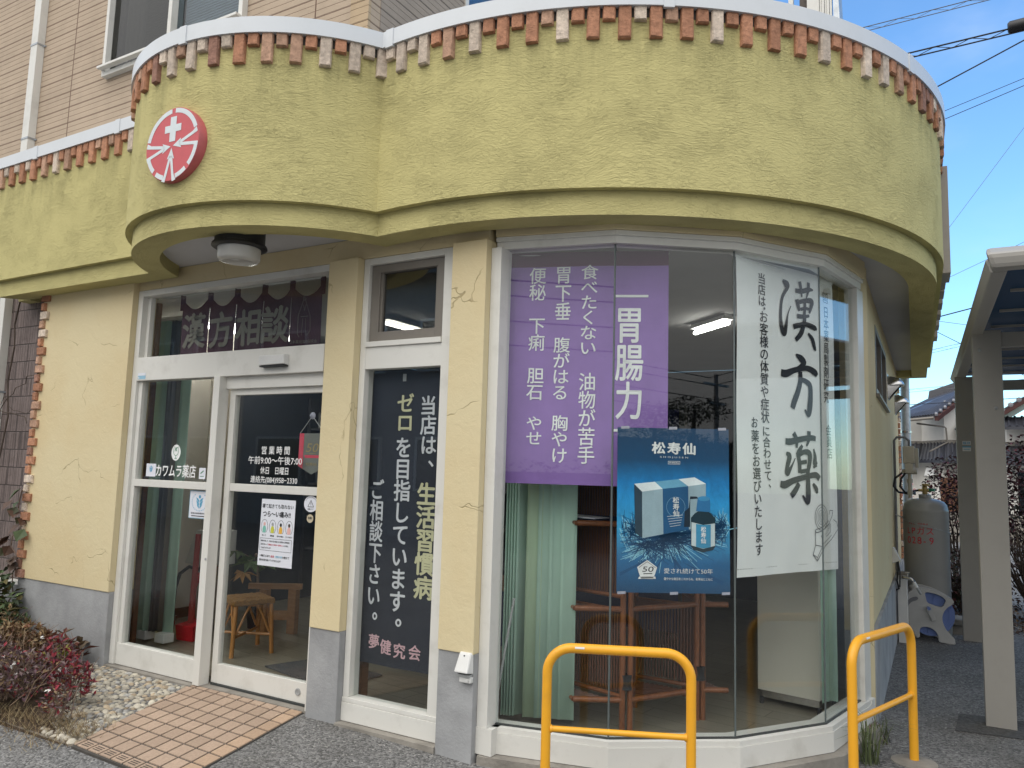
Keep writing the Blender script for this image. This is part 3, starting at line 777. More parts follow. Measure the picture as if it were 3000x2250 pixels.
gp = MB(); gp.box(-5.292, -4.4475, .012, .018, .148, 1.275); gp.build('glass_pane', glass_m, SP)
gp = MB(); gp.box(-5.292, -4.4475, .012, .018, 1.327, 2.0545); gp.build('glass_pane', glass_m, SP)
sd = MB()
sd.box(-4.3835, -3.451, .002, .03, 1.972, 2.0545)
sd.box(-4.37, -4.318, .031, .075, .013, 1.972); sd.box(-4.318, -3.41, .031, .075, .013, .137); sd.box(-4.318, -3.41, .034, .072, 1.275, 1.327); sd.box(-4.318, -3.41, .031, .075, 1.93, 1.972)
SD = sd.build('sliding_door', white_al, shop, bevel=.003)
gp = MB(); gp.box(-4.318, -3.41, .050, .056, .137, 1.275); gp.build('glass_pane', glass_m, SD)
gp = MB(); gp.box(-4.318, -3.41, .050, .056, 1.327, 1.93); gp.build('glass_pane', glass_m, SD)
lk = MB(); lk.lathe([(.021, 0), (.021, .006), (.014, .007), (.012, .004)], (-3.575, .031, .077), 20, 'y'); lk.build('door_lock', grey_pl, SD, smooth=True)
lk = MB(); lk.lathe([(.009, 0), (.009, .003), (.004, .0035)], (-4.398, -.055, .82), 14, 'y'); lk.build('screw_cap', grey_pl, DF, smooth=True)

# lettering on the door glass
S0 = Surf((0, .012), (1, .012)); SDr = Surf((0, .050), (1, .050))
t = MB(); fit(t, S0, 'カワムラ薬店', -5.083, 1.353, -4.648, 1.441, .022, .002); t.build('lettering', ink_white, SP)
t = MB(); poly(t, S0, ell(-4.876, 1.527, .050, .058), .0015); t.build('logo_disc', ink_white, SP)
t = MB(); line(t, S0, ell(-4.876, 1.540, .027, .034, 16, math.pi*1.0, math.pi*2.0), .004, .0025); line(t, S0, [(-4.903, 1.540), (-4.899, 1.572)], .003, .0025); line(t, S0, [(-4.849, 1.540), (-4.853, 1.572)], .003, .0025)
line(t, S0, [(-4.876, 1.506), (-4.876, 1.487)], .004, .0025); line(t, S0, [(-4.89, 1.486), (-4.862, 1.486)], .004, .0025); fit(t, S0, 'K', -4.888, 1.537, -4.862, 1.566, .02, .003, .25); t.build('logo_lettering', ink_green, SP)
t = MB()
fit(t, SDr, '営 業 時 間', -4.046, 1.529, -3.788, 1.583, .016, .002); fit(t, SDr, '午前9:00～午後7:00', -4.168, 1.463, -3.674, 1.516, .012, .002)
fit(t, SDr, '休日　日曜日', -4.048, 1.398, -3.790, 1.446, .014, .002); fit(t, SDr, '連絡先(084)958−2330', -4.136, 1.333, -3.705, 1.385, .010, .002); t.build('lettering', ink_white, SD)

# -- narrow window
nf = MB()
nf.box(-3.166, -3.122, -.025, .06, 0.132, 2.745); nf.box(-2.56, -2.467, -.025, .06, .132, 2.745); nf.box(-3.122, -2.56, -.025, .06, 2.705, 2.745)
nf.box(-3.122, -2.56, -.022, .055, 2.055, 2.19); nf.box(-3.122, -2.56, -.035, .055, 2.19, 2.222)
nf.box(-3.166, -2.467, -.035, .06, 0, .105); nf.box(-3.166, -2.467, -.032, .06, .106, .132)
NW = nf.build('narrow_window', white_al, shop, bevel=.003)
sa = MB(); 
sa.box(-3.12, -3.055, .0, .045, 2.224, 2.703); sa.box(-2.625, -2.562, .0, .045, 2.224, 2.703); sa.box(-3.055, -2.625, .0, .045, 2.224, 2.285); sa.box(-3.055, -2.625, .0, .045, 2.655, 2.703)
sa.box(-3.07, -3.04, .012, .05, 2.27, 2.67); sa.box(-2.64, -2.61, .012, .05, 2.27, 2.67)
SA = sa.build('vent_sash', bronze, NW, bevel=.002)
gp = MB(); gp.box(-3.04, -2.64, .028, .034, 2.285, 2.655); gp.build('vent_pane', glass('vent_glass', (.50, .50, .48), 4.5), NW)
gp = MB(); gp.box(-3.122, -2.56, .016, .022, .132, 2.055); gp.build('glass_pane', glass_m, NW)

# -- bay window
bf = MB(); bayband(bf, -.06, .034, 2.705, 2.771); bayband(bf, -.06, .05, 2.745, 2.771)
bf.box(-2.236, -2.172, -.03, .085, .133, 2.704); bf.wallbox((-.572, 1.715), (-.553, 1.862), -.05, .03, .133, 2.704)
BW = bf.build('bay_window', white_al, shop, bevel=.002)
si = MB(); bayband(si, -.09, .046, 0, .1045); bayband(si, -.09, .041, .1055, .1325); si.wallbox((-.56, 1.79), (-.546, 1.862), -.06, .046, 0, .1325); si.box(-2.236, -2.14, -.035, .06, 0, .1325)
si.build('window_sill', white_al, BW)
se = MB()
for (a, b) in zip(BAY, BAY[1:]):
    gp = MB(); u = Vector((b[0]-a[0], b[1]-a[1])).normalized()*.003
    gp.wallbox((a[0]+u.x, a[1]+u.y), (b[0]-u.x, b[1]-u.y), -.004, .004, .1326, 2.7049); gp.build('glass_pane', glass_m, BW)
    se.wallbox(a, b, -.007, .007, .1327, .141)
se.build('glass_seal', seal_and_gap, BW)
for p in BAY[1:4]: se = MB(); se.box(p[0]-.0042, p[0]+.0042, p[1]-.0042, p[1]+.0042, .1415, 2.704); se.build('glass_joint', simple('clear_joint', (.10, .12, .12), .4), BW)

# -- side window of the right wall
wf = MB()
for (y0, y1, z0, z1) in ((3.03, 3.08, 2.15, 2.70), (4.60, 4.65, 2.15, 2.70), (3.08, 4.60, 2.15, 2.20), (3.08, 4.60, 2.65, 2.70), (3.82, 3.86, 2.2, 2.65)): wf.wallbox(W(y0), W(y1), -.06, .004, z0, z1)
wf.wallbox(W(3.0), W(4.68), -.02, .03, 2.128, 2.149)
SWn = wf.build('side_wall_window', bronze, shop)
gp = MB(); gp.wallbox(W(3.08), W(4.60), -.04, -.035, 2.20, 2.65); gp.build('glass_pane', glass_dark, SWn)

# -- upper storey
uw = MB(); Y2 = .15
uw.box(-9.4, -6.392, Y2, Y2+.12, 2.9, 7.6); uw.box(-4.62, -3.40, Y2, Y2+.12, 2.9, 7.6); uw.box(-6.392, -4.62, Y2, Y2+.12, 2.9, 4.775); uw.box(-6.392, -4.62, Y2, Y2+.12, 6.15, 7.6)
uw.build('upper_wall', pink_siding, shop)
ew = MB(); ew.box(-3.395, -3.39, Y2-.004, Y2+.6, 3.6, 7.6) if False else None
us = MB(); us.box(-3.52, -3.397, Y2+.121, 1.29, 3.6, 7.6); us.box(-3.52, -3.397, 2.9, 7.5, 3.6, 7.6); us.box(-3.52, -3.397, 1.29, 2.9, 3.6, 3.9); us.box(-3.52, -3.397, 1.29, 2.9, 6.0, 7.6)
us.build('upper_side_wall', beige_siding, shop)
ux = MB(); ux.box(-3.56, -3.3965, Y2-.006, Y2+.02, 3.6, 7.6); ux.build('corner_siding', beige_siding_front, shop)
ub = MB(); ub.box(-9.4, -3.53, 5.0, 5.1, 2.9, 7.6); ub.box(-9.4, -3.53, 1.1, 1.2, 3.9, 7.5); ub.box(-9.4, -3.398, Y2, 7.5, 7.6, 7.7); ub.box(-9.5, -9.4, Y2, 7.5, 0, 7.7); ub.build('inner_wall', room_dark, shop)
uf = MB()
for (x0, x1, z0, z1) in ((-6.39, -6.352, 4.776, 6.15), (-4.665, -4.622, 4.776, 6.15), (-6.352, -4.665, 4.776, 4.815), (-5.522, -5.478, 4.815, 6.15)): uf.box(x0, x1, Y2-.05, Y2+.06, z0, z1)
uf.box(-6.385, -4.627, Y2-.10, Y2-.051, 4.828, 4.85)
UF = uf.build('upper_window', white_al, shop, bevel=.003)
gp = MB(); gp.box(-6.352, -5.522, Y2, Y2+.006, 4.815, 6.15); gp.build('screen_pane', glass_dark, UF)
gp = MB(); gp.box(-5.478, -4.665, Y2+.01, Y2+.016, 4.815, 6.15); gp.build('glass_pane', glass_up, UF)
bl = MB()
for k in range(54): z = 4.86+.024*k; bl.box(-5.47, -4.69, Y2+.075, Y2+.093, z, z+.014)
bl.build('venetian_blind', white_al, UF)
bl = MB()
for k in range(54): z = 4.86+.024*k; bl.box(-6.0, -5.53, Y2+.075, Y2+.093, z, z+.014)
bl.build('venetian_blind', bronze, UF)
cu = MB()
for k in range(7): cu.lathe([(.025, 0), (.025, 1.3)], (-6.29+.035*k, Y2+.11+.01*(k % 2), 4.85), 8)
cu.build('curtain', soffit_m, UF, smooth=True)
# window on the upper side wall
sg = MB(); 
for (y0, y1) in ((1.29, 1.335), (2.05, 2.09), (2.86, 2.9)): sg.box(-3.47, -3.385, y0, y1, 3.9, 6.0)
sg.box(-3.47, -3.385, 1.335, 2.86, 5.94, 6.0); SG = sg.build('upper_side_window', white_al, shop)
gp = MB(); gp.box(-3.43, -3.424, 1.335, 2.86, 3.9, 5.94); gp.build('glass_pane', glass('blue_glass', (.55, .66, .75), 3.0), SG)
gp = MB(); gp.box(-3.52, -3.48, 1.30, 2.89, 3.9, 6.0); gp.build('curtain', simple('pale_curtain', (.36, .45, .52), .9), SG)
# rain pipes on the wall
def rainpipe(x, w, y, z0, z1, straps):
    p = MB(); q = [(x-w/2, y), (x-w/2, y-.045), (x-w*.22, y-.07), (x+w*.5, y-.07), (x+w/2, y)]
    p.prism(q, z0, z1); P = p.build('rain_pipe', white_al, shop, bevel=.004)
    s_ = MB()
    for z in straps: s_.prism([(x-w/2-.004, y), (x-w/2-.004, y-.048), (x-w*.22, y-.074), (x+w*.5+.004, y-.074), (x+w/2+.004, y)], z, z+.018); s_.box(x+w/2, x+w/2+.03, y-.01, y, z, z+.012)
    s_.build_each('pipe_strap', galv, P)
rainpipe(-7.52, .15, Y2, 3.78, 7.5, (4.42, 5.35)); rainpipe(-7.36, .12, .03, .45, 2.9, (2.02, 1.0))
# white posts and dark lattice of the roof terrace
bp = MB()
for (x0, x1) in ((-1.352, -1.312), (-1.172, -1.134), (-1.02, -.94)): bp.box(x0, x1, 3.0, 3.05, 3.78, 7.2)
for k in range(6): x = -.94+.02*k; bp.box(x, x+.0165, 3.0+.012*(k % 2), 3.06, 3.78, 7.2)
bp.build_each('terrace_post', white_al, shop)
bl = MB(); bl.box(-1.085, -1.02, 3.03, 3.1, 3.78, 7.2)
for k in range(9):
    x0 = -1.95+.2*k
    bl.hexa([(x0, 3.06, 4.6), (x0+.05, 3.06, 4.6), (x0+.05, 3.09, 4.6), (x0, 3.09, 4.6), (x0+1.0, 3.06, 6.4), (x0+1.05, 3.06, 6.4), (x0+1.05, 3.09, 6.4), (x0+1.0, 3.09, 6.4)]) if x0+1.05 < -.98 else None
    bl.hexa([(x0+1.0, 3.10, 4.6), (x0+1.05, 3.10, 4.6), (x0+1.05, 3.13, 4.6), (x0+1.0, 3.13, 4.6), (x0, 3.10, 6.4), (x0+.05, 3.10, 6.4), (x0+.05, 3.13, 6.4), (x0, 3.13, 6.4)]) if x0+1.05 < -.98 else None
bl.build('terrace_lattice', simple('weathered_wood', (.10, .085, .075), .9, 0, .3, 12), shop)
gr = MB(); gr.hexa([(-.80, 3.02, 3.78), (-.70, 3.02, 3.78), (-.70, 3.3, 3.78), (-.80, 3.3, 3.78), (-.82, 3.02, 6.2), (-.80, 3.02, 6.2), (-.80, 3.3, 6.2), (-.82, 3.3, 6.2)]); gr.build('terrace_cladding', galv, shop)
# signboard and raised letters on the right-hand fascia, seen edge-on
def F(y, o=0.): return (-.10+.045+o-.24*(y-2.23)/(END_Y-2.23), y)
sb = MB(); sb.wallbox(F(2.72), F(3.04), .004, .062, 2.99, 3.80); SB = sb.build('signboard', frame_mat('weathered_sign', (.30, .275, .25), (.16, .13, .11)), shop, bevel=.004)
for (y0, h) in ((3.25, .34), (3.62, .42), (4.1, .40), (4.62, .38), (5.2, .40), (5.9, .36)):
    q = MB(); q.wallbox(F(y0), F(y0+.30), .004, .05, 3.05, 3.05+h); q.build('raised_letter', bronze, SB, bevel=.004)

# -- shop interior
rm = MB()
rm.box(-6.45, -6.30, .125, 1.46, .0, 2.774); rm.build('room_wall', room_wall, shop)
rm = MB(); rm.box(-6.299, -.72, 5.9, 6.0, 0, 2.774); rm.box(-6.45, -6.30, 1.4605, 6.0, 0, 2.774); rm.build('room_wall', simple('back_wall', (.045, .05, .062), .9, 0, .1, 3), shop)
rf = MB(); rf.prism([(-6.3, .085), (-2.24, .085)] + off_poly(BAY, -.05)[1:] + [(-.75, 5.9), (-6.3, 5.9)], -.02, .03); structure(rf.build('shop_floor', floor_m, None))
rc = MB(); rc.prism([(-6.3, .125), (-2.24, .125)] + off_poly(BAY, -.062)[1:] + [(-.8, 5.9), (-6.3, 5.9)], 2.775, 2.80); rc.build('room_ceiling', room_ceil, shop)

# ================================================================== THINGS ON THE FACADE
def arc3(c, r, a0, a1, n, plane='xz'):
    return [(c[0]+r*math.cos(a0+(a1-a0)*i/n), c[1], c[2]+r*math.sin(a0+(a1-a0)*i/n)) for i in range(n+1)]
# round emblem sign on the porch fascia
sa_ = R_(272.8); sc = Vector((PC.x+(1.271)*math.cos(sa_), PC.y+1.271*math.sin(sa_), 3.285))
sT = Vector((-math.sin(sa_), math.cos(sa_), 0)); sN = Vector((math.cos(sa_), math.sin(sa_), 0))
SG_ = thing('round_sign', 'round red emblem sign with a white cross and three arrows on the green fascia', 'sign', tuple(sc))
RS = .222
sS = Surf((sc.x-sT.x*0, sc.y), (sc.x+sT.x, sc.y+sT.y)); sS.a = Vector((sc.x, sc.y, 0)) + sN*.038; 
if sS.N.dot(sN) < 0: sS.N = sN
q = MB(); c1 = ell(0, 0, RS, RS*1.0, 48)
vs = [tuple(sc + sT*u + Vector((0, 0, v)) + sN*d) for d in (-.02, .034, .038) for (u, v) in (c1 if d < .036 else [(a*.985, b*.985) for a, b in c1])]
n = 48; q.add(vs, [(i*n+k, i*n+(k+1) % n, (i+1)*n+(k+1) % n, (i+1)*n+k) for i in range(2) for k in range(n)] + [tuple(range(n-1, -1, -1))])
q.build('sign_case', sign_side, SG_, smooth=True)
q = MB(); poly(q, sS, [(a*.985, sc.z+b*.985) for a, b in c1], .0006); q.build('sign_face', sign_red, SG_)
q = MB(); Z = sc.z
cr = [(-.036, .205-.02), (.036, .205-.02), (.036, .130), (.095, .130), (.095, .062), (.036, .062), (.036, -.005), (-.036, -.005), (-.036, .062), (-.095, .062), (-.095, .130), (-.036, .130)]
for (a, b, c, d) in ((-.025, .025, .016, .166), (-.068, -.025, .073, .116), (.025, .068, .073, .116)): poly(q, sS, [(a, Z+c), (b, Z+c), (b, Z+d), (a, Z+d)], .002)
def arrow(ang):
    ca, sa2 = math.cos(ang), math.sin(ang)
    f = lambda r, s: (r*ca - s*sa2, Z-.012 + r*sa2 + s*ca)
    poly(q, sS, [f(.010, 0), f(.078, .030), f(.066, 0)], .002); poly(q, sS, [f(.010, 0), f(.066, 0), f(.078, -.030)], .002)
    for s_ in (1, -1):
        poly(q, sS, [f(.062, s_*.0), f(.062, s_*.014), f(.172, s_*.040), f(.205, s_*.060), f(.2135, s_*.032), f(.205, s_*.028), f(.085, 0)], .002)
for ang in (R_(184), R_(7), R_(268)): arrow(ang)
def band(t0, t1, r0=.188, r1=.2155):
    nn = 16
    for i in range(nn):
        a, b = R_(t0+(t1-t0)*i/nn), R_(t0+(t1-t0)*(i+1)/nn)
        poly(q, sS, [(r1*math.cos(a), Z+r1*math.sin(a)), (r1*math.cos(b), Z+r1*math.sin(b)), (r0*math.cos(b), Z+r0*math.sin(b)), (r0*math.cos(a), Z+r0*math.sin(a))], .0018)
for (a, b) in ((21, 87), (95, 169), (197, 226), (234, 254), (283, 308), (316, 352)): band(a, b)
q.build('emblem', sign_white, SG_)

# porch lamp
LM = thing('porch_lamp', 'round ceiling lamp with black rim and white shade under the curved porch', 'lamp', (-3.72, -.52, 2.885))
q = MB(); q.lathe([(.130, 0), (.146, -.008), (.146, -.112), (.158, -.116), (.162, -.132), (.150, -.14)], (-3.72, -.52, 2.885), 32); q.build('lamp_base', black_pl, LM, smooth=True)
q = MB(); q.lathe([(.126, -.13), (.124, -.200), (.114, -.214), (.09, -.220), (.085, -.216)], (-3.72, -.52, 2.885), 32); q.build('lamp_shade', opal, LM, smooth=True)

# door sensor
DS = thing('door_sensor', 'small white automatic door sensor box on the white transom bar', 'sensor', (-3.868, -.055, 2.14))
q = MB(); q.hexa([(-3.985, -.040, 2.105), (-3.75, -.040, 2.105), (-3.75, -.085, 2.112), (-3.985, -.085, 2.108), (-3.985, -.04, 2.178), (-3.75, -.04, 2.178), (-3.755, -.088, 2.172), (-3.98, -.088, 2.172)])
q.v = [(x, y if y > -.05 else y, z) for x, y, z in q.v]; q.build('sensor_case', white_pl, DS, bevel=.006)
q = MB(); q.box(-3.98, -3.755, -.080, -.0405, 2.097, 2.1045); q.build('sensor_lens', black_pl, DS)

# outlet box on the grey pillar
OB = thing('outlet_box', 'white weatherproof outlet cover on the grey base of the pillar beside the bay window', 'outlet', (-2.28, -.0745, .39))
q = MB(); q.hexa([(-2.325, -.0745, .405), (-2.235, -.0745, .405), (-2.238, -.135, .418), (-2.322, -.135, .418), (-2.322, -.0745, .515), (-2.238, -.0745, .515), (-2.248, -.095, .510), (-2.312, -.095, .510)]); q.build('cover', white_pl, OB, bevel=.008)
q = MB(); q.box(-2.318, -2.242, -.110, -.0745, .392, .4045); q.build('seam_band', grey_pl, OB)
q = MB(); q.box(-2.308, -2.236, -.102, -.0745, .362, .3915); q.build('lower_case', white_pl, OB, bevel=.005)
q = MB(); q.lathe([(.009, -.107), (.009, -.1025)], (0, 0, 0), 12) if False else q.lathe([(.009, 0), (.009, .006)], (-2.256, -.102, .377), 14, 'y'); q.build('button', white_pl, OB)
q = MB(); q.lathe([(.004, 0), (.004, .003)], (-2.28, -.0995, .498), 10, 'y'); q.build('screw', black_pl, OB)

# vent hoods on the right wall
def vent(y, z, label):
    x = W(y)[0]
    T_ = thing('vent_hood', label, 'vent', (x, y, z), 'vent hoods on the side wall')
    q = MB(); nn = 20; r = .098; vs = []
    for i in range(9):           # quarter-sphere dome over an open mouth
        e = math.pi/2*i/8
        for k in range(nn+1):
            b = math.pi*k/nn; vs.append((.155*math.sin(b)*math.cos(e), r*math.cos(b), r*1.05*math.sin(b)*math.sin(e)-.01))
    fs = [(i*(nn+1)+k, i*(nn+1)+k+1, (i+1)*(nn+1)+k+1, (i+1)*(nn+1)+k) for i in range(8) for k in range(nn)]
    q.add(vs, fs); o = q.build('hood', steel, T_, smooth=True, world=False)
    o.modifiers.new('thick', 'SOLIDIFY').thickness = .003
    q = MB()
    for s_ in (-1, 1): q.hexa([(0, s_*r*.95, -.14), (.012, s_*r*.95, -.14), (.012, s_*r*.98, -.14), (0, s_*r*.98, -.14), (0, s_*r*.95, -.008), (.118, s_*r*.60, -.008), (.118, s_*r*.64, -.008), (0, s_*r*.98, -.008)])
    q.build_each('cheek', steel, T_, world=False)
    q = MB(); q.box(.0005, .008, -.105, .105, -.145, .11); q.build('flange', steel, T_, bevel=.002, world=False)
    q = MB(); q.box(.009, .018, -.085, .085, -.13, .0); q.build('grille', rubber, T_, world=False)
    return T_
vent(4.9, 2.42, 'steel vent hood on the yellow side wall, the nearer one beside the window')
vent(6.6, 2.40, 'steel vent hood on the yellow side wall, the farther one near the eaves end')

# ------------------------------------------------------------------ stickers and posters on the door
def sticker(name, label, sf, u0, v0, u1, v1, off, fill, cat='sticker', th=.0006):
    T_ = thing(name, label, cat, sf.pt((u0+u1)/2, v0, off))
    q = MB(); a = [sf.pt(u0, v0, off-th), sf.pt(u1, v0, off-th), sf.pt(u1, v1, off-th), sf.pt(u0, v1, off-th)]; b = [sf.pt(u0, v0, off), sf.pt(u1, v0, off), sf.pt(u1, v1, off), sf.pt(u0, v1, off)]
    q.hexa(a+b); q.build('sheet', fill, T_); return T_
def leaf_logo(mb, sf, u, v, s, off):
    poly(mb, sf, ell(u, v+.42*s, .13*s, .13*s, 14), off)
    for sx in (-1, 1):
        for (h, wd) in ((.22, .40), (0., .38), (-.22, .30)):
            poly(mb, sf, [(u+sx*.03*s, v+(h-.22)*s), (u+sx*(wd*.75)*s, v+(h-.05)*s), (u+sx*wd*s, v+(h+.16)*s), (u+sx*(wd*.4)*s, v+(h+.06)*s), (u+sx*.03*s, v+(h-.06)*s)], off)
Sg = Surf((0, .012), (1, .012)); 
T_ = sticker('window_sticker', 'small white square sticker with a blue leaf logo left of the shop name lettering', Sg, -5.199, 1.350, -5.089, 1.443, .0012, paper)
q = MB(); leaf_logo(q, Sg, -5.144, 1.402, .050, .0022); q.build('logo', ink_blue, T_)
T_ = sticker('window_sticker', 'torn white sticker with a green pen mark right of the shop name lettering', Sg, -4.612, 1.348, -4.545, 1.425, .0012, paper)
q = MB(); line(q, Sg, [(-4.595, 1.385), (-4.565, 1.405)], .008, .0022); line(q, Sg, [(-4.6, 1.365), (-4.558, 1.367)], .004, .0022); q.build('mark', ink_green, T_)
T_ = sticker('window_sticker', 'large white blue-bordered sticker with a leaf logo below the middle rail', Sg, -4.690, 1.075, -4.476, 1.266, .0012, ink_lblue)
q = MB(); poly(q, Sg, [(-4.684, 1.080), (-4.482, 1.080), (-4.482, 1.261), (-4.684, 1.261)], .0020); q.build('white_field', paper, T_)
q = MB(); leaf_logo(q, Sg, -4.583, 1.185, .095, .0028); 
for k in range(22):
    a = R_(-150+15*k*1.25) if False else R_(-230+13.3*k); poly(q, Sg, ell(-4.583+.078*math.cos(a), 1.19+.062*math.sin(a), .0045, .0045, 6), .0028)
q.build('logo', ink_blue, T_)
q = MB(); fit(q, Sg, '福島未来製薬研究会', -4.665, 1.105, -4.505, 1.117, .01, .0028); line(q, Sg, [(-4.66, 1.092), (-4.51, 1.092)], .006, .0028); q.build('caption', ink_black, T_)
T_ = sticker('window_sticker', 'small blue and yellow triangle sticker at the top corner of the side window', Sg, -4.505, 1.975, -4.449, 2.036, .0012, ink_blue)
q = MB(); poly(q, Sg, [(-4.497, 1.992), (-4.453, 1.992), (-4.453, 2.030)], .0022); q.build('triangle', simple('ink_yellow', (.75, .58, .05), .6), T_)
Sf = Surf((0, -.040), (1, -.040))
T_ = sticker('frame_sticker', 'small white and blue label stuck on the left end of the white transom bar', Sf, -5.312, 2.066, -5.222, 2.112, .0010, ink_lblue)
q = MB(); poly(q, Sf, [(-5.312, 2.092), (-5.222, 2.092), (-5.222, 2.112), (-5.312, 2.112)], .0018); poly(q, Sf, [(-5.308, 2.070), (-5.295, 2.070), (-5.295, 2.082), (-5.308, 2.082)], .0018); q.build('white_field', paper, T_)
# round warning sticker + small round label
T_ = thing('warning_sticker', 'round white automatic door warning sticker with a black triangle on the sliding door glass', 'sticker', SDr.pt(-3.574, 1.17, .001))
q = MB(); poly(q, SDr, ell(-3.574, 1.221, .060, .051, 28), .0012); q.build('sheet', paper, T_)
q = MB(); line(q, SDr, [(-3.599, 1.203), (-3.549, 1.203), (-3.574, 1.245)], .0035, .002, True); line(q, SDr, [(-3.574, 1.232), (-3.574, 1.217)], .004, .002); poly(q, SDr, ell(-3.574, 1.210, .002, .002, 6), .002)
fit(q, SDr, '自動ドア', -3.598, 1.184, -3.55, 1.194, .02, .002)
for k in range(11): a = R_(150-12*k); poly(q, SDr, ell(-3.574+.05*math.cos(a), 1.221+.042*math.sin(a), .0025, .0025, 6), .002)
q.build('print', ink_black, T_)
T_ = thing('round_label', 'small round cream 自動 label below the warning sticker on the sliding door', 'sticker', SDr.pt(-3.575, 1.1, .001))
q = MB(); poly(q, SDr, ell(-3.575, 1.130, .028, .027, 24), .0012); q.build('sheet', simple('cream_label', (.55, .48, .34), .6), T_)
q = MB(); fit(q, SDr, '自動', -3.591, 1.126, -3.559, 1.141, .02, .002); q.build('print', ink_black, T_)
# A4 notice
T_ = thing('paper_notice', 'white paper notice about aches with four small drawings taped inside the sliding door', 'notice', SDr.pt(-3.86, .805, .001))
ntq = [(-4.021, .806), (-3.710, .806), (-3.706, 1.236), (-4.013, 1.236)]
q = MB(); q.hexa([SDr.pt(u, v, .0008) for u, v in ntq]+[SDr.pt(u, v, .0016) for u, v in ntq]); q.build('sheet', paper, T_)
q = MB(); o = .0026
fit(q, SDr, '寝て起きても取れない', -4.004, 1.178, -3.722, 1.206, .012, o); fit(q, SDr, 'つら～い痛み!!', -3.995, 1.122, -3.745, 1.160, .03, o)
for k, tx in enumerate(('肩こり', '腰痛', '背中の痛み', 'こむら返り')):
    u = -3.975+.0745*k; line(q, SDr, ell(u, 1.057, .030, .046, 18, R_(-55), R_(235)), .0022, o); w_ = .018 if len(tx) < 4 else .030
    fit(q, SDr, tx, u-w_, .996, u+w_, 1.006, .015, o)
line(q, SDr, [(-4.008, .905), (-3.722, .905), (-3.722, .982), (-4.008, .982)], .002, o, True)
fit(q, SDr, '腰痛や肩こり、背中や足の痛みなど普段から慢性的に', -3.998, .960, -3.735, .971, .012, o); fit(q, SDr, '症状があって', -3.998, .938, -3.935, .949, .012, o); fit(q, SDr, 'とお悩み', -3.79, .938, -3.748, .949, .012, o); fit(q, SDr, 'ではありませんか？', -3.998, .916, -3.905, .927, .012, o)
fit(q, SDr, '一等級三七人参で、', -4.004, .863, -3.905, .877, .025, o); fit(q, SDr, 'を整えて', -3.795, .863, -3.735, .877, .025, o); fit(q, SDr, '痛みを取り除いていきませんか？', -4.004, .836, -3.81, .850, .025, o); q.build('print', ink_black, T_)
q = MB(); fit(q, SDr, '「腰起きた時が一番辛い」', -3.932, .938, -3.795, .949, .012, o); fit(q, SDr, '血流', -3.902, .863, -3.872, .877, .025, o); q.build('red_print', ink_red, T_)
q = MB(); fit(q, SDr, '・睡眠の質', -3.868, .863, -3.798, .877, .025, o); q.build('blue_print', ink_lblue, T_)
for k, (m_, hm) in enumerate(((ink_teal, skin_pink), (simple('ink_lime', (.55, .55, .06), .7), grey_pl), (ink_orange, ink_black), (skin_pink, bark))):
    u = -3.975+.0745*k; q = MB(); poly(q, SDr, [(u-.014, 1.018), (u+.013, 1.018), (u+.016, 1.045), (u+.008, 1.062), (u-.008, 1.062), (u-.016, 1.045)], o); q.build('drawing', m_, T_)
    q = MB(); poly(q, SDr, ell(u, 1.074, .010, .012, 12), o); q.build('drawing', hm, T_)
# pennant on its suction cup
T_ = thing('pennant', 'small grey pennant with red edges and a gold 50 hanging inside the door', 'pennant', SDr.pt(-3.615, 1.406, -.02))
Sp = Surf((0, .085), (1, .085)); du = -.018
def pen(pts): return [(u+du, v) for u, v in pts]
q = MB(); pg = pen([(-3.722, 1.458), (-3.603, 1.406), (-3.506, 1.448), (-3.506, 1.671), (-3.722, 1.671)]); q.add([Sp.pt(u, v, 0) for u, v in pg]+[Sp.pt(u, v, .002) for u, v in pg], [(0, 4, 3, 2, 1), (5, 6, 7, 8, 9)]+[(k, (k+1) % 5, 5+(k+1) % 5, 5+k) for k in range(5)]); q.build('cloth', grey_c, T_)
q = MB(); poly(q, Sp, pen([(-3.722, 1.459), (-3.682, 1.441), (-3.682, 1.671), (-3.722, 1.671)]), .0032); poly(q, Sp, pen([(-3.526, 1.439), (-3.506, 1.449), (-3.506, 1.671), (-3.526, 1.671)]), .0032); poly(q, Sp, pen([(-3.665, 1.512), (-3.545, 1.512), (-3.54, 1.530), (-3.67, 1.530)]), .0032); q.build('red_edge', ink_red, T_)
q = MB(); fit(q, Sp, '50', -3.661+du, 1.550, -3.556+du, 1.606, .0, .0035, .25); fit(q, Sp, '松寿仙', -3.655+du, 1.462, -3.56+du, 1.482, .0, .0035); line(q, Sp, pen([(-3.63, 1.54), (-3.57, 1.54)]), .003, .0035); q.build('print', simple('ink_dull_gold', (.36, .27, .11), .6), T_)
q = MB(); q.tube([Sp.pt(-3.72+du, 1.671, .002), Sp.pt(-3.625+du, 1.775, .004)], .0014, 5); q.tube([Sp.pt(-3.508+du, 1.671, .002), Sp.pt(-3.608+du, 1.775, .004)], .0014, 5); q.build('string', ink_white, T_)
q = MB(); q.lathe([(.024, 0), (.018, .01), (.006, .016), (.006, .024)], (-3.615+du, .082, 1.785), 18, 'y'); q.build('suction_cup', clear_cup, T_, smooth=True)

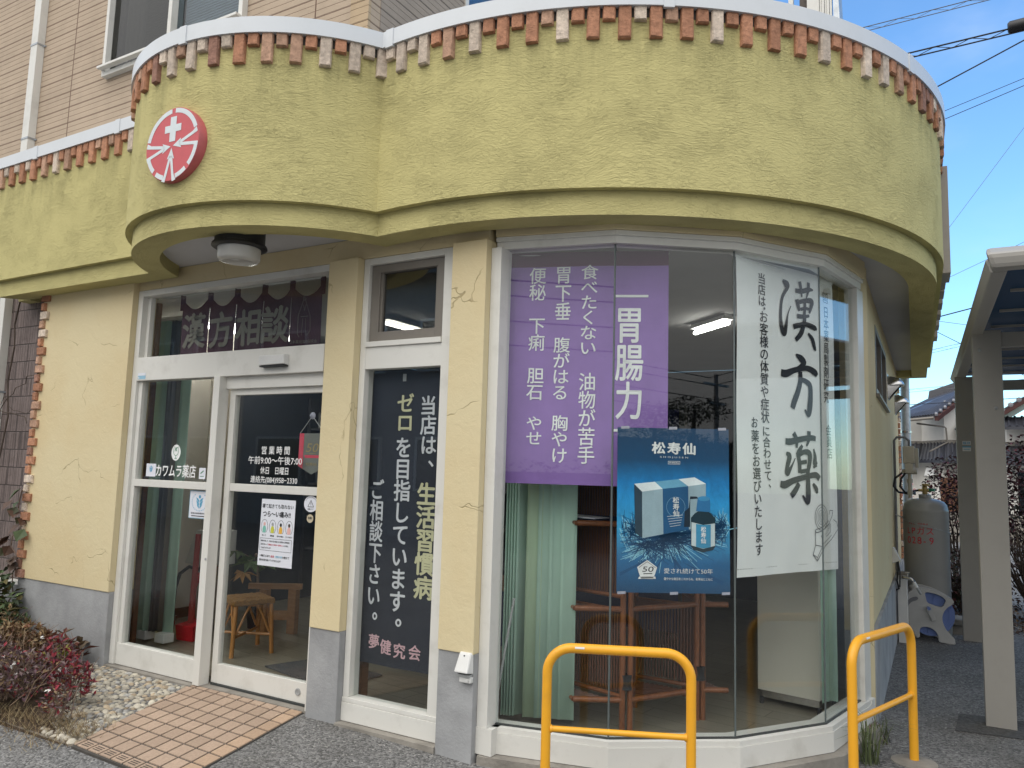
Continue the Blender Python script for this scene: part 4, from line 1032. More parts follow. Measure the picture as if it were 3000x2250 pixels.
# ------------------------------------------------------------------ banners behind the glass
# purple banner in the bay
def d_pur(u, v): return .006*math.sin(u*9+1.2*v)+.003*math.sin(u*31+v*2)*(1-(v-1.4)/1.4)+.004*math.sin(v*5+u*3)
SPu = Surf((-2.24, .13), (-1.37, .45), d_pur)
T_ = thing('purple_banner', 'purple cloth banner with white stomach complaint lettering hanging inside the bay window', 'banner', SPu.pt(.46, 1.40))
q = MB(); cloth(q, SPu, .006, .925, 1.40, 2.63, 44, 50); q.build('cloth', purple_c, T_, smooth=True)
q = MB(); cloth(q, SPu, .006, .925, 2.631, 2.715, 44, 4); q.build('soffit_reflection_band', purple_d, T_, smooth=True)  # maroon strip paints the dark soffit reflection over the banner's top
q = MB(); q.tube([SPu.pt(-.0, 2.70, -.008), SPu.pt(.93, 2.70, -.008)], .006, 8); q.build('rod', white_pl, T_)
q = MB()
for tx, a, b, w_ in (('食べたくない', (.488, 2.637), (.484, 2.12), .094), ('油物が苦手', (.484, 2.024), (.484, 1.515), .094), ('胃下垂', (.34, 2.635), (.339, 2.32), .092), ('腹がはる', (.337, 2.225), (.331, 1.867), .092), ('胸やけ', (.334, 1.785), (.336, 1.515), .09),
                     ('便秘', (.191, 2.629), (.191, 2.435), .094), ('下痢', (.192, 2.341), (.192, 2.146), .092), ('胆石', (.192, 2.053), (.188, 1.865), .092), ('やせ', (.190, 1.778), (.193, 1.611), .087), ('胃腸力', (.711, 2.400), (.717, 1.765), .142)):
    vtext(q, SPu, tx, a, b, w_*(.95 if w_ < .12 else 1), .009 if w_ < .12 else .016)
poly(q, SPu, [(.635, 2.448), (.815, 2.448), (.815, 2.462), (.635, 2.462)], .004); poly(q, SPu, [(.625, 1.698), (.80, 1.698), (.80, 1.712), (.625, 1.712)], .004)
q.build('lettering', ink_white, T_)
# white banner
def d_wh(u, v): return .007*math.sin(u*8+.8*v)+.004*math.sin(u*23-v*3)*max(0, (1.5-v))+.003*math.sin(v*6)
SWh = Surf((-1.065, .62), (-.70, 1.42), d_wh)
T_ = thing('white_banner', 'white cloth banner with big black 漢方薬 brush lettering hanging inside the bay window', 'banner', SWh.pt(.49, .93))
q = MB(); cloth(q, SWh, .03, .972, .935, 2.715, 44, 60); q.build('cloth', white_c, T_, smooth=True)
q = MB(); q.tube([SWh.pt(.01, 2.70, -.008), SWh.pt(.99, 2.70, -.008)], .006, 8); q.build('rod', white_pl, T_)
q = MB()
def brush(stroke, u0, v1, w_, h_, s):
    """one brush stroke: (x, y, width) points in a unit cell, smoothly interpolated, drawn as a tapering ribbon"""
    P = stroke; pts = []
    for i in range(len(P)-1):
        p0, p1, p2, p3 = P[max(i-1, 0)], P[i], P[i+1], P[min(i+2, len(P)-1)]
        for k in range(7):
            t = k/7
            pts.append([.5*((2*p1[j])+(-p0[j]+p2[j])*t+(2*p0[j]-5*p1[j]+4*p2[j]-p3[j])*t*t+(-p0[j]+3*p1[j]-3*p2[j]+p3[j])*t**3) for j in range(3)])
    pts.append(list(P[-1]))
    L_, R2 = [], []
    for i, (x, y, wd) in enumerate(pts):
        a, b = pts[max(i-1, 0)], pts[min(i+1, len(pts)-1)]
        dx, dy = (b[0]-a[0])*w_, (b[1]-a[1])*h_; l = math.hypot(dx, dy) or 1
        px, py = -dy/l*max(wd, .012)*s, dx/l*max(wd, .012)*s
        L_.append((u0+x*w_-px, v1-y*h_+py)); R2.append((u0+x*w_+px, v1-y*h_-py))
    for i in range(len(pts)-1): q.add([SWh.pt(*p, .004) for p in (L_[i], L_[i+1], R2[i+1], R2[i])], [(0, 1, 2, 3)])
KAN = [[(.10,.06,.03),(.20,.11,.09),(.21,.16,.05),(.08,.32,.04),(.03,.55,.045),(.05,.75,.06),(.12,.84,.07),(.17,.72,.05),(.22,.55,.02),(.30,.42,.005)],
       [(.43,.17,.05),(.60,.16,.055),(.80,.11,.05),(.93,.10,.02)], [(.55,.02,.05),(.58,.12,.045),(.60,.25,.02)], [(.80,.00,.055),(.79,.12,.045),(.72,.26,.012)],
       [(.46,.30,.06),(.50,.40,.055),(.52,.47,.03)], [(.50,.34,.045),(.70,.29,.05),(.88,.28,.065),(.86,.36,.055),(.80,.47,.03)], [(.55,.44,.035),(.70,.41,.035),(.82,.41,.03)],
       [(.68,.28,.045),(.68,.40,.045),(.66,.52,.045)], [(.46,.55,.05),(.62,.54,.045),(.80,.51,.03)], [(.36,.72,.06),(.52,.68,.055),(.72,.65,.055),(.96,.68,.06),(.99,.71,.02)],
       [(.68,.52,.05),(.64,.66,.06),(.56,.80,.065),(.42,.91,.05)], [(.76,.78,.03),(.88,.86,.06),(.94,.97,.055),(.98,1.02,.02)]]
HOU = [[(.40,.00,.02),(.52,.05,.075),(.62,.11,.07),(.55,.16,.04),(.44,.20,.01)], [(.02,.33,.075),(.16,.33,.08),(.40,.25,.06),(.70,.20,.06),(.92,.25,.075),(.98,.30,.05)],
       [(.52,.27,.06),(.52,.42,.07),(.46,.60,.075),(.36,.78,.08),(.32,.88,.07)], [(.56,.40,.05),(.68,.42,.055),(.78,.48,.07),(.80,.62,.075),(.78,.82,.085),(.74,.96,.06),(.64,.88,.02)]]
YAKU = [[(.17,.16,.06),(.30,.16,.065),(.60,.11,.055),(.82,.09,.055),(.92,.10,.05)], [(.37,.04,.055),(.44,.13,.05),(.44,.24,.03)], [(.75,.00,.055),(.74,.11,.05),(.68,.21,.02)],
        [(.58,.20,.03),(.50,.28,.055),(.44,.34,.04)], [(.18,.32,.03),(.26,.36,.065),(.20,.50,.055),(.20,.58,.07),(.30,.50,.03),(.40,.38,.01)], [(.47,.33,.055),(.50,.45,.055),(.50,.58,.05)], [(.48,.34,.05),(.62,.29,.05),(.75,.31,.065),(.75,.42,.06),(.70,.56,.05)], [(.52,.44,.04),(.68,.42,.04)], [(.52,.56,.04),(.68,.54,.04)],
        [(.86,.24,.02),(.89,.35,.05),(.88,.44,.06),(.94,.42,.03)], [(.84,.50,.02),(.92,.45,.05)], [(.02,.73,.06),(.14,.74,.075),(.36,.68,.06),(.70,.62,.055),(.90,.60,.06),(.99,.65,.065)], [(.70,.54,.055),(.70,.70,.065),(.70,.88,.075),(.68,.97,.055),(.56,.88,.02)], [(.48,.72,.05),(.38,.82,.065),(.28,.89,.06)], [(.82,.72,.03),(.90,.79,.055),(.92,.85,.03)]]
for S_, (u0, v1, w_, h_) in ((KAN, (.425, 2.655, .345, .405)), (HOU, (.433, 2.20, .348, .365)), (YAKU, (.414, 1.752, .372, .43))):
    for st in S_: brush(st, u0, v1, w_, h_, w_*.80)
for tx, a, b, w_ in (('当店は', (.266, 2.641), (.264, 2.444), .067), ('お客様の体質や症状', (.276, 2.422), (.291, 1.776), .075), ('に合わせて、', (.296, 1.763), (.310, 1.39), .068), ('お', (.187, 1.807), (.186, 1.742), .059), ('薬をお選びいたします', (.19, 1.734), (.212, 1.043), .068),
                     ('日本薬局製剤研究', (.884, 2.536), (.875, 1.933), .052), ('会員店', (.893, 1.803), (.903, 1.594), .054)): vtext(q, SWh, tx, a, b, w_, .008)
poly(q, SWh, ell(.285, 2.435, .008, .008, 8), .004)
# crown mark and the line drawing of a herb jar
line(q, SWh, [(.855, 2.560), (.905, 2.556), (.905, 2.570), (.855, 2.574)], .004, .004, True); line(q, SWh, [(.857, 2.575), (.850, 2.610), (.857, 2.622), (.866, 2.612), (.880, 2.628), (.895, 2.610), (.904, 2.618), (.910, 2.603), (.904, 2.572)], .004, .004); line(q, SWh, ell(.872, 2.596, .009, .018, 12), .003, .004); line(q, SWh, ell(.889, 2.595, .009, .018, 12), .003, .004); poly(q, SWh, ell(.880, 2.634, .004, .004, 6), .004)
for rr in (1., .78, .56, .36, .2): line(q, SWh, ell(.795, 1.245, .062*rr, .075*rr, 26), .0035 if rr == 1 else .0026, .004, True)
line(q, SWh, [(.74, 1.155), (.80, 1.165), (.86, 1.195), (.905, 1.250), (.915, 1.285), (.88, 1.285), (.875, 1.262)], .004, .004); line(q, SWh, [(.742, 1.155), (.738, 1.175), (.80, 1.185), (.87, 1.225)], .0035, .004)
line(q, SWh, [(.735, 1.17), (.738, 1.085), (.715, 1.030), (.755, .992), (.83, 1.075), (.90, 1.115), (.97, 1.175), (.955, 1.215), (.92, 1.232)], .004, .004); line(q, SWh, [(.738, 1.085), (.80, 1.075), (.805, 1.115), (.79, 1.14)], .0035, .004); line(q, SWh, [(.755, 1.012), (.82, 1.092), (.90, 1.14)], .003, .004); line(q, SWh, [(.83, 1.19), (.885, 1.208), (.89, 1.16), (.84, 1.13)], .003, .004); line(q, SWh, [(.72, 1.03), (.755, 1.012), (.757, .993)], .003, .004)
for k in range(9): line(q, SWh, [(.83+.006*k, 1.15+.007*k), (.845+.006*k, 1.138+.007*k)], .002, .004)
q.build('lettering', ink_black, T_)
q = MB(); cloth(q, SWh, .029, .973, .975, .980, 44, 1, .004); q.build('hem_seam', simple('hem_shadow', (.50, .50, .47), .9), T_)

# black banner of the narrow window
def d_bl(u, v): return .004*math.sin(u*17+v*1.3)+.004*math.sin(v*4)
SBl = Surf((0, .075), (1, .075), d_bl)
WX = 1.16
T_ = thing('black_banner', 'black cloth banner with white and gold lifestyle disease lettering in the narrow window', 'banner', SBl.pt(-2.82, .32))
q = MB(); cloth(q, SBl, -3.150, -2.53, .315, 2.05, 24, 50); q.build('cloth', black_c, T_, smooth=True)
a = MB(); vtext(a, SBl, '当店は、', (-2.705, 1.894), (-2.685, 1.430), .108, .022); vtext(a, SBl, 'を目指しています。', (-2.876, 1.652), (-2.870, .50), .105, .022); vtext(a, SBl, 'ご相談下さい。', (-3.065, 1.395), (-3.048, .518), .096, .022); a.build('lettering', ink_silver, T_)
a = MB(); vtext(a, SBl, '生活習慣病', (-2.697, 1.385), (-2.688, .72), .127, .03); vtext(a, SBl, 'ゼロ', (-2.873, 1.912), (-2.871, 1.678), .108, .024); a.build('gold_lettering', ink_gold, T_)
a = MB()
for ch, u, v in (('夢', -3.03, .443), ('健', -2.937, .425), ('究', -2.837, .415), ('会', -2.731, .419)): put(a, SBl, ch, u, v, .088, .088, .025)
a.build('pink_lettering', ink_pink, T_)
a = MB(); poly(a, SBl, [(-2.90, 1.985), (-2.875, 1.985), (-2.875, 2.03), (-2.90, 2.03)], .004); a.build('tape', grey_pl, T_)

# maroon noren curtain in the transom
def d_no(u, v): return .012*math.sin(u*19)*max(0., min(1, (2.75-v)*2))+.004*math.sin(u*43+v*5)
SNo = Surf((0, .12), (1, .12), d_no)
T_ = thing('noren_curtain', 'maroon noren curtain with faded 漢方相談 lettering hanging in the transom above the door', 'curtain', SNo.pt(-4.36, 2.24))
q = MB(); splits = [-5.075, -4.765, -4.475, -4.193, -3.925, -3.645]
for a, b in zip(splits, splits[1:]):
    cloth(q, SNo, a+.004, b-.004, 2.238, 2.60, 10, 10)
    # scalloped top between two loops
    n_ = 10
    for i in range(n_):
        u0_, u1_ = a+.004+(b-a-.008)*i/n_, a+.004+(b-a-.008)*(i+1)/n_
        f = lambda u: 2.60+.085*abs((u-(a+b)/2)/((b-a)/2))**1.8
        q.add([SNo.pt(u0_, 2.6, 0), SNo.pt(u1_, 2.6, 0), SNo.pt(u1_, f(u1_), 0), SNo.pt(u0_, f(u0_), 0)], [(0, 1, 2, 3)])
for s_ in splits: cloth(q, SNo, s_-.024, s_+.024, 2.60, 2.742, 3, 5, .004)
q.build('cloth', noren_c, T_, smooth=True)
q = MB(); q.tube([(-5.37, .127, 2.722), (-3.47, .127, 2.722)], .011, 8); q.build('rod', white_pl, T_, smooth=True)
a = MB()
for ch, u0_, v0_, u1_, v1_ in (('漢', -5.054, 2.305, -4.790, 2.565), ('方', -4.751, 2.30, -4.493, 2.55), ('相', -4.461, 2.295, -4.196, 2.552), ('談', -4.189, 2.298, -3.946, 2.552)): put(a, SNo, ch, (u0_+u1_)/2, (v0_+v1_)/2, .275, .275, .03, .006)
fit(a, SNo, '日本薬局製剤研究会', -3.90, 2.275, -3.68, 2.300, .0, .006)
line(a, SNo, [(-3.80, 2.60), (-3.82, 2.55), (-3.85, 2.47), (-3.845, 2.34), (-3.83, 2.32)], .003, .006); line(a, SNo, [(-3.80, 2.60), (-3.78, 2.545), (-3.745, 2.46), (-3.74, 2.36), (-3.77, 2.33)], .003, .006); line(a, SNo, ell(-3.797, 2.595, .018, .024, 14), .003, .006); line(a, SNo, [(-3.81, 2.54), (-3.797, 2.50), (-3.785, 2.54)], .003, .006); line(a, SNo, [(-3.83, 2.46), (-3.76, 2.46)], .003, .006); line(a, SNo, [(-3.81, 2.45), (-3.815, 2.33)], .0025, .006); line(a, SNo, [(-3.785, 2.45), (-3.78, 2.33)], .0025, .006)
a.build('lettering', ink_noren, T_)

# blue product poster taped inside the second pane of the bay
SPo = Surf((-1.585, .19), (-1.045, .58)); SPo.a = SPo.a - SPo.N*.0085
T_ = thing('poster', 'blue product poster with a box and bottle taped inside the bay window', 'poster', SPo.pt(.34, .86))
def poster_mat():
    m, t, b = _base('poster_print')
    c = t.nodes.new('ShaderNodeTexCoord'); s_ = t.nodes.new('ShaderNodeSeparateXYZ'); t.links.new(c.outputs['UV'], s_.inputs[0])
    r = t.nodes.new('ShaderNodeValToRGB'); t.links.new(s_.outputs['Y'], r.inputs['Fac'])
    e = r.color_ramp.elements; e[0].position = 0.; e[0].color = (.012, .07, .16, 1); e[1].position = 1.; e[1].color = (.008, .050, .12, 1)
    for p, cc in ((.18, (.02, .15, .34)), (.38, (.06, .42, .74)), (.55, (.03, .38, .80)), (.66, (.015, .26, .62)), (.80, (.008, .075, .18))):
        k = e.new(p); k.color = (*cc, 1)
    n = _noise(t, 9, 6, .65, c.outputs['UV'], None, 1.5).outputs['Fac']
    t.links.new(_mix(t, _mr(t, n, .3, .7, 0, .35), r.outputs['Color'], (.01, .05, .12)), b.inputs['Base Color']); b.inputs['Roughness'].default_value = .35
    return m
q = MB(); pu = [(.034, .858), (.644, .857), (.637, 1.722), (.028, 1.713)]
q.v = [SPo.pt(u, v, 0) for u, v in pu]+[SPo.pt(u, v, -.0006) for u, v in pu]; q.c = [None]*8; q.f = [(0, 1, 2, 3), (7, 6, 5, 4), (0, 4, 5, 1), (1, 5, 6, 2), (2, 6, 7, 3), (3, 7, 4, 0)]; q.uv = [(0, 0), (1, 0), (1, 1), (0, 1)]*2
q.build('sheet', poster_mat(), T_)
rnd = random.Random(8); q1, q2 = MB(), MB()
for (cu_, cv_, n_, r0_, a0, a1) in ((.30, 1.155, 330, .30, 140, 400), (.50, 1.14, 260, .22, -40, 210), (.10, 1.18, 160, .18, 80, 340), (.60, 1.20, 160, .17, 50, 280), (.20, 1.10, 140, .2, 120, 400)):
    for k in range(n_):
        a = R_(rnd.uniform(a0, a1)); r_ = r0_*rnd.uniform(.35, 1); u0_, v0_ = cu_+rnd.gauss(0, .025), cv_+rnd.gauss(0, .012)
        u1_, v1_ = u0_+r_*math.cos(a), v0_+r_*.55*math.sin(a)
        if not (.05 < u1_ < .63 and .93 < v1_ < 1.36): continue
        line(q1 if k % 2 else q2, SPo, [(u0_, v0_), (u1_, v1_)], .0046, .0008 if k % 2 else .0012, False, .0018)
for (x0, y0, x1, y1, x2, y2) in ((.30, 1.07, .20, .93, .22, .93), (.31, 1.07, .38, .96, .40, .97), (.38, 1.02, .60, .90, .61, .92), (.28, 1.07, .05, .96, .05, .94), (.34, 1.04, .34, .98, .355, .985)):
    poly(q2, SPo, [(x0, y0), (x1, y1), (x2, y2)], .0010)
q1.build('needle_print', simple('print_needles', (.34, .70, .84), .5), T_); q2.build('needle_print', simple('print_needles_dark', (.008, .08, .20), .5), T_)
def pp(name, m_, polys, off):
    a = MB()
    for p in polys: poly(a, SPo, p, off)
    return a.build(name, m_, T_)
pp('box_print', simple('print_box_dark', (.025, .055, .085), .5), [[(.168, 1.137), (.164, 1.378), (.121, 1.418), (.129, 1.165)]], .0016)
pp('box_print', simple('print_box_front', (.34, .46, .52), .5), [[(.168, 1.137), (.281, 1.160), (.275, 1.396), (.164, 1.378)], [(.419, 1.187), (.509, 1.197), (.511, 1.429), (.414, 1.413)]], .0016)
pp('box_print', simple('print_box_top', (.82, .88, .90), .5), [[(.164, 1.378), (.275, 1.396), (.232, 1.432), (.121, 1.418)], [(.414, 1.413), (.511, 1.429), (.448, 1.461), (.362, 1.449)]], .0016)
pp('box_print', simple('print_box_band', (.16, .42, .60), .5), [[(.275, 1.396), (.414, 1.413), (.362, 1.449), (.232, 1.432)]], .0016)
pp('box_print', simple('print_box_panel', (.012, .10, .24), .5), [[(.281, 1.160), (.419, 1.187), (.414, 1.413), (.275, 1.396)], ], .0016)
a = MB(); line(a, SPo, ell(.347, 1.303, .050, .052, 30), .0014, .0024, True); a.build('ring_print', ink_lblue, T_)
pp('bottle_shadow', simple('print_shadow', (.006, .02, .04), .5), [[(.392, 1.20), (.425, 1.20), (.425, 1.345), (.470, 1.350), (.46, 1.36), (.425, 1.36), (.418, 1.30), (.395, 1.28)]], .0020)
pp('bottle_print', simple('print_glass', (.008, .035, .055), .4), [[(.430, 1.10), (.445, 1.082), (.496, 1.070), (.547, 1.082), (.562, 1.10), (.562, 1.248), (.540, 1.272), (.524, 1.283), (.468, 1.283), (.450, 1.272), (.429, 1.248)]], .0024)
pp('bottle_print', simple('print_label_side', (.60, .68, .70), .4), [[(.432, 1.105), (.496, 1.088), (.560, 1.105), (.560, 1.222), (.496, 1.212), (.432, 1.226)]], .0030)
pp('bottle_print', simple('print_label', (.055, .30, .50), .4), [[(.457, 1.098), (.496, 1.090), (.537, 1.098), (.537, 1.215), (.496, 1.212), (.457, 1.217)]], .0036)
pp('bottle_print', simple('print_cap', (.03, .19, .42), .4), [[(.457, 1.284), (.535, 1.280), (.532, 1.352), (.500, 1.360), (.466, 1.354)]], .0030)
pp('bottle_print', simple('print_cap_top', (.06, .30, .55), .4), [ell(.499, 1.350, .033, .013, 16)], .0034)
a = MB()
for i, ch in enumerate('松寿仙'):
    put(a, SPo, ch, .252+.0835*i, 1.611+.0*i, .076, .066, .035, .0026); put(a, SPo, ch, .347+.001*i, 1.338-.034*i, .036, .034, .02, .0030); put(a, SPo, ch, .497, 1.190-.030*i, .030, .030, .02, .0046)
fit(a, SPo, 'S H O J U S E N', .260, 1.557, .412, 1.568, -.005, .0026)
line(a, SPo, [(.304, 1.527), (.368, 1.528), (.368, 1.543), (.304, 1.542)], .002, .0026, True); fit(a, SPo, '第3類医薬品', .309, 1.531, .363, 1.539, .01, .0026)
fit(a, SPo, '愛され続けて50年', .285, .958, .548, .985, .0, .0026); fit(a, SPo, '健やかな毎日をこれからも、松寿仙とともに', .285, .924, .547, .938, .01, .0026)
for k in range(5): line(a, SPo, [(.30+.004*k, 1.252-.013*k), (.385-.003*k, 1.262-.013*k)], .002, .0030)
star = []
for k in range(10):
    r_ = .056 if k % 2 == 0 else .046; an = R_(90+36*k); star.append((.195+r_*math.cos(an), .972+r_*.95*math.sin(an)))
poly(a, SPo, star, .0026); poly(a, SPo, [(.148, .928), (.242, .930), (.238, .942), (.152, .940)], .0026); a.build('lettering', ink_white, T_)
a = MB(); fit(a, SPo, '50', .168, .965, .226, .992, .0, .0036, .2); line(a, SPo, [(star[k][0]*.84+.195*.16, star[k][1]*.84+.972*.16) for k in (0, 1, 2)], .002, .0036); line(a, SPo, [(star[k][0]*.84+.195*.16, star[k][1]*.84+.972*.16) for k in (8, 9, 0)], .002, .0036); line(a, SPo, [(.175, .955), (.222, .957)], .004, .0036); line(a, SPo, [(.165, .936), (.228, .937)], .002, .0036); a.build('badge_print', ink_black, T_)
a = MB()
for (u, v) in ((.07, 1.712), (.60, 1.72), (.06, .855), (.62, .857), (.33, 1.716), (.34, .855)): poly(a, SPo, [(u-.022, v-.006), (u+.022, v-.004), (u+.022, v+.010), (u-.022, v+.008)], .0014)
a.build('tape', clear_cup, T_)

# ================================================================== GUARD HOOPS
def hoop(label, A, B, top, bar, r, rb):
    A, B = Vector((*A, 0)), Vector((*B, 0)); d = (B-A).normalized(); L_ = (B-A).length; R0 = .115
    T_ = thing('guard_hoop', label, 'guard hoop', tuple((A+B)/2), 'yellow guard hoops round the bay window')
    P = [A+Vector((0, 0, gz(A.x, A.y)-.1)), A+Vector((0, 0, top-R0))]
    P += [A+d*(R0-R0*math.cos(a))+Vector((0, 0, top-R0+R0*math.sin(a))) for a in [math.pi/2*i/10 for i in range(1, 11)]]
    P += [A+d*(L_-R0+R0*math.sin(a))+Vector((0, 0, top-R0+R0*math.cos(a))) for a in [math.pi/2*i/10 for i in range(0, 11)]]
    P += [B+Vector((0, 0, gz(B.x, B.y)-.1))]
    q = MB(); q.tube(P, r, 24); q.build('hoop_tube', yel_paint, T_, smooth=True)
    q = MB(); q.tube([A+Vector((0, 0, bar))+d*r*.8, A+d*L_*.5+Vector((0, 0, bar)), B+Vector((0, 0, bar))-d*r*.8], rb, 18); q.build('crossbar', yel_paint, T_, smooth=True)
    q = MB()
    for p, s_ in ((A, 1), (B, -1)): q.tube([p+Vector((0, 0, bar))+d*s_*r*.85, p+Vector((0, 0, bar))+d*s_*(r+.006)], rb+.004, 14)
    q.build_each('weld_bead', yel_paint, T_, smooth=True)
    q = MB(); nrm = Vector((d.y, -d.x, 0)); c = A+d*(R0+.035)+Vector((0, 0, top))
    vs = []
    for k in range(7):
        a = R_(-5+11*k)
        for e in (-.022, .022): vs.append(c+d*e+nrm*(r+.0012)*math.cos(a)*1.0+Vector((0, 0, (r+.0012)*math.sin(a)*.999)))
    q.add(vs[2:8], [(0, 1, 3, 2), (2, 3, 5, 4)]); q.build('maker_sticker', white_pl, T_)
    q = MB()
    for p in (A, B): q.lathe([(.12, -.1), (.12, .004), (.06, .012), (r, .016)], (p.x, p.y, gz(p.x, p.y)), 20)
    q.build_each('concrete_foot', concrete, T_)
    return T_
hoop('yellow steel guard hoop in front of the blue poster window', (-1.705, -.27), (-1.099, -.005), .651, .284, .0226, .0138)
hoop('yellow steel guard hoop at the right end of the bay window beside the side wall', (-.505, .745), (-.275, 1.50), .655, .27, .0240, .0150)

# ================================================================== CARPORT
CPT = thing('carport', 'beige aluminium carport with blue roof panels beside the shop', 'carport', (.15, 3.5, -.1))
Cx = Vector((math.cos(R_(2.2)), math.sin(R_(2.2)), 0)); Cy = Vector((-math.sin(R_(2.2)), math.cos(R_(2.2)), 0)); C0 = Vector((.095, 2.51, 0))
def cb(mb, x0, x1, y0, y1, z0, z1, dz=0.):
    p = [C0+Cx*x+Cy*y for x, y in ((x0, y0), (x1, y0), (x1, y1), (x0, y1))]
    mb.hexa([(q.x, q.y, z0) for q in p]+[(q.x, q.y, z1) for q in p]); return mb
for (yy, zt) in ((0, 2.515), (3.12, 2.57)):
    q = MB(); cb(q, 0, .172, yy, yy+.10, -.14, zt); P_ = q.build('post', carport_m, CPT, bevel=.004)
    q = MB()
    for (x, z) in ((.042, 2.38), (.125, 1.98)):
        p = C0+Cx*x+Cy*(yy)+Vector((0, 0, z)); q.lathe([(.012, 0), (.012, .006), (.006, .011)], tuple(p), 12, 'y')
    q.build_each('bolt', grey_pl, P_, smooth=True)
    if yy:
        q = MB(); s2 = Surf((C0+Cy*yy).to_2d(), (C0+Cx+Cy*yy).to_2d())
        poly(q, s2, [(.05, 1.80), (.125, 1.80), (.125, 1.85), (.05, 1.85)], .001); poly(q, s2, [(.05, 1.865), (.125, 1.865), (.125, 1.905), (.05, 1.905)], .001); q.build('label', white_pl, P_)
        q = MB(); fit(q, s2, '最高 注意', .057, 1.872, .118, 1.898, .02, .0018); poly(q, s2, [(.05, 1.838), (.125, 1.838), (.125, 1.85), (.05, 1.85)], .0016); line(q, s2, [(.06, 1.82), (.115, 1.82)], .006, .0016); q.build('label_print', ink_blue, P_)
# side beam (edge of the roof), front gutter, cross beams, roof panels
q = MB(); p = [(.10, .5), (.213, .5), (.075, 6.3), (-.05, 6.3)]
q.hexa([(.150, .5, 2.436), (.216, .5, 2.440), (.062, 6.35, 2.58), (-.030, 6.35, 2.58), (.128, .5, 2.500), (.22, .5, 2.545), (.062, 6.35, 2.70), (-.072, 6.35, 2.64)]); q.build('side_beam', carport_m, CPT, bevel=.008)
q = MB(); q.hexa([(.150, .40, 2.436), (3.2, .52, 2.436), (3.2, .62, 2.44), (.15, .50, 2.44), (.128, .38, 2.50), (3.2, .50, 2.52), (3.2, .62, 2.56), (.13, .50, 2.56)]); q.build('front_gutter', carport_m, CPT, bevel=.02)
q = MB(); cb(q, .173, 3.1, .02, .085, 2.40, 2.50); cb(q, .173, 3.1, 3.14, 3.205, 2.43, 2.53); q.build_each('cross_beam', carport_m, CPT, bevel=.004)
q = MB()
for k in range(9):
    y = -1.93+.66*k; cb(q, .12, 3.1, y, y+.018, 2.486+.018*k, 2.50+.018*k)
q.build_each('purlin', carport_m, CPT)
q = MB(); q.hexa([(.19, .55, 2.502), (3.2, .63, 2.502), (3.0, 6.4, 2.66), (.0, 6.3, 2.66), (.19, .55, 2.507), (3.2, .63, 2.507), (3.0, 6.4, 2.665), (.0, 6.3, 2.665)]); q.build('roof_panel', poly_m, CPT)

# ================================================================== GAS CYLINDER, METER, TAP, HOSE REEL
GX, GY = -.335, 5.78
T_ = thing('gas_cylinder', 'tall grey gas cylinder with red lettering chained beside the yellow side wall', 'gas cylinder', (GX, GY, -.1))
q = MB(); q.lathe([(.20, -.1), (.215, -.07), (.217, 1.16), (.218, 1.165), (.218, 1.18), (.213, 1.19), (.205, 1.235), (.175, 1.27), (.12, 1.292), (.06, 1.30)], (GX, GY, 0), 40); q.build('body', gas_grey, T_, smooth=True)
q = MB(); q.lathe([(.06, 1.295), (.06, 1.34), (.045, 1.345)], (GX, GY, 0), 18); q.build('neck', gas_grey, T_, smooth=True)
q = MB(); q.lathe([(.022, 1.34), (.026, 1.36), (.026, 1.42), (.015, 1.43)], (GX, GY, 0), 12); q.tube([(GX-.06, GY-.01, 1.385), (GX+.05, GY, 1.385)], .016, 10); q.lathe([(.035, 1.43), (.038, 1.44), (.035, 1.455)], (GX+.01, GY, 0), 14); q.build('valve', brass, T_, smooth=True)
q = MB(); q.lathe([(.03, 1.375), (.032, 1.39), (.03, 1.405)], (GX+.065, GY, 0), 10); q.build('green_cap', simple('green_cap_paint', (.02, .22, .12), .5), T_, smooth=True)
# red lettering wrapped on the body
def wraptext(mb, txt, a0, z0, z1, wchar, bold=.03):
    a = a0
    for ch in txt:
        vs, fs = glyph(ch); 
        if vs:
            x0 = min(v[0] for v in vs); sc_ = z1-z0
            o = [((v[0])*wchar, z0+(v[1]/.8)*sc_) for v in vs]
            mb.add([(GX+.2188*math.sin(a+x/.218), GY-.2188*math.cos(a+x/.218), z) for x, z in o], fs)
        a += wchar*(.62 if ord(ch) < 128 else 1.0)/.218
q = MB(); wraptext(q, 'LPガス', R_(-50), .935, 1.005, .085); wraptext(q, '028-9', R_(-50), .835, .915, .090); wraptext(q, 'TEL 0084', R_(-44), 1.03, 1.05, .04); q.build('red_lettering', red_ink, T_)
T_ = thing('chain', 'steel chain slung around the grey gas cylinder from the side wall', 'chain', (-.55, 5.6, 1.05))
q = MB(); pts = [(-.60, 5.45, 1.13)]
for k in range(13):
    a = R_(-80+13.5*k); pts.append((GX+.226*math.sin(a), GY-.226*math.cos(a), 1.09-.012*k))
for i in range(len(pts)-1):
    a, b = Vector(pts[i]), Vector(pts[i+1]); n_ = max(2, int((b-a).length/.022))
    for k in range(n_):
        p0, p1 = a.lerp(b, k/n_), a.lerp(b, (k+1.25)/n_); m_ = (p0+p1)/2; w_ = Vector((0, 0, .006)) if k % 2 else (p1-p0).cross(Vector((0, 0, 1))).normalized()*.004
        q.tube([p0, m_+w_, p1], .0022, 4, False); q.tube([p0, m_-w_, p1], .0022, 4, False)
q.build('chain_links', galv, T_)
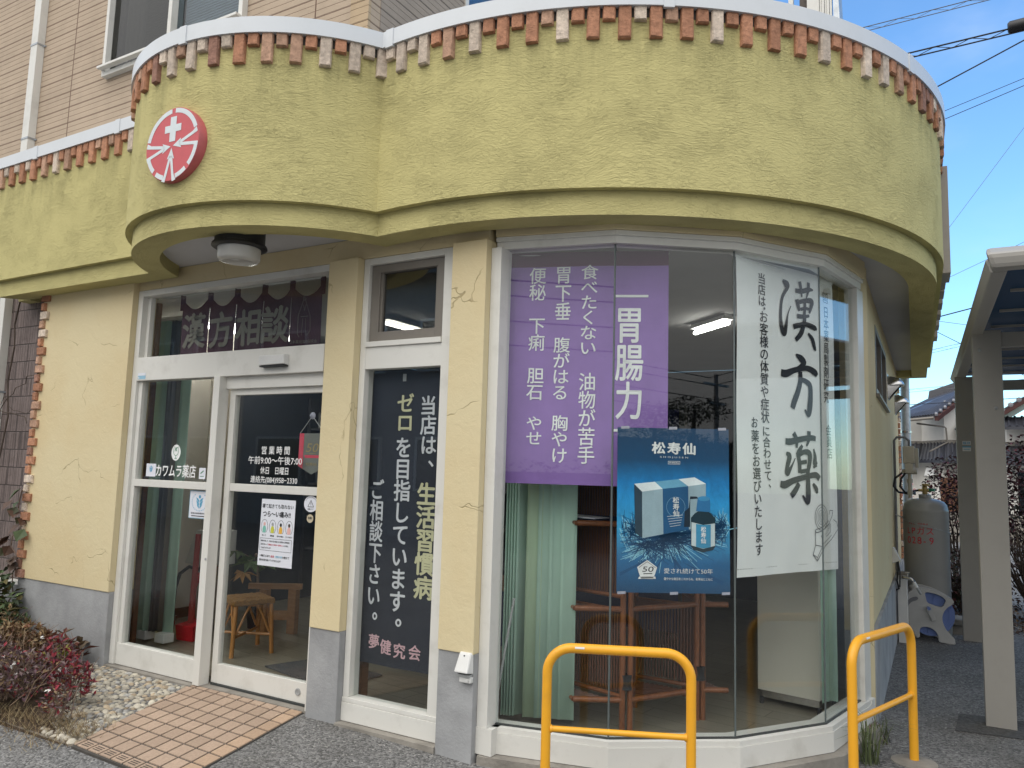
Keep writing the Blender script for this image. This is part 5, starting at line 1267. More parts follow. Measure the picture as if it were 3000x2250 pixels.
# meter / regulator on the wall with hoses
T_ = thing('gas_meter', 'beige gas regulator with black hoses mounted on the wall above the gas cylinder', 'gas meter', (-.46, 5.55, 1.72))
q = MB(); q.box(-.52, -.405, 5.45, 5.60, 1.66, 1.84); q.build('meter_case', meter_m, T_, bevel=.012)
q = MB(); q.box(-.50, -.425, 5.44, 5.56, 1.56, 1.66); q.box(-.405, -.372, 5.47, 5.56, 1.62, 1.82); q.tube([(-.53, 5.5, 1.575), (-.39, 5.5, 1.575)], .026, 12); q.build('regulator', meter_m, T_, bevel=.006)
q = MB(); q.tube([(-.46, 5.5, 1.56), (-.46, 5.5, 1.30)], .018, 10); q.lathe([(.028, 1.46), (.028, 1.50)], (-.46, 5.5, 0), 10); q.lathe([(.026, 1.34), (.026, 1.38)], (-.46, 5.5, 0), 10); q.build('riser', meter_m, T_, smooth=True)
q = MB(); q.tube([(-.46, 5.52, 1.84), (-.46, 5.52, 1.90), (-.50, 5.52, 1.935), (-.575, 5.52, 1.935), (-.60, 5.52, 1.90), (-.60, 5.52, .3)], .013, 10); q.build('wall_pipe', reel_dkgrey, T_, smooth=True)
for (a, b) in (((-.52, 5.5, 1.57), -.60), ((-.50, 5.48, 1.56), -.54)):
    q = MB(); q.tube([a, (b, 5.48, 1.50), (b-.012, 5.49, 1.42), (b+.03, 5.52, 1.36), (b+.12, 5.62, 1.345), (GX-.1, GY-.03, 1.375), (GX-.05, GY, 1.385)], .011, 10); q.build('hose', rubber, T_, smooth=True)
# galvanised downpipe behind, small white junction box
T_ = thing('downpipe', 'pale galvanised downpipe running down behind the far end of the yellow side wall', 'downpipe', (-.60, 7.7, 0))
q = MB(); q.tube([(-.60, 7.70, -.2), (-.60, 7.70, 2.9)], .055, 16); q.build('pipe', galv, T_, smooth=True)
q = MB()
for z in (.9, 2.1): q.lathe([(.062, z), (.062, z+.03)], (-.60, 7.70, 0), 16)
q.build('bracket', steel, T_)
T_ = thing('wall_outlet', 'small white outdoor outlet with a dangling cable low on the yellow side wall', 'outlet', (W(5.05)[0], 5.05, .66))
q = MB(); x = W(5.05)[0]; q.hexa([(x, 5.0, .665), (x+.075, 5.0, .70), (x+.075, 5.1, .70), (x, 5.1, .665), (x, 5.0, .82), (x+.02, 5.0, .82), (x+.02, 5.1, .82), (x, 5.1, .82)]); q.build('hood', white_pl, T_, bevel=.006)
q = MB(); q.tube([(x+.04, 5.05, .70), (x+.05, 5.05, .62), (x+.035, 5.06, .50), (x+.05, 5.08, .42), (x+.02, 5.12, .40)], .008, 8); q.tube([(x+.05, 5.05, .70), (x+.065, 5.04, .58), (x+.06, 5.05, .44)], .006, 8); q.build('cable', rubber, T_, smooth=True)
# tap stand
T_ = thing('tap_stand', 'white square tap stand with a steel tap and hose joint beside the wall', 'tap', (-.53, 5.15, -.1))
q = MB(); q.box(-.575, -.49, 5.10, 5.185, -.12, .55); q.build('column', white_pl, T_, bevel=.005)
q = MB(); q.box(-.585, -.48, 5.09, 5.195, .55, .582); q.build('cap', bronze, T_, bevel=.004)
q = MB(); q.tube([(-.53, 5.10, .535), (-.52, 5.04, .535), (-.49, 5.00, .54), (-.44, 4.99, .53), (-.42, 4.985, .505)], [.013, .013, .015, .013, .011], 12); q.tube([(-.478, 4.995, .545), (-.478, 4.995, .585)], .006, 8); q.tube([(-.495, 4.995, .588), (-.46, 4.995, .588)], .007, 8); q.build('tap', steel, T_, smooth=True)
q = MB(); q.tube([(-.424, 4.985, .505), (-.398, 4.98, .455)], .016, 12); q.build('joint', white_pl, T_, smooth=True)
q = MB(); q.tube([(-.402, 4.98, .465), (-.385, 4.985, .425), (-.372, 5.02, .40)], .013, 12); q.build('hose_end', grey_pl, T_, smooth=True)

# hose reel
HR = thing('hose_reel', 'grey plastic garden hose reel with a blue drum standing on the asphalt by the wall', 'hose reel', (-.30, 5.2, -.1))
RXv = Vector((.985, .17, 0)).normalized(); RYv = Vector((-RXv.y, RXv.x, 0)); RO = Vector((-.325, 5.30, -.1)); HS = .95
def rp3(x, z, y=0.): p = RO+RXv*x*HS+RYv*y*HS; return (p.x, p.y, p.z+z*HS)
def plate(mb, outer, holes, y0, y1):
    """a plate with holes, filled with triangles and given real thickness"""
    bm = bmesh.new(); es = []
    for loop in [outer]+holes:
        vs = [bm.verts.new((x, 0, z)) for x, z in loop]
        es += [bm.edges.new((vs[i], vs[(i+1) % len(vs)])) for i in range(len(vs))]
    res = bmesh.ops.triangle_fill(bm, use_beauty=True, use_dissolve=False, edges=es)
    fs = [f for f in res['geom'] if isinstance(f, bmesh.types.BMFace)]
    ext = bmesh.ops.extrude_face_region(bm, geom=bm.faces[:])
    for v in [e for e in ext['geom'] if isinstance(e, bmesh.types.BMVert)]: v.co.y = 1
    bm.verts.index_update()
    mb.add([rp3(v.co.x, v.co.z, y0+(y1-y0)*v.co.y) for v in bm.verts], [tuple(v.index for v in f.verts) for f in bm.faces]); bm.free()
def smoothloop(P, n=5):
    out = []; m = len(P)
    for i in range(m):
        p0, p1, p2, p3 = P[i-1], P[i], P[(i+1) % m], P[(i+2) % m]
        for k in range(n):
            t = k/n; out.append(tuple(.5*((2*p1[j])+(-p0[j]+p2[j])*t+(2*p0[j]-5*p1[j]+4*p2[j]-p3[j])*t*t+(-p0[j]+3*p1[j]-3*p2[j]+p3[j])*t**3) for j in range(2)))
    return out
def pxr(x, y): return ((x-650)/1244*1.085, (1385-y)/1244*1.085*1.0)    # outline read off the reel's own side view
OUT = [pxr(*p) for p in ((395, 930), (430, 850), (500, 780), (580, 752), (660, 758), (760, 785), (850, 830), (905, 860), (932, 895), (915, 925), (870, 960), (830, 1010), (805, 1080), (812, 1150), (840, 1220), (890, 1280), (925, 1320), (932, 1360), (925, 1385), (800, 1378), (762, 1365), (758, 1310), (730, 1255), (680, 1220), (620, 1210), (575, 1225), (558, 1260), (556, 1335), (520, 1330), (490, 1270), (440, 1190), (410, 1100), (385, 1020))]
H1 = [pxr(*p) for p in ((632, 810), (700, 808), (790, 835), (842, 875), (838, 915), (800, 965), (720, 950), (655, 925), (636, 870))]
q = MB(); plate(q, smoothloop(OUT, 3), [smoothloop(H1, 3)[::-1]], .0, .035); q.build('side_frame', reel_grey, HR, bevel=.003)
q = MB(); plate(q, smoothloop(OUT, 3), [smoothloop(H1, 3)[::-1]], .25, .285); q.build('side_frame', reel_grey, HR, bevel=.003)
q = MB(); 
for (x0, z0) in (pxr(520, 790), pxr(900, 890), pxr(880, 1370), pxr(535, 1320)): a, b = rp3(x0, z0, .03), rp3(x0, z0, .255); q.tube([a, b], .026, 10)
q.build_each('spacer_bar', reel_grey, HR, smooth=True)
q = MB(); plate(q, smoothloop([pxr(*p) for p in ((415, 995), (425, 940), (470, 885), (530, 862), (552, 880), (535, 905), (480, 930), (450, 965), (435, 998))], 3), [], -.004, .0); q.build('grip_pad', reel_dkgrey, HR)
cx, cz = pxr(690, 1060)
def disc(mb, r0, r1, y0, y1, n=40):
    r0 *= 1.72; r1 *= 1.72
    P = [(r0, y0), (r1, y0), (r1, y1), (r0, y1)]; vs = []
    for (r, y) in P:
        for k in range(n): a = 2*math.pi*k/n; vs.append(rp3(cx+r*math.cos(a), cz+r*math.sin(a), y))
    mb.add(vs, [(i*n+k, i*n+(k+1) % n, ((i+1) % 4)*n+(k+1) % n, ((i+1) % 4)*n+k) for i in range(4) for k in range(n)])
q = MB(); disc(q, .01, .128, .042, .052); disc(q, .122, .130, .040, .062); disc(q, .10, .106, .038, .052); disc(q, .01, .128, .232, .242); disc(q, .122, .130, .222, .244); disc(q, .04, .06, .05, .235)
for k in range(6): a = R_(20+60*k); p0, p1 = rp3(cx+.03*math.cos(a), cz+.03*math.sin(a), .040), rp3(cx+.205*math.cos(a), cz+.205*math.sin(a), .040); q.tube([p0, p1], .004, 6)
q.build('drum', reel_blue, HR, smooth=True)
q = MB(); P = []
for k in range(200): a = 2*math.pi*k/20; P.append(rp3(cx+(.13+.0001*k)*math.cos(a), cz+(.13+.0001*k)*math.sin(a), .07+.15*(k/200)))
q.tube(P, .009, 6); q.build('hose', reel_blue, HR, smooth=True)
q = MB(); a0 = pxr(658, 985); a1 = pxr(712, 1125); d_ = Vector((a1[0]-a0[0], a1[1]-a0[1])); n_ = Vector((-d_.y, d_.x)).normalized()
lp_ = [(a0[0]+n_.x*.026, a0[1]+n_.y*.026), (a0[0]-n_.x*.026, a0[1]-n_.y*.026), (a1[0]-n_.x*.022, a1[1]-n_.y*.022), (a1[0]+n_.x*.022, a1[1]+n_.y*.022)]
plate(q, lp_, [], -.04, -.012); q.build('crank', reel_grey, HR, bevel=.006)
q = MB(); p0, p1 = rp3(a0[0], a0[1], -.055), rp3(a0[0], a0[1], .04); q.tube([p0, p1], .016, 14); q.build('crank_hub', reel_blue, HR, smooth=True)
# planter with dead plant beside the reel
T_ = thing('brick_planter', 'low grey stone planter tray with red leaves behind the hose reel', 'planter', (-.12, 6.0, -.1))
q = MB(); q.box(-.24, .02, 5.9, 6.2, .0, .06); q.box(-.20, -.02, 5.95, 6.15, -.12, -.001); q.build('tray', concrete, T_, bevel=.008)

# ================================================================== PLANTS
def leafcloud(mb, c, rad, n, size, cols, rnd, flat=.4, aspect=.55, shell=.35):
    for k in range(n):
        while True:
            p = Vector((rnd.uniform(-1, 1), rnd.uniform(-1, 1), rnd.uniform(-1, 1)))
            if shell < p.length < 1: break
        pos = Vector((c[0]+p.x*rad[0], c[1]+p.y*rad[1], c[2]+p.z*rad[2]))
        leaf(mb, pos, size*rnd.uniform(.6, 1.25), rnd.choice(cols), rnd, aspect)
def leaf(mb, pos, s, c, rnd, aspect=.55, d=None):
    if d is None: d = Vector((rnd.uniform(-1, 1), rnd.uniform(-1, 1), rnd.uniform(-.7, .5))).normalized()
    sd = d.cross(Vector((rnd.uniform(-.5, .5), rnd.uniform(-.5, .5), 1))).normalized()*s*aspect*.5; up = sd.cross(d).normalized()*s*.12
    t = rnd.uniform(.75, 1.2); c = tuple(x*t for x in c)
    mb.add([pos, pos+d*s*.45+sd+up, pos+d*s, pos+d*s*.45-sd+up, pos+d*s*.5], [(0, 4, 1), (1, 4, 2), (2, 4, 3), (3, 4, 0)], c)
def stems(mb, c, n, h, spread, rnd, r=.004):
    for k in range(n):
        a = rnd.uniform(0, 6.28); s_ = rnd.uniform(.1, 1)*spread; z0 = c[2]
        p0 = Vector((c[0]+rnd.gauss(0, .03), c[1]+rnd.gauss(0, .03), z0)); p2 = p0+Vector((math.cos(a)*s_, math.sin(a)*s_, h*rnd.uniform(.6, 1)))
        p1 = (p0+p2)/2+Vector((rnd.gauss(0, .05)*h, rnd.gauss(0, .05)*h, .08*h))
        mb.tube([p0, p1, p2], [r, r*.8, r*.4], 5, False)
rnd = random.Random(40)
# garden bed at the left
bed = MB(); bp_ = [(-7.6, -.04), (-5.85, -.04), (-5.36, -.42), (-4.72, -.84), (-4.20, -1.06), (-7.6, -1.12)]
bed.add([(x, y, .012 if y > -.7 else (-.012 if y > -1 else -.050)) for x, y in bp_]+[(x, y, -.2) for x, y in bp_], [tuple(range(6))]+[(k, (k+1) % 6, 6+(k+1) % 6, 6+k) for k in range(6)]); structure(bed.build('garden_bed', soil))
RED = [(.10, .016, .030), (.16, .020, .032), (.075, .03, .035), (.12, .05, .05)]; MAUVE = [(.115, .062, .075), (.15, .10, .10), (.09, .055, .06), (.17, .13, .12)]; DRY = [(.20, .125, .06), (.16, .10, .05), (.24, .17, .09)]; GRN = [(.05, .085, .03), (.075, .11, .035), (.04, .06, .028)]
def bedplant(label, c, rad, hts, n, cols, size, group, flowers=0):
    T_ = thing('bedding_plant', label, 'plant', (c[0], c[1], .012), group)
    q = MB(); stems(q, (c[0], c[1], .01), int(n/9), hts*1.05, rad, rnd, .003); q.build('stems', twig_m, T_)
    q = MB()
    for k in range(n):
        a = rnd.uniform(0, 6.28); r_ = rad*math.sqrt(rnd.random()); z = .02+hts*rnd.random()**.8*(1-.45*(r_/rad)**2)
        pos = Vector((c[0]+r_*math.cos(a), c[1]+r_*math.sin(a)*.8, z))
        for m_ in range(3): leaf(q, pos, size*rnd.uniform(.6, 1.2), rnd.choice(cols), rnd, .45, Vector((rnd.uniform(-1, 1), rnd.uniform(-1, 1), rnd.uniform(-.1, 1))).normalized())
    q.build('leaves', leaf_m, T_)
    if flowers:
        q = MB()
        for k in range(flowers):
            a = rnd.uniform(0, 6.28); r_ = rad*math.sqrt(rnd.random())*.9; pos = Vector((c[0]+r_*math.cos(a), c[1]-abs(r_*math.sin(a))*.8, hts*rnd.uniform(.55, .95)+.03))
            for m_ in range(4): leaf(q, pos, .022, (1, 1, 1), rnd, .9)
        q.build('flowers', petal_m, T_)
    return T_
GB = 'bedding plants in the garden bed'
CRIM = [(.22, .022, .035), (.27, .03, .045), (.15, .018, .03)]
bedplant('crimson tipped mauve bedding plant nearest the tiled ramp', (-4.74, -.70), .15, .25, 170, CRIM+MAUVE[:2]+DRY[:1], .042, GB, 3)
bedplant('mauve bedding plant with white flowers at the front of the garden bed', (-5.05, -.88), .27, .26, 420, MAUVE*2+CRIM[:1]+DRY, .038, GB, 14)
bedplant('dark mauve bedding plant with white flowers beside the climbing vine', (-5.48, -.84), .30, .29, 460, MAUVE*2+CRIM[:1]+DRY[:1], .038, GB, 10)
bedplant('upright crimson leaved plant in the middle of the garden bed', (-5.10, -.58), .15, .30, 160, CRIM+MAUVE[:2], .045, GB, 2)
bedplant('withered rust brown plant lying against the grey plinth', (-5.90, -.42), .32, .26, 420, DRY*2+[(.16, .06, .03), (.11, .05, .03)], .05, GB)
bedplant('low mauve plant where the garden bed passes out of view', (-6.0, -.8), .34, .32, 460, MAUVE*2+CRIM[:1]+DRY, .04, GB, 6)
bedplant('dry rust coloured plant behind the mauve bedding plants', (-6.35, -.40), .34, .34, 420, DRY*2+GRN, .055, GB)
bedplant('yellow and green leaved plant at the edge of the pebbles', (-5.42, -.40), .09, .14, 30, [(.28, .25, .03), (.07, .14, .03), (.16, .16, .03)], .09, GB)
bedplant('reddish broad leaved creeper lying between the plinth and the pebbles', (-5.62, -.22), .15, .20, 32, [(.13, .045, .03), (.10, .07, .04), (.16, .05, .035)], .09, GB)
bedplant('mauve seedling with crimson leaves by the ramp corner', (-4.50, -.93), .10, .15, 80, MAUVE+CRIM[:2]+DRY, .034, GB, 2)
q = MB()
for k in range(420):
    x = rnd.uniform(-6.4, -4.6); y = rnd.uniform(-1.0, -.15); 
    if x > -5.95+(-y-.04)*1.3: continue
    a = rnd.uniform(0, 6.28); l = rnd.uniform(.06, .2); p0 = Vector((x, y, .02)); p1 = p0+Vector((math.cos(a)*l, math.sin(a)*l, rnd.uniform(.03, .28))); q.tube([p0, (p0+p1)/2+Vector((0, 0, rnd.uniform(0, .05))), p1], [.0026, .002, .0012], 4, False)
tag(q.build('dry_stalks', simple('dry_stalk', (.27, .19, .125), .9, 0, .3, 14)), 'dry pale stalks and straw scattered over the garden bed', 'stalks', None, 'stuff')
# green climber at the left edge
T_ = thing('climbing_vine', 'green and brown leaved vine climbing the grey plinth at the left corner', 'vine', (-6.55, -.12, .02))
q = MB(); vp = []
for k in range(13): z = .3+.075*k; vp.append((-6.63+.05*math.sin(k*1.7), -.10-.02*math.cos(k), z))
q.tube(vp, .005, 5); q.build('stem', twig_m, T_)
q = MB()
for p in vp[2:]:
    for m_ in range(2): leaf(q, Vector(p)+Vector((rnd.gauss(0, .03), -.01, rnd.gauss(0, .02))), rnd.uniform(.08, .13), rnd.choice([(.06, .06, .03), (.075, .045, .03), (.05, .075, .03), (.09, .05, .035)]), rnd, .9, Vector((rnd.uniform(-.8, .8), -.5, -.6)).normalized())
leafcloud(q, (-6.62, -.25, .30), (.30, .16, .26), 420, .085, GRN+[(.10, .085, .03)], rnd); q.build('leaves', leaf_m, T_)
# bare vine twigs on the rain pipe
T_ = thing('bare_vine', 'tangle of bare vine stems around the white rain pipe at the left edge', 'vine', (-7.2, -.02, .5))
q = MB(); r2_ = random.Random(77)
for k in range(11):
    x0 = -7.30+r2_.uniform(-.12, .2); z0 = r2_.uniform(1.55, 2.2); pts = [(x0, -.06, z0)]; a = r2_.uniform(.5, 2.4)
    for j in range(9): a += r2_.gauss(0, .45); p = pts[-1]; pts.append((p[0]+.085*math.cos(a), -.06-r2_.uniform(0, .05), p[2]+.085*math.sin(a)))
    q.tube(pts, r2_.uniform(.002, .0045), 5, False)
q.tube([(-7.02, -.05, 2.85), (-7.06, -.06, 2.6), (-7.01, -.07, 2.4), (-7.08, -.06, 2.1), (-7.02, -.06, 1.8), (-7.12, -.05, 1.4), (-7.2, -.05, .6)], .007, 6); q.build('stems', bark, T_)
# dry grass along the front edge
q = MB()
for k in range(5200):
    t = rnd.random(); x = -7.4+3.25*t+rnd.gauss(0, .03); y = -1.05+rnd.gauss(0, .085)+(.10*(t > .8)*rnd.random()*2 if t > .8 else 0)
    h = rnd.uniform(.02, .085); a = rnd.uniform(0, 6.28); b = Vector((math.cos(a), math.sin(a), 0)); s_ = Vector((-b.y, b.x, 0))*.0022
    p = Vector((x, y, max(gz(x, y), -.05 if y < -1.0 else -.03))); c = rnd.choice([(.26, .19, .10), (.20, .14, .07), (.30, .24, .13), (.13, .085, .045)])
    q.add([p-s_, p+s_, p+b*h*.9+Vector((0, 0, h*.7))], [(0, 1, 2)], c)
tag(q.build('dry_grass', leaf_m), 'withered tan grass fringe along the front edge of the garden bed', 'grass', None, 'stuff')
# grass tufts along the footing of the bay
def tuft(label, c, n, h, cols):
    q = MB()
    for k in range(n):
        a = rnd.uniform(0, 6.28); b = Vector((math.cos(a), math.sin(a), 0)); s_ = Vector((-b.y, b.x, 0))*.0035; p = Vector((c[0]+rnd.gauss(0, .025), c[1]+rnd.gauss(0, .025), gz(c[0], c[1]))); hh = h*rnd.uniform(.5, 1.1); e = rnd.uniform(.25, 1.1)
        m1 = p+b*hh*e*.35+Vector((0, 0, hh*.75)); m2 = p+b*hh*e+Vector((0, 0, hh*(1-.35*e)))
        q.add([p-s_, p+s_, m1+s_*.8, m1-s_*.8, m2], [(0, 1, 2, 3), (3, 2, 4)], rnd.choice(cols))
    return tag(q.build('grass_tuft', leaf_m), label, 'grass tuft', 'grass tufts in the joint below the bay window')
GT = [(.10, .13, .055), (.14, .17, .07), (.075, .09, .045)]
tuft('long bladed grass tuft growing behind the right yellow hoop', (-.49, 1.33), 42, .30, GT); tuft('small reddish weed between the right hoop and the side wall', (-.47, 1.75), 26, .20, GT+[(.14, .06, .05)])
tuft('short dark weed at the curb in front of the second pane of the bay', (-.93, .31), 20, .14, GT+[(.06, .06, .05)]); tuft('thin yellowish blades at the curb below the seam of the blue poster', (-1.10, .15), 9, .22, [(.24, .20, .08), (.16, .17, .06)]); tuft('reddish dry weed at the curb between the two yellow hoops', (-.85, .42), 16, .10, [(.13, .05, .04), (.10, .07, .05)])
# bushes at the right: nandina and bare twigs
NAN = [(.055, .010, .016), (.075, .013, .020), (.035, .014, .016), (.028, .026, .018)]
def nandina(label, c, rad, n, h, size=.075, cols=NAN, twigs=34):
    T_ = thing('nandina_shrub', label, 'shrub', (c[0], c[1], -.1), 'dark shrubs beyond the carport')
    q = MB(); stems(q, (c[0], c[1], -.1), twigs, h, rad[0]*1.1, rnd, .009); q.build('stems', bark, T_)
    q = MB(); leafcloud(q, (c[0], c[1], c[2]), rad, n, size, cols, rnd, shell=.1); q.build('leaves', leaf_m, T_)
nandina('dark red shrub seen between the gas cylinder and the rear carport post', (-.08, 9.3, 1.30), (.42, .35, .60), 1300, 1.6)
nandina('big maroon leaved shrub behind the right side of the front carport post', (.80, 8.2, 1.30), (.60, .5, .85), 2600, 1.7)
nandina('lower brown and green shrub at the foot of the rear carport post', (.0, 7.6, .28), (.42, .35, .42), 900, .7, .07, [(.04, .045, .025), (.06, .03, .025), (.03, .035, .022), (.08, .02, .02)])
nandina('bare twiggy shrub at the right edge behind the front carport post', (.75, 7.3, .50), (.6, .4, .60), 900, 1.2, .06, [(.04, .03, .025), (.06, .04, .03), (.05, .02, .02)], 90)
q = MB()
for k in range(1500):
    x, y = rnd.uniform(-.4, 1.2), rnd.uniform(6.3, 8.4); leaf(q, Vector((x, y, gz(x, y)+rnd.uniform(.0, .05))), rnd.uniform(.03, .06), rnd.choice([(.11, .06, .035), (.08, .045, .03), (.15, .095, .05)]), rnd, .6)
tag(q.build('fallen_leaves', leaf_m), 'brown fallen leaves lying around the feet of the shrubs by the carport', 'leaves', None, 'stuff')

# ================================================================== INSIDE THE SHOP
# fluorescent tubes
def tube(a, b, label):
    m_ = (Vector(a)+Vector(b))/2; T_ = thing('ceiling_light', label, 'light', tuple(m_), 'fluorescent tubes on the shop ceiling')
    q = MB(); q.tube([a, b], .016, 10); q.build('lamp_tube', tube_m, T_, smooth=True)
    q = MB(); d = (Vector(b)-Vector(a)).normalized(); s_ = Vector((-d.y, d.x, 0))*.05
    q.hexa([tuple(Vector(a)-s_+Vector((0, 0, .03))), tuple(Vector(b)-s_+Vector((0, 0, .03))), tuple(Vector(b)+s_+Vector((0, 0, .03))), tuple(Vector(a)+s_+Vector((0, 0, .03))), tuple(Vector(a)-s_*.7+Vector((0, 0, .07))), tuple(Vector(b)-s_*.7+Vector((0, 0, .07))), tuple(Vector(b)+s_*.7+Vector((0, 0, .07))), tuple(Vector(a)+s_*.7+Vector((0, 0, .07)))])
    q.build('lamp_housing', white_pl, T_)
tube((-1.96, 2.9, 2.70), (-1.58, 2.55, 2.70), 'lit fluorescent tube seen through the second pane of the bay window')
tube((-5.95, .95, 2.70), (-5.95, 1.95, 2.70), 'lit fluorescent tube at the left end of the transom window'); tube((-5.75, .95, 2.70), (-5.75, 1.95, 2.70), 'added fluorescent tube that brightens the room near the side window')  # second tube is added to brighten this end of the room
tube((-4.62, 2.2, 2.70), (-4.28, 2.2, 2.70), 'lit fluorescent tube behind the maroon curtain')
tube((-4.25, 1.5, 2.70), (-4.25, 2.0, 2.70), 'lit fluorescent tube seen at the right end of the transom window')
# vertical blinds bundled at the window ends
def blind(label, slats, z0, z1):
    c = slats[0]; T_ = thing('vertical_blind', label, 'blind', (c[0], c[1], z0), 'bundled mint vertical blinds')
    for i, (x, y, w_, ang, m_) in enumerate(slats):
        q = MB(); d = Vector((math.cos(ang), math.sin(ang), 0))*w_/2; n_ = Vector((-d.y, d.x, 0)).normalized()
        vs = []
        for z in (z0, z1):
            for k in range(5): t = -1+.5*k; p = Vector((x, y, z))+d*t+n_*.008*(1-t*t); vs.append(tuple(p))
        q.add(vs, [(k, k+1, 6+k, 5+k) for k in range(4)]); o = q.build('slat', m_, T_, smooth=True); o.modifiers.new('t', 'SOLIDIFY').thickness = .0015
    q = MB(); xs_ = [s_[0] for s_ in slats]; ys_ = [s_[1] for s_ in slats]; q.box(min(xs_)-.03, max(xs_)+.03, min(ys_)-.02, max(ys_)+.02, z1, z1+.025); q.build('head_rail', white_pl, T_)
    return T_
sl_ = []
for k in range(5): sl_.append((-2.315+.018*k, .42+.006*k, .105, R_(78-3*k), mint))
for k, (dx, m_) in enumerate(((.125, mint_l), (.185, mint), (.245, mint), (.310, mint))): sl_.append((-2.29+dx, .43+.026*k, .092, R_(26), m_))
blind('mint green vertical blind bundled at the left end of the bay window', sl_, .075, 2.62)
blind('mint green vertical blind bundled at the right end of the bay window', [(-.735, 1.43, .06, R_(75), mint), (-.728, 1.46, .06, R_(70), mint), (-.715, 1.50, .09, R_(10), mint), (-.70, 1.53, .05, R_(60), mint)], .16, 2.62)
T_ = blind('mint green vertical blind hanging in the side window left of the door', [(-5.70, .42, .09, R_(20), mint), (-5.64, .44, .08, R_(60), mint), (-5.60, .46, .07, R_(80), reel_dkgrey), (-5.57, .47, .07, R_(82), reel_dkgrey), (-5.53, .48, .05, R_(70), bronze), (-5.47, .50, .10, R_(14), mint)], .12, 2.62)
q = MB()
for x in (-5.70, -5.47): q.box(x-.055, x+.055, .425, .52, .05, .1195)
q.build_each('weight_bar', white_pl, T_, bevel=.004)
T_ = thing('window_post', 'brown wooden post standing inside the left edge of the side window', 'post', (-5.62, .30, .03)); q = MB(); q.box(-5.66, -5.60, .28, .32, .03, 2.74); q.build('board', brown_wood, T_, bevel=.003)
T_ = thing('window_post', 'brown wooden post inside the left edge of the narrow window', 'post', (-3.2, .2, .03)); q = MB(); q.box(-3.27, -3.20, .18, .24, .03, 2.0); q.build('board', brown_wood, T_, bevel=.003)
# red dust tray with tall handle, extinguisher, bag
T_ = thing('long_dustpan', 'red metal dustpan with a tall upright handle inside the side window', 'dustpan', (-5.42, .74, .03))
q = MB(); q.hexa([(-5.53, .63, .032), (-5.36, .65, .032), (-5.39, .83, .032), (-5.55, .81, .032), (-5.545, .62, .15), (-5.35, .64, .15), (-5.385, .84, .17), (-5.555, .82, .17)]); q.build('pan', red_pl, T_, bevel=.004)
q = MB(); q.hexa([(-5.500, .70, .12), (-5.462, .705, .12), (-5.462, .735, .12), (-5.500, .73, .12), (-5.515, .73, .87), (-5.477, .735, .87), (-5.477, .76, .87), (-5.515, .755, .87)]); q.build('handle', bar_red, T_, bevel=.003)
T_ = thing('fire_extinguisher', 'red fire extinguisher with a black hose standing inside the side window', 'fire extinguisher', (-5.745, 1.0, .03))
q = MB(); q.lathe([(.070, .03), (.078, .05), (.078, .42), (.070, .46), (.04, .50), (.026, .51)], (-5.745, 1.0, 0), 26); q.build('body', red_pl, T_, smooth=True)
q = MB(); q.lathe([(.022, .51), (.026, .55), (.02, .56)], (-5.745, 1.0, 0), 12); q.tube([(-5.745, 1.0, .55), (-5.68, .97, .60)], .010, 8); q.tube([(-5.745, 1.0, .57), (-5.66, .97, .64)], .008, 8); q.build('valve', black_pl, T_, smooth=True)
q = MB(); q.tube([(-5.745, .97, .54), (-5.82, .93, .56), (-5.87, .88, .50), (-5.865, .84, .38), (-5.835, .81, .25), (-5.79, .79, .13)], .015, 10); q.build('hose', rubber, T_, smooth=True)
q = MB(); q.tube([(-5.785, .79, .13), (-5.79, .785, .05)], [.012, .009], 8); q.lathe([(.018, .13), (.018, .17)], (-5.783, .79, 0), 10); q.build('nozzle', steel, T_, smooth=True)
T_ = thing('crumpled_bag', 'crumpled brown plastic bag beside the red fire extinguisher', 'bag', (-5.545, .89, .03))
q = MB(); r3 = random.Random(9); prof = [(.075, .03), (.085, .12), (.09, .25), (.10, .36), (.085, .44), (.03, .50)]; n_ = 20; vs = []
for (r_, z) in prof:
    for k in range(n_): a = 2*math.pi*k/n_; rr = r_*r3.uniform(.8, 1.2); vs.append((-5.545+rr*math.cos(a)*.7, .89+rr*math.sin(a)*.7, z+r3.uniform(-.012, .012)))
q.add(vs, [(i*n_+k, i*n_+(k+1) % n_, (i+1)*n_+(k+1) % n_, (i+1)*n_+k) for i in range(5) for k in range(n_)]+[tuple(range(5*n_, 6*n_))]); q.build('bag', bag_m, T_)
T_ = thing('wall_cabinet', 'pale grey tapered basin cabinet on the wall behind the red dustpan handle', 'cabinet', (-5.75, 1.1, .55))
q = MB(); q.hexa([(-6.05, 1.06, .56), (-5.70, 1.06, .56), (-5.70, 1.32, .56), (-6.05, 1.32, .56), (-5.93, 1.06, .86), (-5.70, 1.06, .86), (-5.70, 1.32, .86), (-5.93, 1.32, .86)]); q.build('case', white_pl, T_, bevel=.006)
# partition wall seen through the side window
pt_ = MB(); pt_.box(-6.3, -6.0, 1.40, 1.46, .03, 2.74); pt_.build('partition_wall', room_wall, shop)
sk = MB(); sk.box(-6.298, -6.28, .13, 1.39, .03, .12); sk.build('skirting', brown_wood, shop)
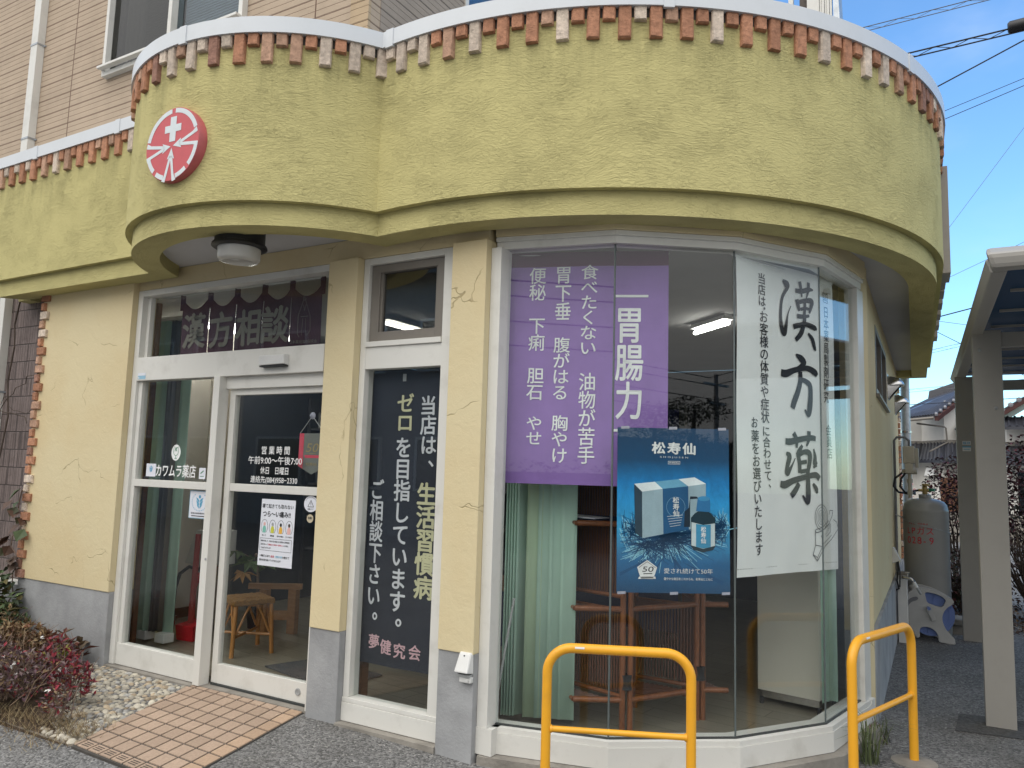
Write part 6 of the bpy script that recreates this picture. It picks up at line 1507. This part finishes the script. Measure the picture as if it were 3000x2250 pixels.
# rattan stool
ST = thing('rattan_stool', 'honey coloured rattan stool with a woven seat just inside the sliding door', 'stool', (-4.80, .69, .03))
LG = [Vector((-4.712, .487, .03)), Vector((-4.606, .776, .03)), Vector((-4.902, .905, .03)), Vector((-4.993, .607, .03))]; cen = sum(LG, Vector())/4
tops = [cen+(p-cen)*.88+Vector((0, 0, .385)) for p in LG]
for p, t_ in zip(LG, tops):
    q = MB(); q.tube([p, p.lerp(t_, .5), t_], .0165, 12); q.build('leg', rattan, ST, smooth=True)
q = MB(); n_ = 12; st_ = []
for (k_, z) in ((.86, .395), (.99, .405), (1.0, .425), (.97, .440), (.6, .447)):
    ring_ = []
    for i in range(4):
        a, b = LG[i], LG[(i+1) % 4]
        for k in range(n_): p = cen+(a.lerp(b, k/n_)-cen)*k_*1.03; ring_.append((p.x, p.y, z+.004*math.sin(k*2.6)))
    st_.append(ring_)
N4 = 4*n_; q.add([p for r_ in st_ for p in r_], [(i*N4+k, i*N4+(k+1) % N4, (i+1)*N4+(k+1) % N4, (i+1)*N4+k) for i in range(4) for k in range(N4)]+[tuple(range(N4-1, -1, -1)), tuple(range(4*N4, 5*N4))]); q.build('seat', weave, ST, smooth=True)
for i in range(4):
    a, b = LG[i], LG[(i+1) % 4]; ta, tb = tops[i], tops[(i+1) % 4]
    q = MB(); lo0 = a.lerp(ta, .42); lo1 = b.lerp(tb, .42); mid = (ta+tb)/2-Vector((0, 0, .02))
    q.tube([lo0.lerp(lo1, .06), lo0.lerp(mid, .55)+Vector((0, 0, .03)), mid.lerp(ta, .22)-Vector((0, 0, .004)), mid, mid.lerp(tb, .22)-Vector((0, 0, .004)), lo1.lerp(mid, .55)+Vector((0, 0, .03)), lo1.lerp(lo0, .06)], .009, 8); q.build('arch', rattan, ST, smooth=True)
q = MB()
for i in (0, 1): q.tube([LG[i].lerp(tops[i], .36), LG[i+2].lerp(tops[i+2], .36)], .011, 8)
q.build('stretcher', rattan, ST, smooth=True)
# wooden bench
BN = thing('wooden_bench', 'small brown wooden bench behind the rattan stool', 'bench', (-5.05, 1.3, .03))
for (x, y) in ((-5.19, 1.22), (-4.99, 1.36)):
    q = MB(); q.box(x-.045, x+.045, y-.025, y+.025, .03, .40); q.build('leg', oak, BN, bevel=.003)
q = MB(); q.hexa([(-5.30, 1.13, .40), (-4.93, 1.39, .40), (-4.96, 1.43, .40), (-5.33, 1.17, .40), (-5.30, 1.13, .445), (-4.93, 1.39, .445), (-4.96, 1.43, .445), (-5.33, 1.17, .445)]); q.build('top_rail', oak, BN, bevel=.003)
q = MB(); q.hexa([(-5.22, 1.20, .14), (-4.97, 1.375, .14), (-4.98, 1.39, .14), (-5.23, 1.215, .14), (-5.22, 1.20, .22), (-4.97, 1.375, .22), (-4.98, 1.39, .22), (-5.23, 1.215, .22)]); q.build('lower_rail', oak, BN, bevel=.003)
# potted money tree
PT = thing('money_tree', 'money tree plant with green and browned leaves behind the door glass', 'plant', (-5.3, 1.25, .03))
q = MB(); q.lathe([(.07, .03), (.10, .28), (.105, .29)], (-5.42, 1.35, 0), 18); q.build('pot', rubber, PT, smooth=True)
q = MB(); q.tube([(-5.42, 1.35, .25), (-5.40, 1.32, .5), (-5.36, 1.25, .68)], .012, 8); q.tube([(-5.40, 1.32, .55), (-5.30, 1.1, .66), (-5.10, .95, .66)], .004, 6); q.tube([(-5.38, 1.28, .62), (-5.42, 1.08, .72)], .004, 6); q.build('stem', twig_m, PT, smooth=True)
q = MB(); r3 = random.Random(4)
for (c, col, n_, s_, dz) in (((-5.06, .92, .665), (.075, .12, .045), 6, .20, -.5), ((-5.38, 1.05, .72), (.085, .13, .05), 5, .15, -.8), ((-5.22, 1.0, .56), (.42, .23, .09), 6, .14, -.9), ((-4.96, 1.0, .64), (.06, .10, .04), 5, .18, -.6), ((-5.15, 1.05, .68), (.05, .085, .035), 6, .2, -.3)):
    for k in range(n_): a = 2*math.pi*k/n_+r3.random(); leaf(q, Vector(c), s_*r3.uniform(.8, 1.1), col, r3, .36, Vector((math.cos(a), math.sin(a)*.6, dz*r3.uniform(.2, 1))).normalized())
q.build('leaves', leaf_m, PT)
# doormat
dm = MB(); dm.add([(-4.32, .45, .034), (-3.55, .28, .034), (-3.5, .75, .034), (-4.17, .86, .034), (-4.32, .45, .044), (-3.55, .28, .044), (-3.5, .75, .044), (-4.17, .86, .044)], [(0, 3, 2, 1), (4, 5, 6, 7), (0, 1, 5, 4), (1, 2, 6, 5), (2, 3, 7, 6), (3, 0, 4, 7)])
tag(dm.build('doormat', mat_m), 'dark grey doormat on the floor inside the sliding door', 'doormat')
# dark display shelving with bottles at the back
SHV = thing('display_shelf', 'dark display shelving along the back of the shop behind the door', 'shelf', (-5.3, 2.9, .03))
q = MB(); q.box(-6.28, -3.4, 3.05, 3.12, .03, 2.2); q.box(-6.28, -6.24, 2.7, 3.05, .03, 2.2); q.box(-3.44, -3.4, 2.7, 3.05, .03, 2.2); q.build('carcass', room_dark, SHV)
for z in (.55, .90, 1.25, 1.55, 1.85):
    q = MB(); q.box(-6.24, -3.44, 2.72, 3.05, z, z+.02); q.build('shelf_board', simple('shelf_grey', (.12, .12, .125), .6) if z == .55 else MATS['shelf_grey'], SHV)
r3 = random.Random(2); bot0 = None; BM_ = simple('bottle_teal', (.10, .30, .36), .35)
BT = thing('bottle', 'small teal bottle in the row on the lowest dark shelf behind the door', 'bottle', (-6.1, 2.80, .571), 'teal bottles on the display shelf')
q = MB(); q.lathe([(.036, 0), (.040, .006), (.040, .14), (.02, .165)], (0, 0, 0), 14); q.build('bottle_body', BM_, BT, smooth=True, world=False)
q = MB(); q.lathe([(.022, .166), (.022, .20)], (0, 0, 0), 12); q.build('bottle_cap', white_pl, BT, world=False)
for k in range(1, 20): dup(BT, (-6.1+.092*k, 2.80, .571 if k % 1 == 0 else 0))
for k in range(20): dup(BT, (-6.1+.092*k, 2.80, .921), 0, 'small teal bottle in the row on the second dark shelf behind the door')
BXC = [(.10, .11, .12), (.16, .15, .14), (.05, .09, .12), (.14, .06, .05), (.22, .22, .21)]
k = 0
for z in (1.27, 1.57, 1.87):
    x = -6.18
    while x < -3.55:
        w_ = r3.uniform(.14, .30); h_ = r3.uniform(.12, .23); c = BXC[k % 5]
        nm = 'box_card_%s' % ['slate', 'taupe', 'blue', 'rust', 'pale'][k % 5]; m_ = MATS.get(nm) or simple(nm, c, .6)
        b_ = MB(); b_.box(x, x+w_-.02, 2.76, 2.95, z+.001, z+h_); o = b_.build('medicine_box', m_, None, bevel=.003)
        tag(o, 'medicine carton on the %s shelf of the dark display shelving' % {1.27: 'third', 1.57: 'fourth', 1.87: 'top'}[z], 'carton', 'cartons on the %s shelf' % {1.27: 'third', 1.57: 'fourth', 1.87: 'top'}[z]); x += w_; k += 1
CT = thing('shop_counter', 'dark navy shop counter across the middle of the room', 'counter', (-3.2, 2.3, .03))
q = MB(); q.box(-4.6, -2.9, 2.05, 2.55, .03, .48); q.build('front', navy_m, CT, bevel=.01); q = MB(); q.box(-4.65, -2.85, 2.0, 2.6, .481, .52); q.build('top', oak, CT, bevel=.005)
# folding bamboo shelf in the bay
FB = thing('folding_bamboo_shelf', 'folding dark bamboo screen with triangular shelves standing in the bay window', 'shelf', (-1.66, .70, .03))
P1a, P1b = Vector((-1.692, .640, 0)), Vector((-1.658, .672, 0)); P2a, P2b = Vector((-1.402, 1.100, 0)), Vector((-1.375, 1.128, 0)); Q1, Q2, Q3 = Vector((-2.22, .78, 0)), Vector((-1.80, 1.12, 0)), Vector((-1.62, 1.55, 0)); P0 = Vector((-1.93, .50, 0))
ZB = (.20, .70, 1.18); zt = 1.50
for p in (P1a, P1b, P2a, P2b, Q1, Q2, Q3):
    q = MB(); q.tube([p+Vector((0, 0, .03)), p+Vector((0, 0, zt+.06))], .017, 12); q.build('pole', bamboo, FB, smooth=True)
for (a, b) in ((Q1, P1a), (P1b, Q2), (Q2, P2a), (P2b, Q3)):
    q = MB(); d = (b-a); n_ = int(d.length/.0195)
    for k in range(1, n_):
        p = a+d*(k/n_); q.tube([p+Vector((0, 0, .24)), p+Vector((0, 0, .68))], .0062, 5, False); q.tube([p+Vector((0, 0, .78)), p+Vector((0, 0, 1.16))], .0062, 5, False); q.tube([p+Vector((0, 0, 1.22)), p+Vector((0, 0, 1.46))], .0062, 5, False)
    q.build('slat_screen', bamboo_slat, FB)
    q = MB()
    for z in (.22, .69, .77, 1.17, 1.48): q.tube([a+Vector((0, 0, z)), b+Vector((0, 0, z))], .0125, 8)
    q.build('rail', bamboo, FB, smooth=True)
for (a, b, c) in ((P0, P1a, Q1), (P1b, P2a, Q2), (P2b, P2b+Vector((.13, .08, 0)), Q3)):
    for z in ZB:
        q = MB(); n_ = 13
        for k in range(n_+1): p0 = a.lerp(c, k/n_); p1 = b.lerp(c, k/n_); q.tube([p0+Vector((0, 0, z-.012)), p1+Vector((0, 0, z-.012))], .0055, 5, False)
        q.build('shelf_slats', bamboo_slat, FB)
        q = MB(); q.tube([a+Vector((0, 0, z)), b+Vector((0, 0, z))], .0165, 10); q.tube([a+Vector((0, 0, z)), c+Vector((0, 0, z))], .012, 8); q.build('shelf_edge', bamboo, FB, smooth=True)
q = MB()
for p in ((P1a+P1b)/2, (P2a+P2b)/2):
    for z in (.30, 1.05): q.lathe([(.034, z-.04), (.030, z-.01), (.030, z+.01), (.034, z+.04)], (p.x, p.y, 0), 10)
q.build_each('hinge_strap', rubber, FB)
T_ = thing('navy_partition', 'dark navy cloth partition standing behind the bamboo shelf', 'partition', (-2.4, 1.9, .03)); q = MB(); q.box(-3.1, -1.75, 1.9, 1.93, .35, 1.95); q.build('cloth', navy_m, T_); q = MB(); q.box(-3.12, -3.08, 1.88, 1.95, .03, 1.98); q.box(-1.77, -1.73, 1.88, 1.95, .03, 1.98); q.build('post', seal_and_gap, T_)
T_ = thing('magazine', 'open magazine lying on the top bamboo shelf', 'magazine', (-1.95, .66, 1.2)); q = MB(); q.hexa([(-2.06, .60, 1.203), (-1.84, .56, 1.203), (-1.82, .72, 1.203), (-2.04, .76, 1.203), (-2.06, .60, 1.213), (-1.84, .56, 1.209), (-1.82, .72, 1.209), (-2.04, .76, 1.213)]); q.build('pages', paper, T_)
# pale cabinet
CB = thing('cabinet', 'pale free-standing cabinet below the white banner in the bay window', 'cabinet', (-.97, 1.8, .03))
ca, cbv = Vector((-1.176, 1.685, 0)), Vector((-.79, 1.618, 0)); cd = (cbv-ca).normalized(); cn = Vector((-cd.y, cd.x, 0))
q = MB(); pts = [ca, cbv, cbv+cn*.30, ca+cn*.30]; q.hexa([(p.x, p.y, .115) for p in pts]+[(p.x, p.y, 1.75) for p in pts]); q.build('panel', cab_m, CB, bevel=.004)
q = MB(); pts = [ca+cd*.02+cn*.015, cbv-cd*.01+cn*.015, cbv+cn*.27, ca+cn*.27+cd*.02]; q.hexa([(p.x, p.y, .07) for p in pts]+[(p.x, p.y, .114) for p in pts]); q.build('base_rail', steel, CB)
q = MB()
for p in pts: q.lathe([(.014, .03), (.014, .07)], (p.x, p.y, 0), 10)
q.build('foot', rubber, CB)
T_ = thing('blind_rod', 'thin pale rod leaning in the left corner of the bay window', 'rod', (-2.16, .11, .14)); q = MB(); q.tube([(-2.215, .10, .14), (-2.12, .13, .78)], .007, 8); q.build('rod', grey_pl, T_, smooth=True)

# ================================================================== HOUSES BEYOND
def tiled(mb, p00, p10, p11, p01, n, th=.09, r=.04):
    n = int(n*1.5)
    """a tiled roof slope: slab plus raised courses running up the slope (p00-p10 eave, p01-p11 top)"""
    P = [Vector(p) for p in (p00, p10, p11, p01)]; dn = Vector((0, 0, -th))
    mb.hexa([tuple(p+dn) for p in P]+[tuple(p) for p in P])
    for k in range(n+1):
        a, b = P[0].lerp(P[1], k/n), P[3].lerp(P[2], k/n); mb.tube([a+Vector((0, 0, .01)), b+Vector((0, 0, .01))], r, 6)
H = thing('tile_roofed_house', 'white two-storey house with dark tile roofs beyond the shop, left of the carport posts', 'house', (-1.2, 29, -.1))
Cc = (-.46, 28.0); L1 = (-1.22, 29.3); L2 = (-3.6, 28.9); R1 = (1.0, 29.6); Bk = [(1.0, 36), (-3.6, 36)]
q = MB(); q.prism([L2, L1, Cc, R1]+Bk, 2.5, 4.0); q.build('upper_wall', house_wall, H)
low = [(-3.6, 28.1), (-1.4, 28.4), (-.5, 27.3), (1.1, 28.6), (1.1, 36), (-3.6, 36)]
q = MB(); q.prism(low, -.3, 2.25); q.build('lower_wall', house_wall, H)
q = MB(); q.prism([(-3.7, 28.85), (-1.25, 29.22), (-.46, 27.93), (1.05, 29.52), (1.05, 29.62), (-.46, 28.06), (-1.22, 29.36), (-3.7, 28.96)], 2.86, 3.0); q.build('wall_band', concrete, H)
q = MB()
tiled(q, (-3.7, 27.2, 2.24), (-1.3, 27.6, 2.24), (-1.23, 29.22, 2.9), (-3.7, 28.86, 2.9), 9); tiled(q, (-1.3, 27.6, 2.24), (-.5, 26.6, 2.24), (-.47, 27.95, 2.88), (-1.23, 29.22, 2.9), 5); tiled(q, (-.5, 26.6, 2.24), (1.3, 27.9, 2.24), (1.05, 29.52, 2.9), (-.47, 27.95, 2.88), 9)
q.build('lower_roof', kawara, H, smooth=True)
q = MB(); tiled(q, (-2.3, 27.0, 3.62), (-.72, 26.9, 3.80), (.62, 29.6, 5.2), (-1.0, 30.0, 4.62), 12)
q.build('upper_roof', kawara, H, smooth=True)
q = MB(); q.hexa([(-.72, 26.9, 3.60), (-.60, 26.95, 3.60), (.74, 29.6, 5.0), (.62, 29.6, 5.0), (-.72, 26.9, 3.76), (-.60, 26.95, 3.76), (.74, 29.6, 5.16), (.62, 29.6, 5.16)]); q.build('verge_board', maroon_wood, H)
q = MB()
for k in range(11): p = Vector((-.68, 26.92, 3.83)).lerp(Vector((.66, 29.6, 5.22)), k/10); q.lathe([(.03, -.04), (.075, -.02), (.075, .04), (.03, .07)], tuple(p), 8, 'x')
q.build('verge_tiles', simple('verge_tile', (.22, .22, .24), .3), H, smooth=True)
q = MB(); q.hexa([(-1.0, 29.9, 4.62), (.7, 29.5, 5.22), (.7, 29.75, 5.22), (-1.0, 30.15, 4.62), (-.95, 29.93, 4.95), (.7, 29.53, 5.5), (.7, 29.72, 5.5), (-.95, 30.1, 4.95)]); q.build('roof_ridge', kawara, H)
q = MB(); q.add([(-.46, 28.02, 3.6), (1.0, 29.6, 3.6), (1.0, 29.6, 5.1), (.6, 29.2, 4.95)], [(0, 1, 2, 3)]); q.prism([(-.44, 28.05), (1.0, 29.6), (1.0, 30.5), (-.4, 30.5)], 3.9, 4.4); q.build('gable_wall', house_wall, H)
q = MB(); q.tube([(-1.3, 27.5, 3.55), (-.45, 27.85, 3.45), (-.40, 27.9, 3.4), (-.37, 27.9, 2.9), (-.9, 27.2, 2.55)], .03, 8); q.tube([(-2.4, 26.95, 3.55), (-.75, 26.85, 3.70)], .05, 8); q.build('gutter', bronze, H, smooth=True)
q = MB(); tiled(q, (-.1, 27.9, 3.35), (1.0, 28.6, 3.45), (1.0, 29.4, 3.8), (.1, 28.6, 3.75), 5); q.build('canopy_roof', kawara, H, smooth=True)
q = MB(); q.box(-.62, .1, 27.20, 27.5, -.3, 1.65); q.build('door', brown_wood, H)
q = MB(); q.hexa([(-1.12, 27.55, 1.70), (-.78, 27.25, 1.70), (-.70, 27.6, 1.70), (-1.0, 27.9, 1.70), (-1.05, 27.6, 1.98), (-.80, 27.4, 1.98), (-.72, 27.6, 1.98), (-1.0, 27.85, 1.98)]); q.build('wall_unit', white_pl, H)
H2 = thing('tile_roofed_house', 'white gabled house with dark tile roofs right of the front carport post', 'house', (3.0, 28, -.1))
q = MB(); q.box(1.35, 6.5, 26.5, 34, -.3, 3.5); q.build('wall', house_wall, H2)
q = MB(); q.hexa([(1.5, 26.52, 3.4), (6.2, 26.52, 3.4), (6.2, 30, 3.4), (1.5, 30, 3.4), (3.5, 26.52, 5.15), (3.6, 26.52, 5.15), (3.6, 30, 5.15), (3.5, 30, 5.15)]); q.build('gable_wall', house_wall, H2)
q = MB(); tiled(q, (1.0, 25.9, 3.68), (1.0, 33, 3.68), (3.55, 33, 5.4), (3.55, 25.9, 5.4), 14); tiled(q, (6.1, 25.9, 3.68), (6.1, 33, 3.68), (3.55, 33, 5.4), (3.55, 25.9, 5.4), 14); q.build('upper_roof', kawara, H2, smooth=True)
q = MB(); q.hexa([(1.0, 25.86, 3.50), (3.55, 25.86, 5.22), (3.55, 25.95, 5.22), (1.0, 25.95, 3.50), (1.0, 25.86, 3.66), (3.55, 25.86, 5.38), (3.55, 25.95, 5.38), (1.0, 25.95, 3.66)]); q.build('verge_board', maroon_wood, H2)
q = MB(); 
for k in range(12): p = Vector((1.0, 25.9, 3.72)).lerp(Vector((3.55, 25.9, 5.44)), k/11); q.lathe([(.03, -.06), (.08, -.04), (.08, .04), (.03, .06)], tuple(p), 8, 'y')
q.build('verge_tiles', MATS['verge_tile'], H2, smooth=True)
q = MB(); tiled(q, (1.2, 25.5, 3.30), (6.5, 25.5, 3.30), (6.5, 26.48, 3.68), (1.2, 26.48, 3.68), 18); q.build('pent_roof', kawara, H2, smooth=True)
q = MB(); tiled(q, (1.0, 25.1, 2.15), (6.5, 25.1, 2.15), (6.5, 26.48, 2.72), (1.0, 26.48, 2.72), 18); q.build('lower_roof', kawara, H2, smooth=True)
q = MB(); q.box(1.3, 6.5, 26.44, 26.49, 2.73, 2.86); q.build('wall_band', concrete, H2)
q = MB(); q.box(1.6, 2.6, 26.45, 26.49, .2, 1.9); q.build('window', dark_glass, H2)
# low roadside wall beyond the shrubs
T_ = thing('block_wall', 'low pale concrete wall in front of the tile roofed houses', 'wall', (0, 21, -.1)); q = MB(); q.box(-4, 6, 20.9, 21.05, -.3, .62); q.build('wall', concrete, T_); q = MB(); q.box(-4.02, 6.02, 20.87, 21.08, .621, .69); q.build('coping', concrete, T_)
# bare-trunk hydro: pink flowering bush by the regulator
T_ = thing('flowering_bush', 'small pink flowering bush against the far white house wall', 'bush', (-1.15, 15, -.1))
q = MB(); stems(q, (-1.05, 14.0, -.1), 14, 1.6, .25, rnd, .012); q.build('stems', bark, T_)
q = MB(); leafcloud(q, (-1.05, 14.0, 1.35), (.22, .22, .38), 260, .09, [(.50, .10, .14), (.42, .16, .18), (.06, .09, .04)], rnd); q.build('leaves', leaf_m, T_)

# ================================================================== OVERHEAD WIRES
def cable(label, a, b, r, m_=wire_m, sag=.05, coil=None):
    A, B = Vector(a), Vector(b); d = B-A; A = A-d*3.0; B = B+d*4.0; sag *= 3; T_ = None
    q = MB(); n_ = 16; P = [A.lerp(B, k/n_)+Vector((0, 0, -sag*4*(k/n_)*(1-k/n_))) for k in range(n_+1)]
    q.tube(P, r, 6)
    if coil:       # messenger wire below, laced with a zigzag
        dz = Vector((0, 0, -coil)); q.tube([p+dz for p in P], r*.9, 6)
        n2 = int((B-A).length/.32)
        Z = [A.lerp(B, k/n2)+Vector((0, 0, -sag*4*(k/n2)*(1-k/n2)))+(dz if k % 2 else Vector()) for k in range(n2+1)]; q.tube(Z, r*.5, 5)
    return tag(q.build('overhead_cable', m_), label, 'cable', 'overhead cables')
cable('laced pair of overhead cables highest at the upper right', (-1.82, 14, 11.45), (.43, 14, 11.50), .010, wire_grey, .03, .10)
cable('thick laced overhead cable ending at the black splice box', (-.85, 14, 10.60), (1.1, 14, 10.66), .017, wire_m, .02, .11)
cable('single thick blue-black overhead cable rising under the splice box', (-.30, 14, 9.74), (1.40, 14, 10.43), .014, wire_m, .04)
cable('thin overhead wire, upper one of the close pair right of the fascia', (-.16, 14, 9.15), (1.36, 14, 9.57), .006, wire_m, .02)
cable('thin overhead wire, lower one of the close pair right of the fascia', (-.16, 14, 9.00), (1.36, 14, 9.45), .007, wire_m, .03)
cable('very thin wire rising steeply to the right edge of the sky', (-.18, 14, 6.45), (1.32, 14, 8.52), .0045, wire_grey, .0)
cable('distant thin wire above the carport corner', (-.47, 24, 7.79), (.72, 24, 8.32), .007, wire_grey, .0)
cable('distant thick cable beside the carport corner', (-.53, 24, 6.68), (.58, 24, 6.93), .018, wire_m, .0)
cable('distant wire sloping down to the right below the thick cable', (-.55, 24, 6.58), (.29, 24, 6.39), .008, wire_grey, .0)
cable('distant wire crossing the others steeply left of the carport', (-.56, 24, 6.25), (.13, 24, 5.80), .010, wire_m, .0)
cable('distant laced pair low in the sky beside the carport', (-.67, 24, 5.65), (.13, 24, 5.82), .007, wire_grey, .0, .10)
cable('distant laced cable just above the house ridge', (-1.57, 24, 4.39), (-.19, 24, 4.49), .006, wire_grey, .0, .09)
cable('lowest distant cable crossing in front of the tiled roof', (-1.58, 24, 3.90), (-.43, 24, 3.96), .010, wire_m, .0)
T_ = thing('splice_box', 'black cylindrical cable splice box on the thick overhead cable', 'splice box', (1.3, 14, 10.6))
q = MB(); q.tube([(1.10, 14, 10.62), (1.14, 14, 10.622), (1.80, 14, 10.65), (1.86, 14, 10.652)], [.09, .125, .125, .09], 16); q.build('case', black_pl, T_, smooth=True)

# ================================================================== ACROSS THE STREET (seen mirrored in the shop glass)
def street_house(label, x0, x1, y0, y1, h, roof, wallm):
    T_ = thing('street_house', label, 'house', ((x0+x1)/2, (y0+y1)/2, -.1))
    q = MB(); q.box(x0, x1, y0, y1, -.3, h); q.build('wall', wallm, T_)
    ym = (y0+y1)/2; q = MB(); tiled(q, (x0-.5, y1+.5, h-.1), (x1+.5, y1+.5, h-.1), (x1+.5, ym, h+roof), (x0-.5, ym, h+roof), 22); tiled(q, (x0-.5, y0-.5, h-.1), (x1+.5, y0-.5, h-.1), (x1+.5, ym, h+roof), (x0-.5, ym, h+roof), 22); q.build('roof', kawara, T_, smooth=True)
    n_ = int((x1-x0)/2.6)
    for k in range(n_):
        for z in ((1.0, 2.1), (3.7, 4.8)):
            if z[1] > h: continue
            xa = x0+.8+2.6*k; q = MB(); q.box(xa, xa+1.5, y1+.01, y1+.06, *z); o = q.build('window', dark_glass, T_); q = MB()
            q.box(xa-.06, xa, y1+.01, y1+.09, z[0]-.06, z[1]+.06); q.box(xa+1.5, xa+1.56, y1+.01, y1+.09, z[0]-.06, z[1]+.06); q.box(xa, xa+1.5, y1+.01, y1+.09, z[1], z[1]+.06); q.box(xa, xa+1.5, y1+.01, y1+.09, z[0]-.06, z[0]); q.build('window_frame', white_al, o)
street_house('grey two-storey house across the street, mirrored in the door glass', -27, -8.5, -19, -10.5, 6.0, 1.6, simple('street_wall', (.30, .29, .28), .9))
street_house('low brown house across the street, mirrored in the bay window', 2, 11, -26, -19, 3.4, 1.5, simple('street_wall_b', (.24, .21, .18), .9))
street_house('white house across the street to the right, mirrored in the bay window', 24, 34, -14, -5, 3.6, 1.8, house_wall)
T_ = thing('street_hedge', 'clipped dark hedge across the street', 'hedge', (6, -11.5, -.1)); q = MB(); q.box(-6.5, 10.5, -11.9, -11.1, -.2, 1.45); q.box(10.5, 16.5, -11.4, -10.6, -.2, 2.45); q.build('hedge_core', simple('hedge_dark', (.02, .028, .015), 1), T_); q = MB(); r3 = random.Random(6)
for k in range(6200): xx = r3.uniform(-6.7, 16.7); leaf(q, Vector((xx, (-11.5 if xx < 10.5 else -11.0)+r3.uniform(-.5, .5), r3.uniform(0, 1.7 if xx < 10.5 else 2.75))), .13, r3.choice(GRN), r3, .6)
q.build('hedge_leaves', hedge_m, T_)
def pine(label, x, y, h):
    T_ = thing('garden_pine', label, 'tree', (x, y, -.1))
    q = MB(); q.tube([(x, y, -.2), (x+.15, y, h*.35), (x-.1, y, h*.7), (x, y, h)], [.14, .12, .09, .04], 9); q.build('trunk', bark, T_, smooth=True)
    q = MB()
    for (dx, dz, rr) in ((0, h, .95), (-.8, h*.72, .8), (.9, h*.66, .85), (.1, h*.5, .7), (-.9, h*.42, .6)): leafcloud(q, (x+dx, y, dz), (rr, rr, rr*.42), 620, .15, [(.022, .035, .018), (.03, .045, .02), (.018, .026, .016)], r3, .4, .4, .0)
    q.build('crown', hedge_m, T_)
pine('cloud-pruned garden pine across the street beside the pole', 13.5, -9.9, 3.3); pine('small cloud-pruned pine across the street', 12.3, -10.3, 3.0); pine('tall dark pine across the street at the left', -9.0, -12.0, 4.0)
def pole(label, x, y, h):
    T_ = thing('utility_pole', label, 'pole', (x, y, -.1), 'utility poles across the street'); q = MB(); q.tube([(x, y, -.3), (x, y, h)], [.14, .09], 14); q.build('shaft', pole_conc, T_, smooth=True)
    q = MB(); q.box(x-.9, x+.9, y-.05, y+.05, h-.5, h-.4); q.box(x-.6, x+.6, y-.05, y+.05, h-1.3, h-1.2); q.build('crossarm', galv, T_)
pole('concrete utility pole across the street, right of the pines', 23.6, -15.9, 5.8); pole('concrete utility pole down the street to the right', 19, 1.5, 9.0)
for k, (za, zb) in enumerate(((7.0, 8.6), (6.7, 8.2), (6.1, 7.5), (5.5, 6.6))):
    q = MB(); A, B = Vector((23.6-.5+.3*k, -15.9, za-1.4)), Vector((19, 1.5, zb)); q.tube([A.lerp(B, t/12)-Vector((0, 0, .35*4*(t/12)*(1-t/12))) for t in range(13)], .02, 5)
    A2 = Vector((-22, -16-k, za+1)); q.tube([A2.lerp(A, t/12)-Vector((0, 0, .5*4*(t/12)*(1-t/12))) for t in range(13)], .02, 5)
    tag(q.build('street_cable', wire_m), 'cable strung between the poles across the street', 'cable', 'cables strung across the street')
T_ = thing('bare_tree', 'bare branching tree to the right of the carport, mirrored in the last bay pane', 'tree', (8.5, 9.5, -.1)); q = MB(); r3 = random.Random(12)
def grow(p, d, l, r, k):
    e = p+d*l; q.tube([p, (p+e)/2+Vector((r3.gauss(0, .04), r3.gauss(0, .04), 0))*l, e], [r, r*.85, r*.7], 6, False)
    if k:
        for j in range(3 if k > 1 else 2): grow(e if j else p+d*l*.75, (d+Vector((r3.gauss(0, .55), r3.gauss(0, .55), r3.uniform(-.05, .45)))).normalized(), l*r3.uniform(.6, .82), r*.62, k-1)
grow(Vector((8.5, 9.5, -.1)), Vector((0, 0, 1)), 1.5, .13, 6); q.build('branches', bark, T_)
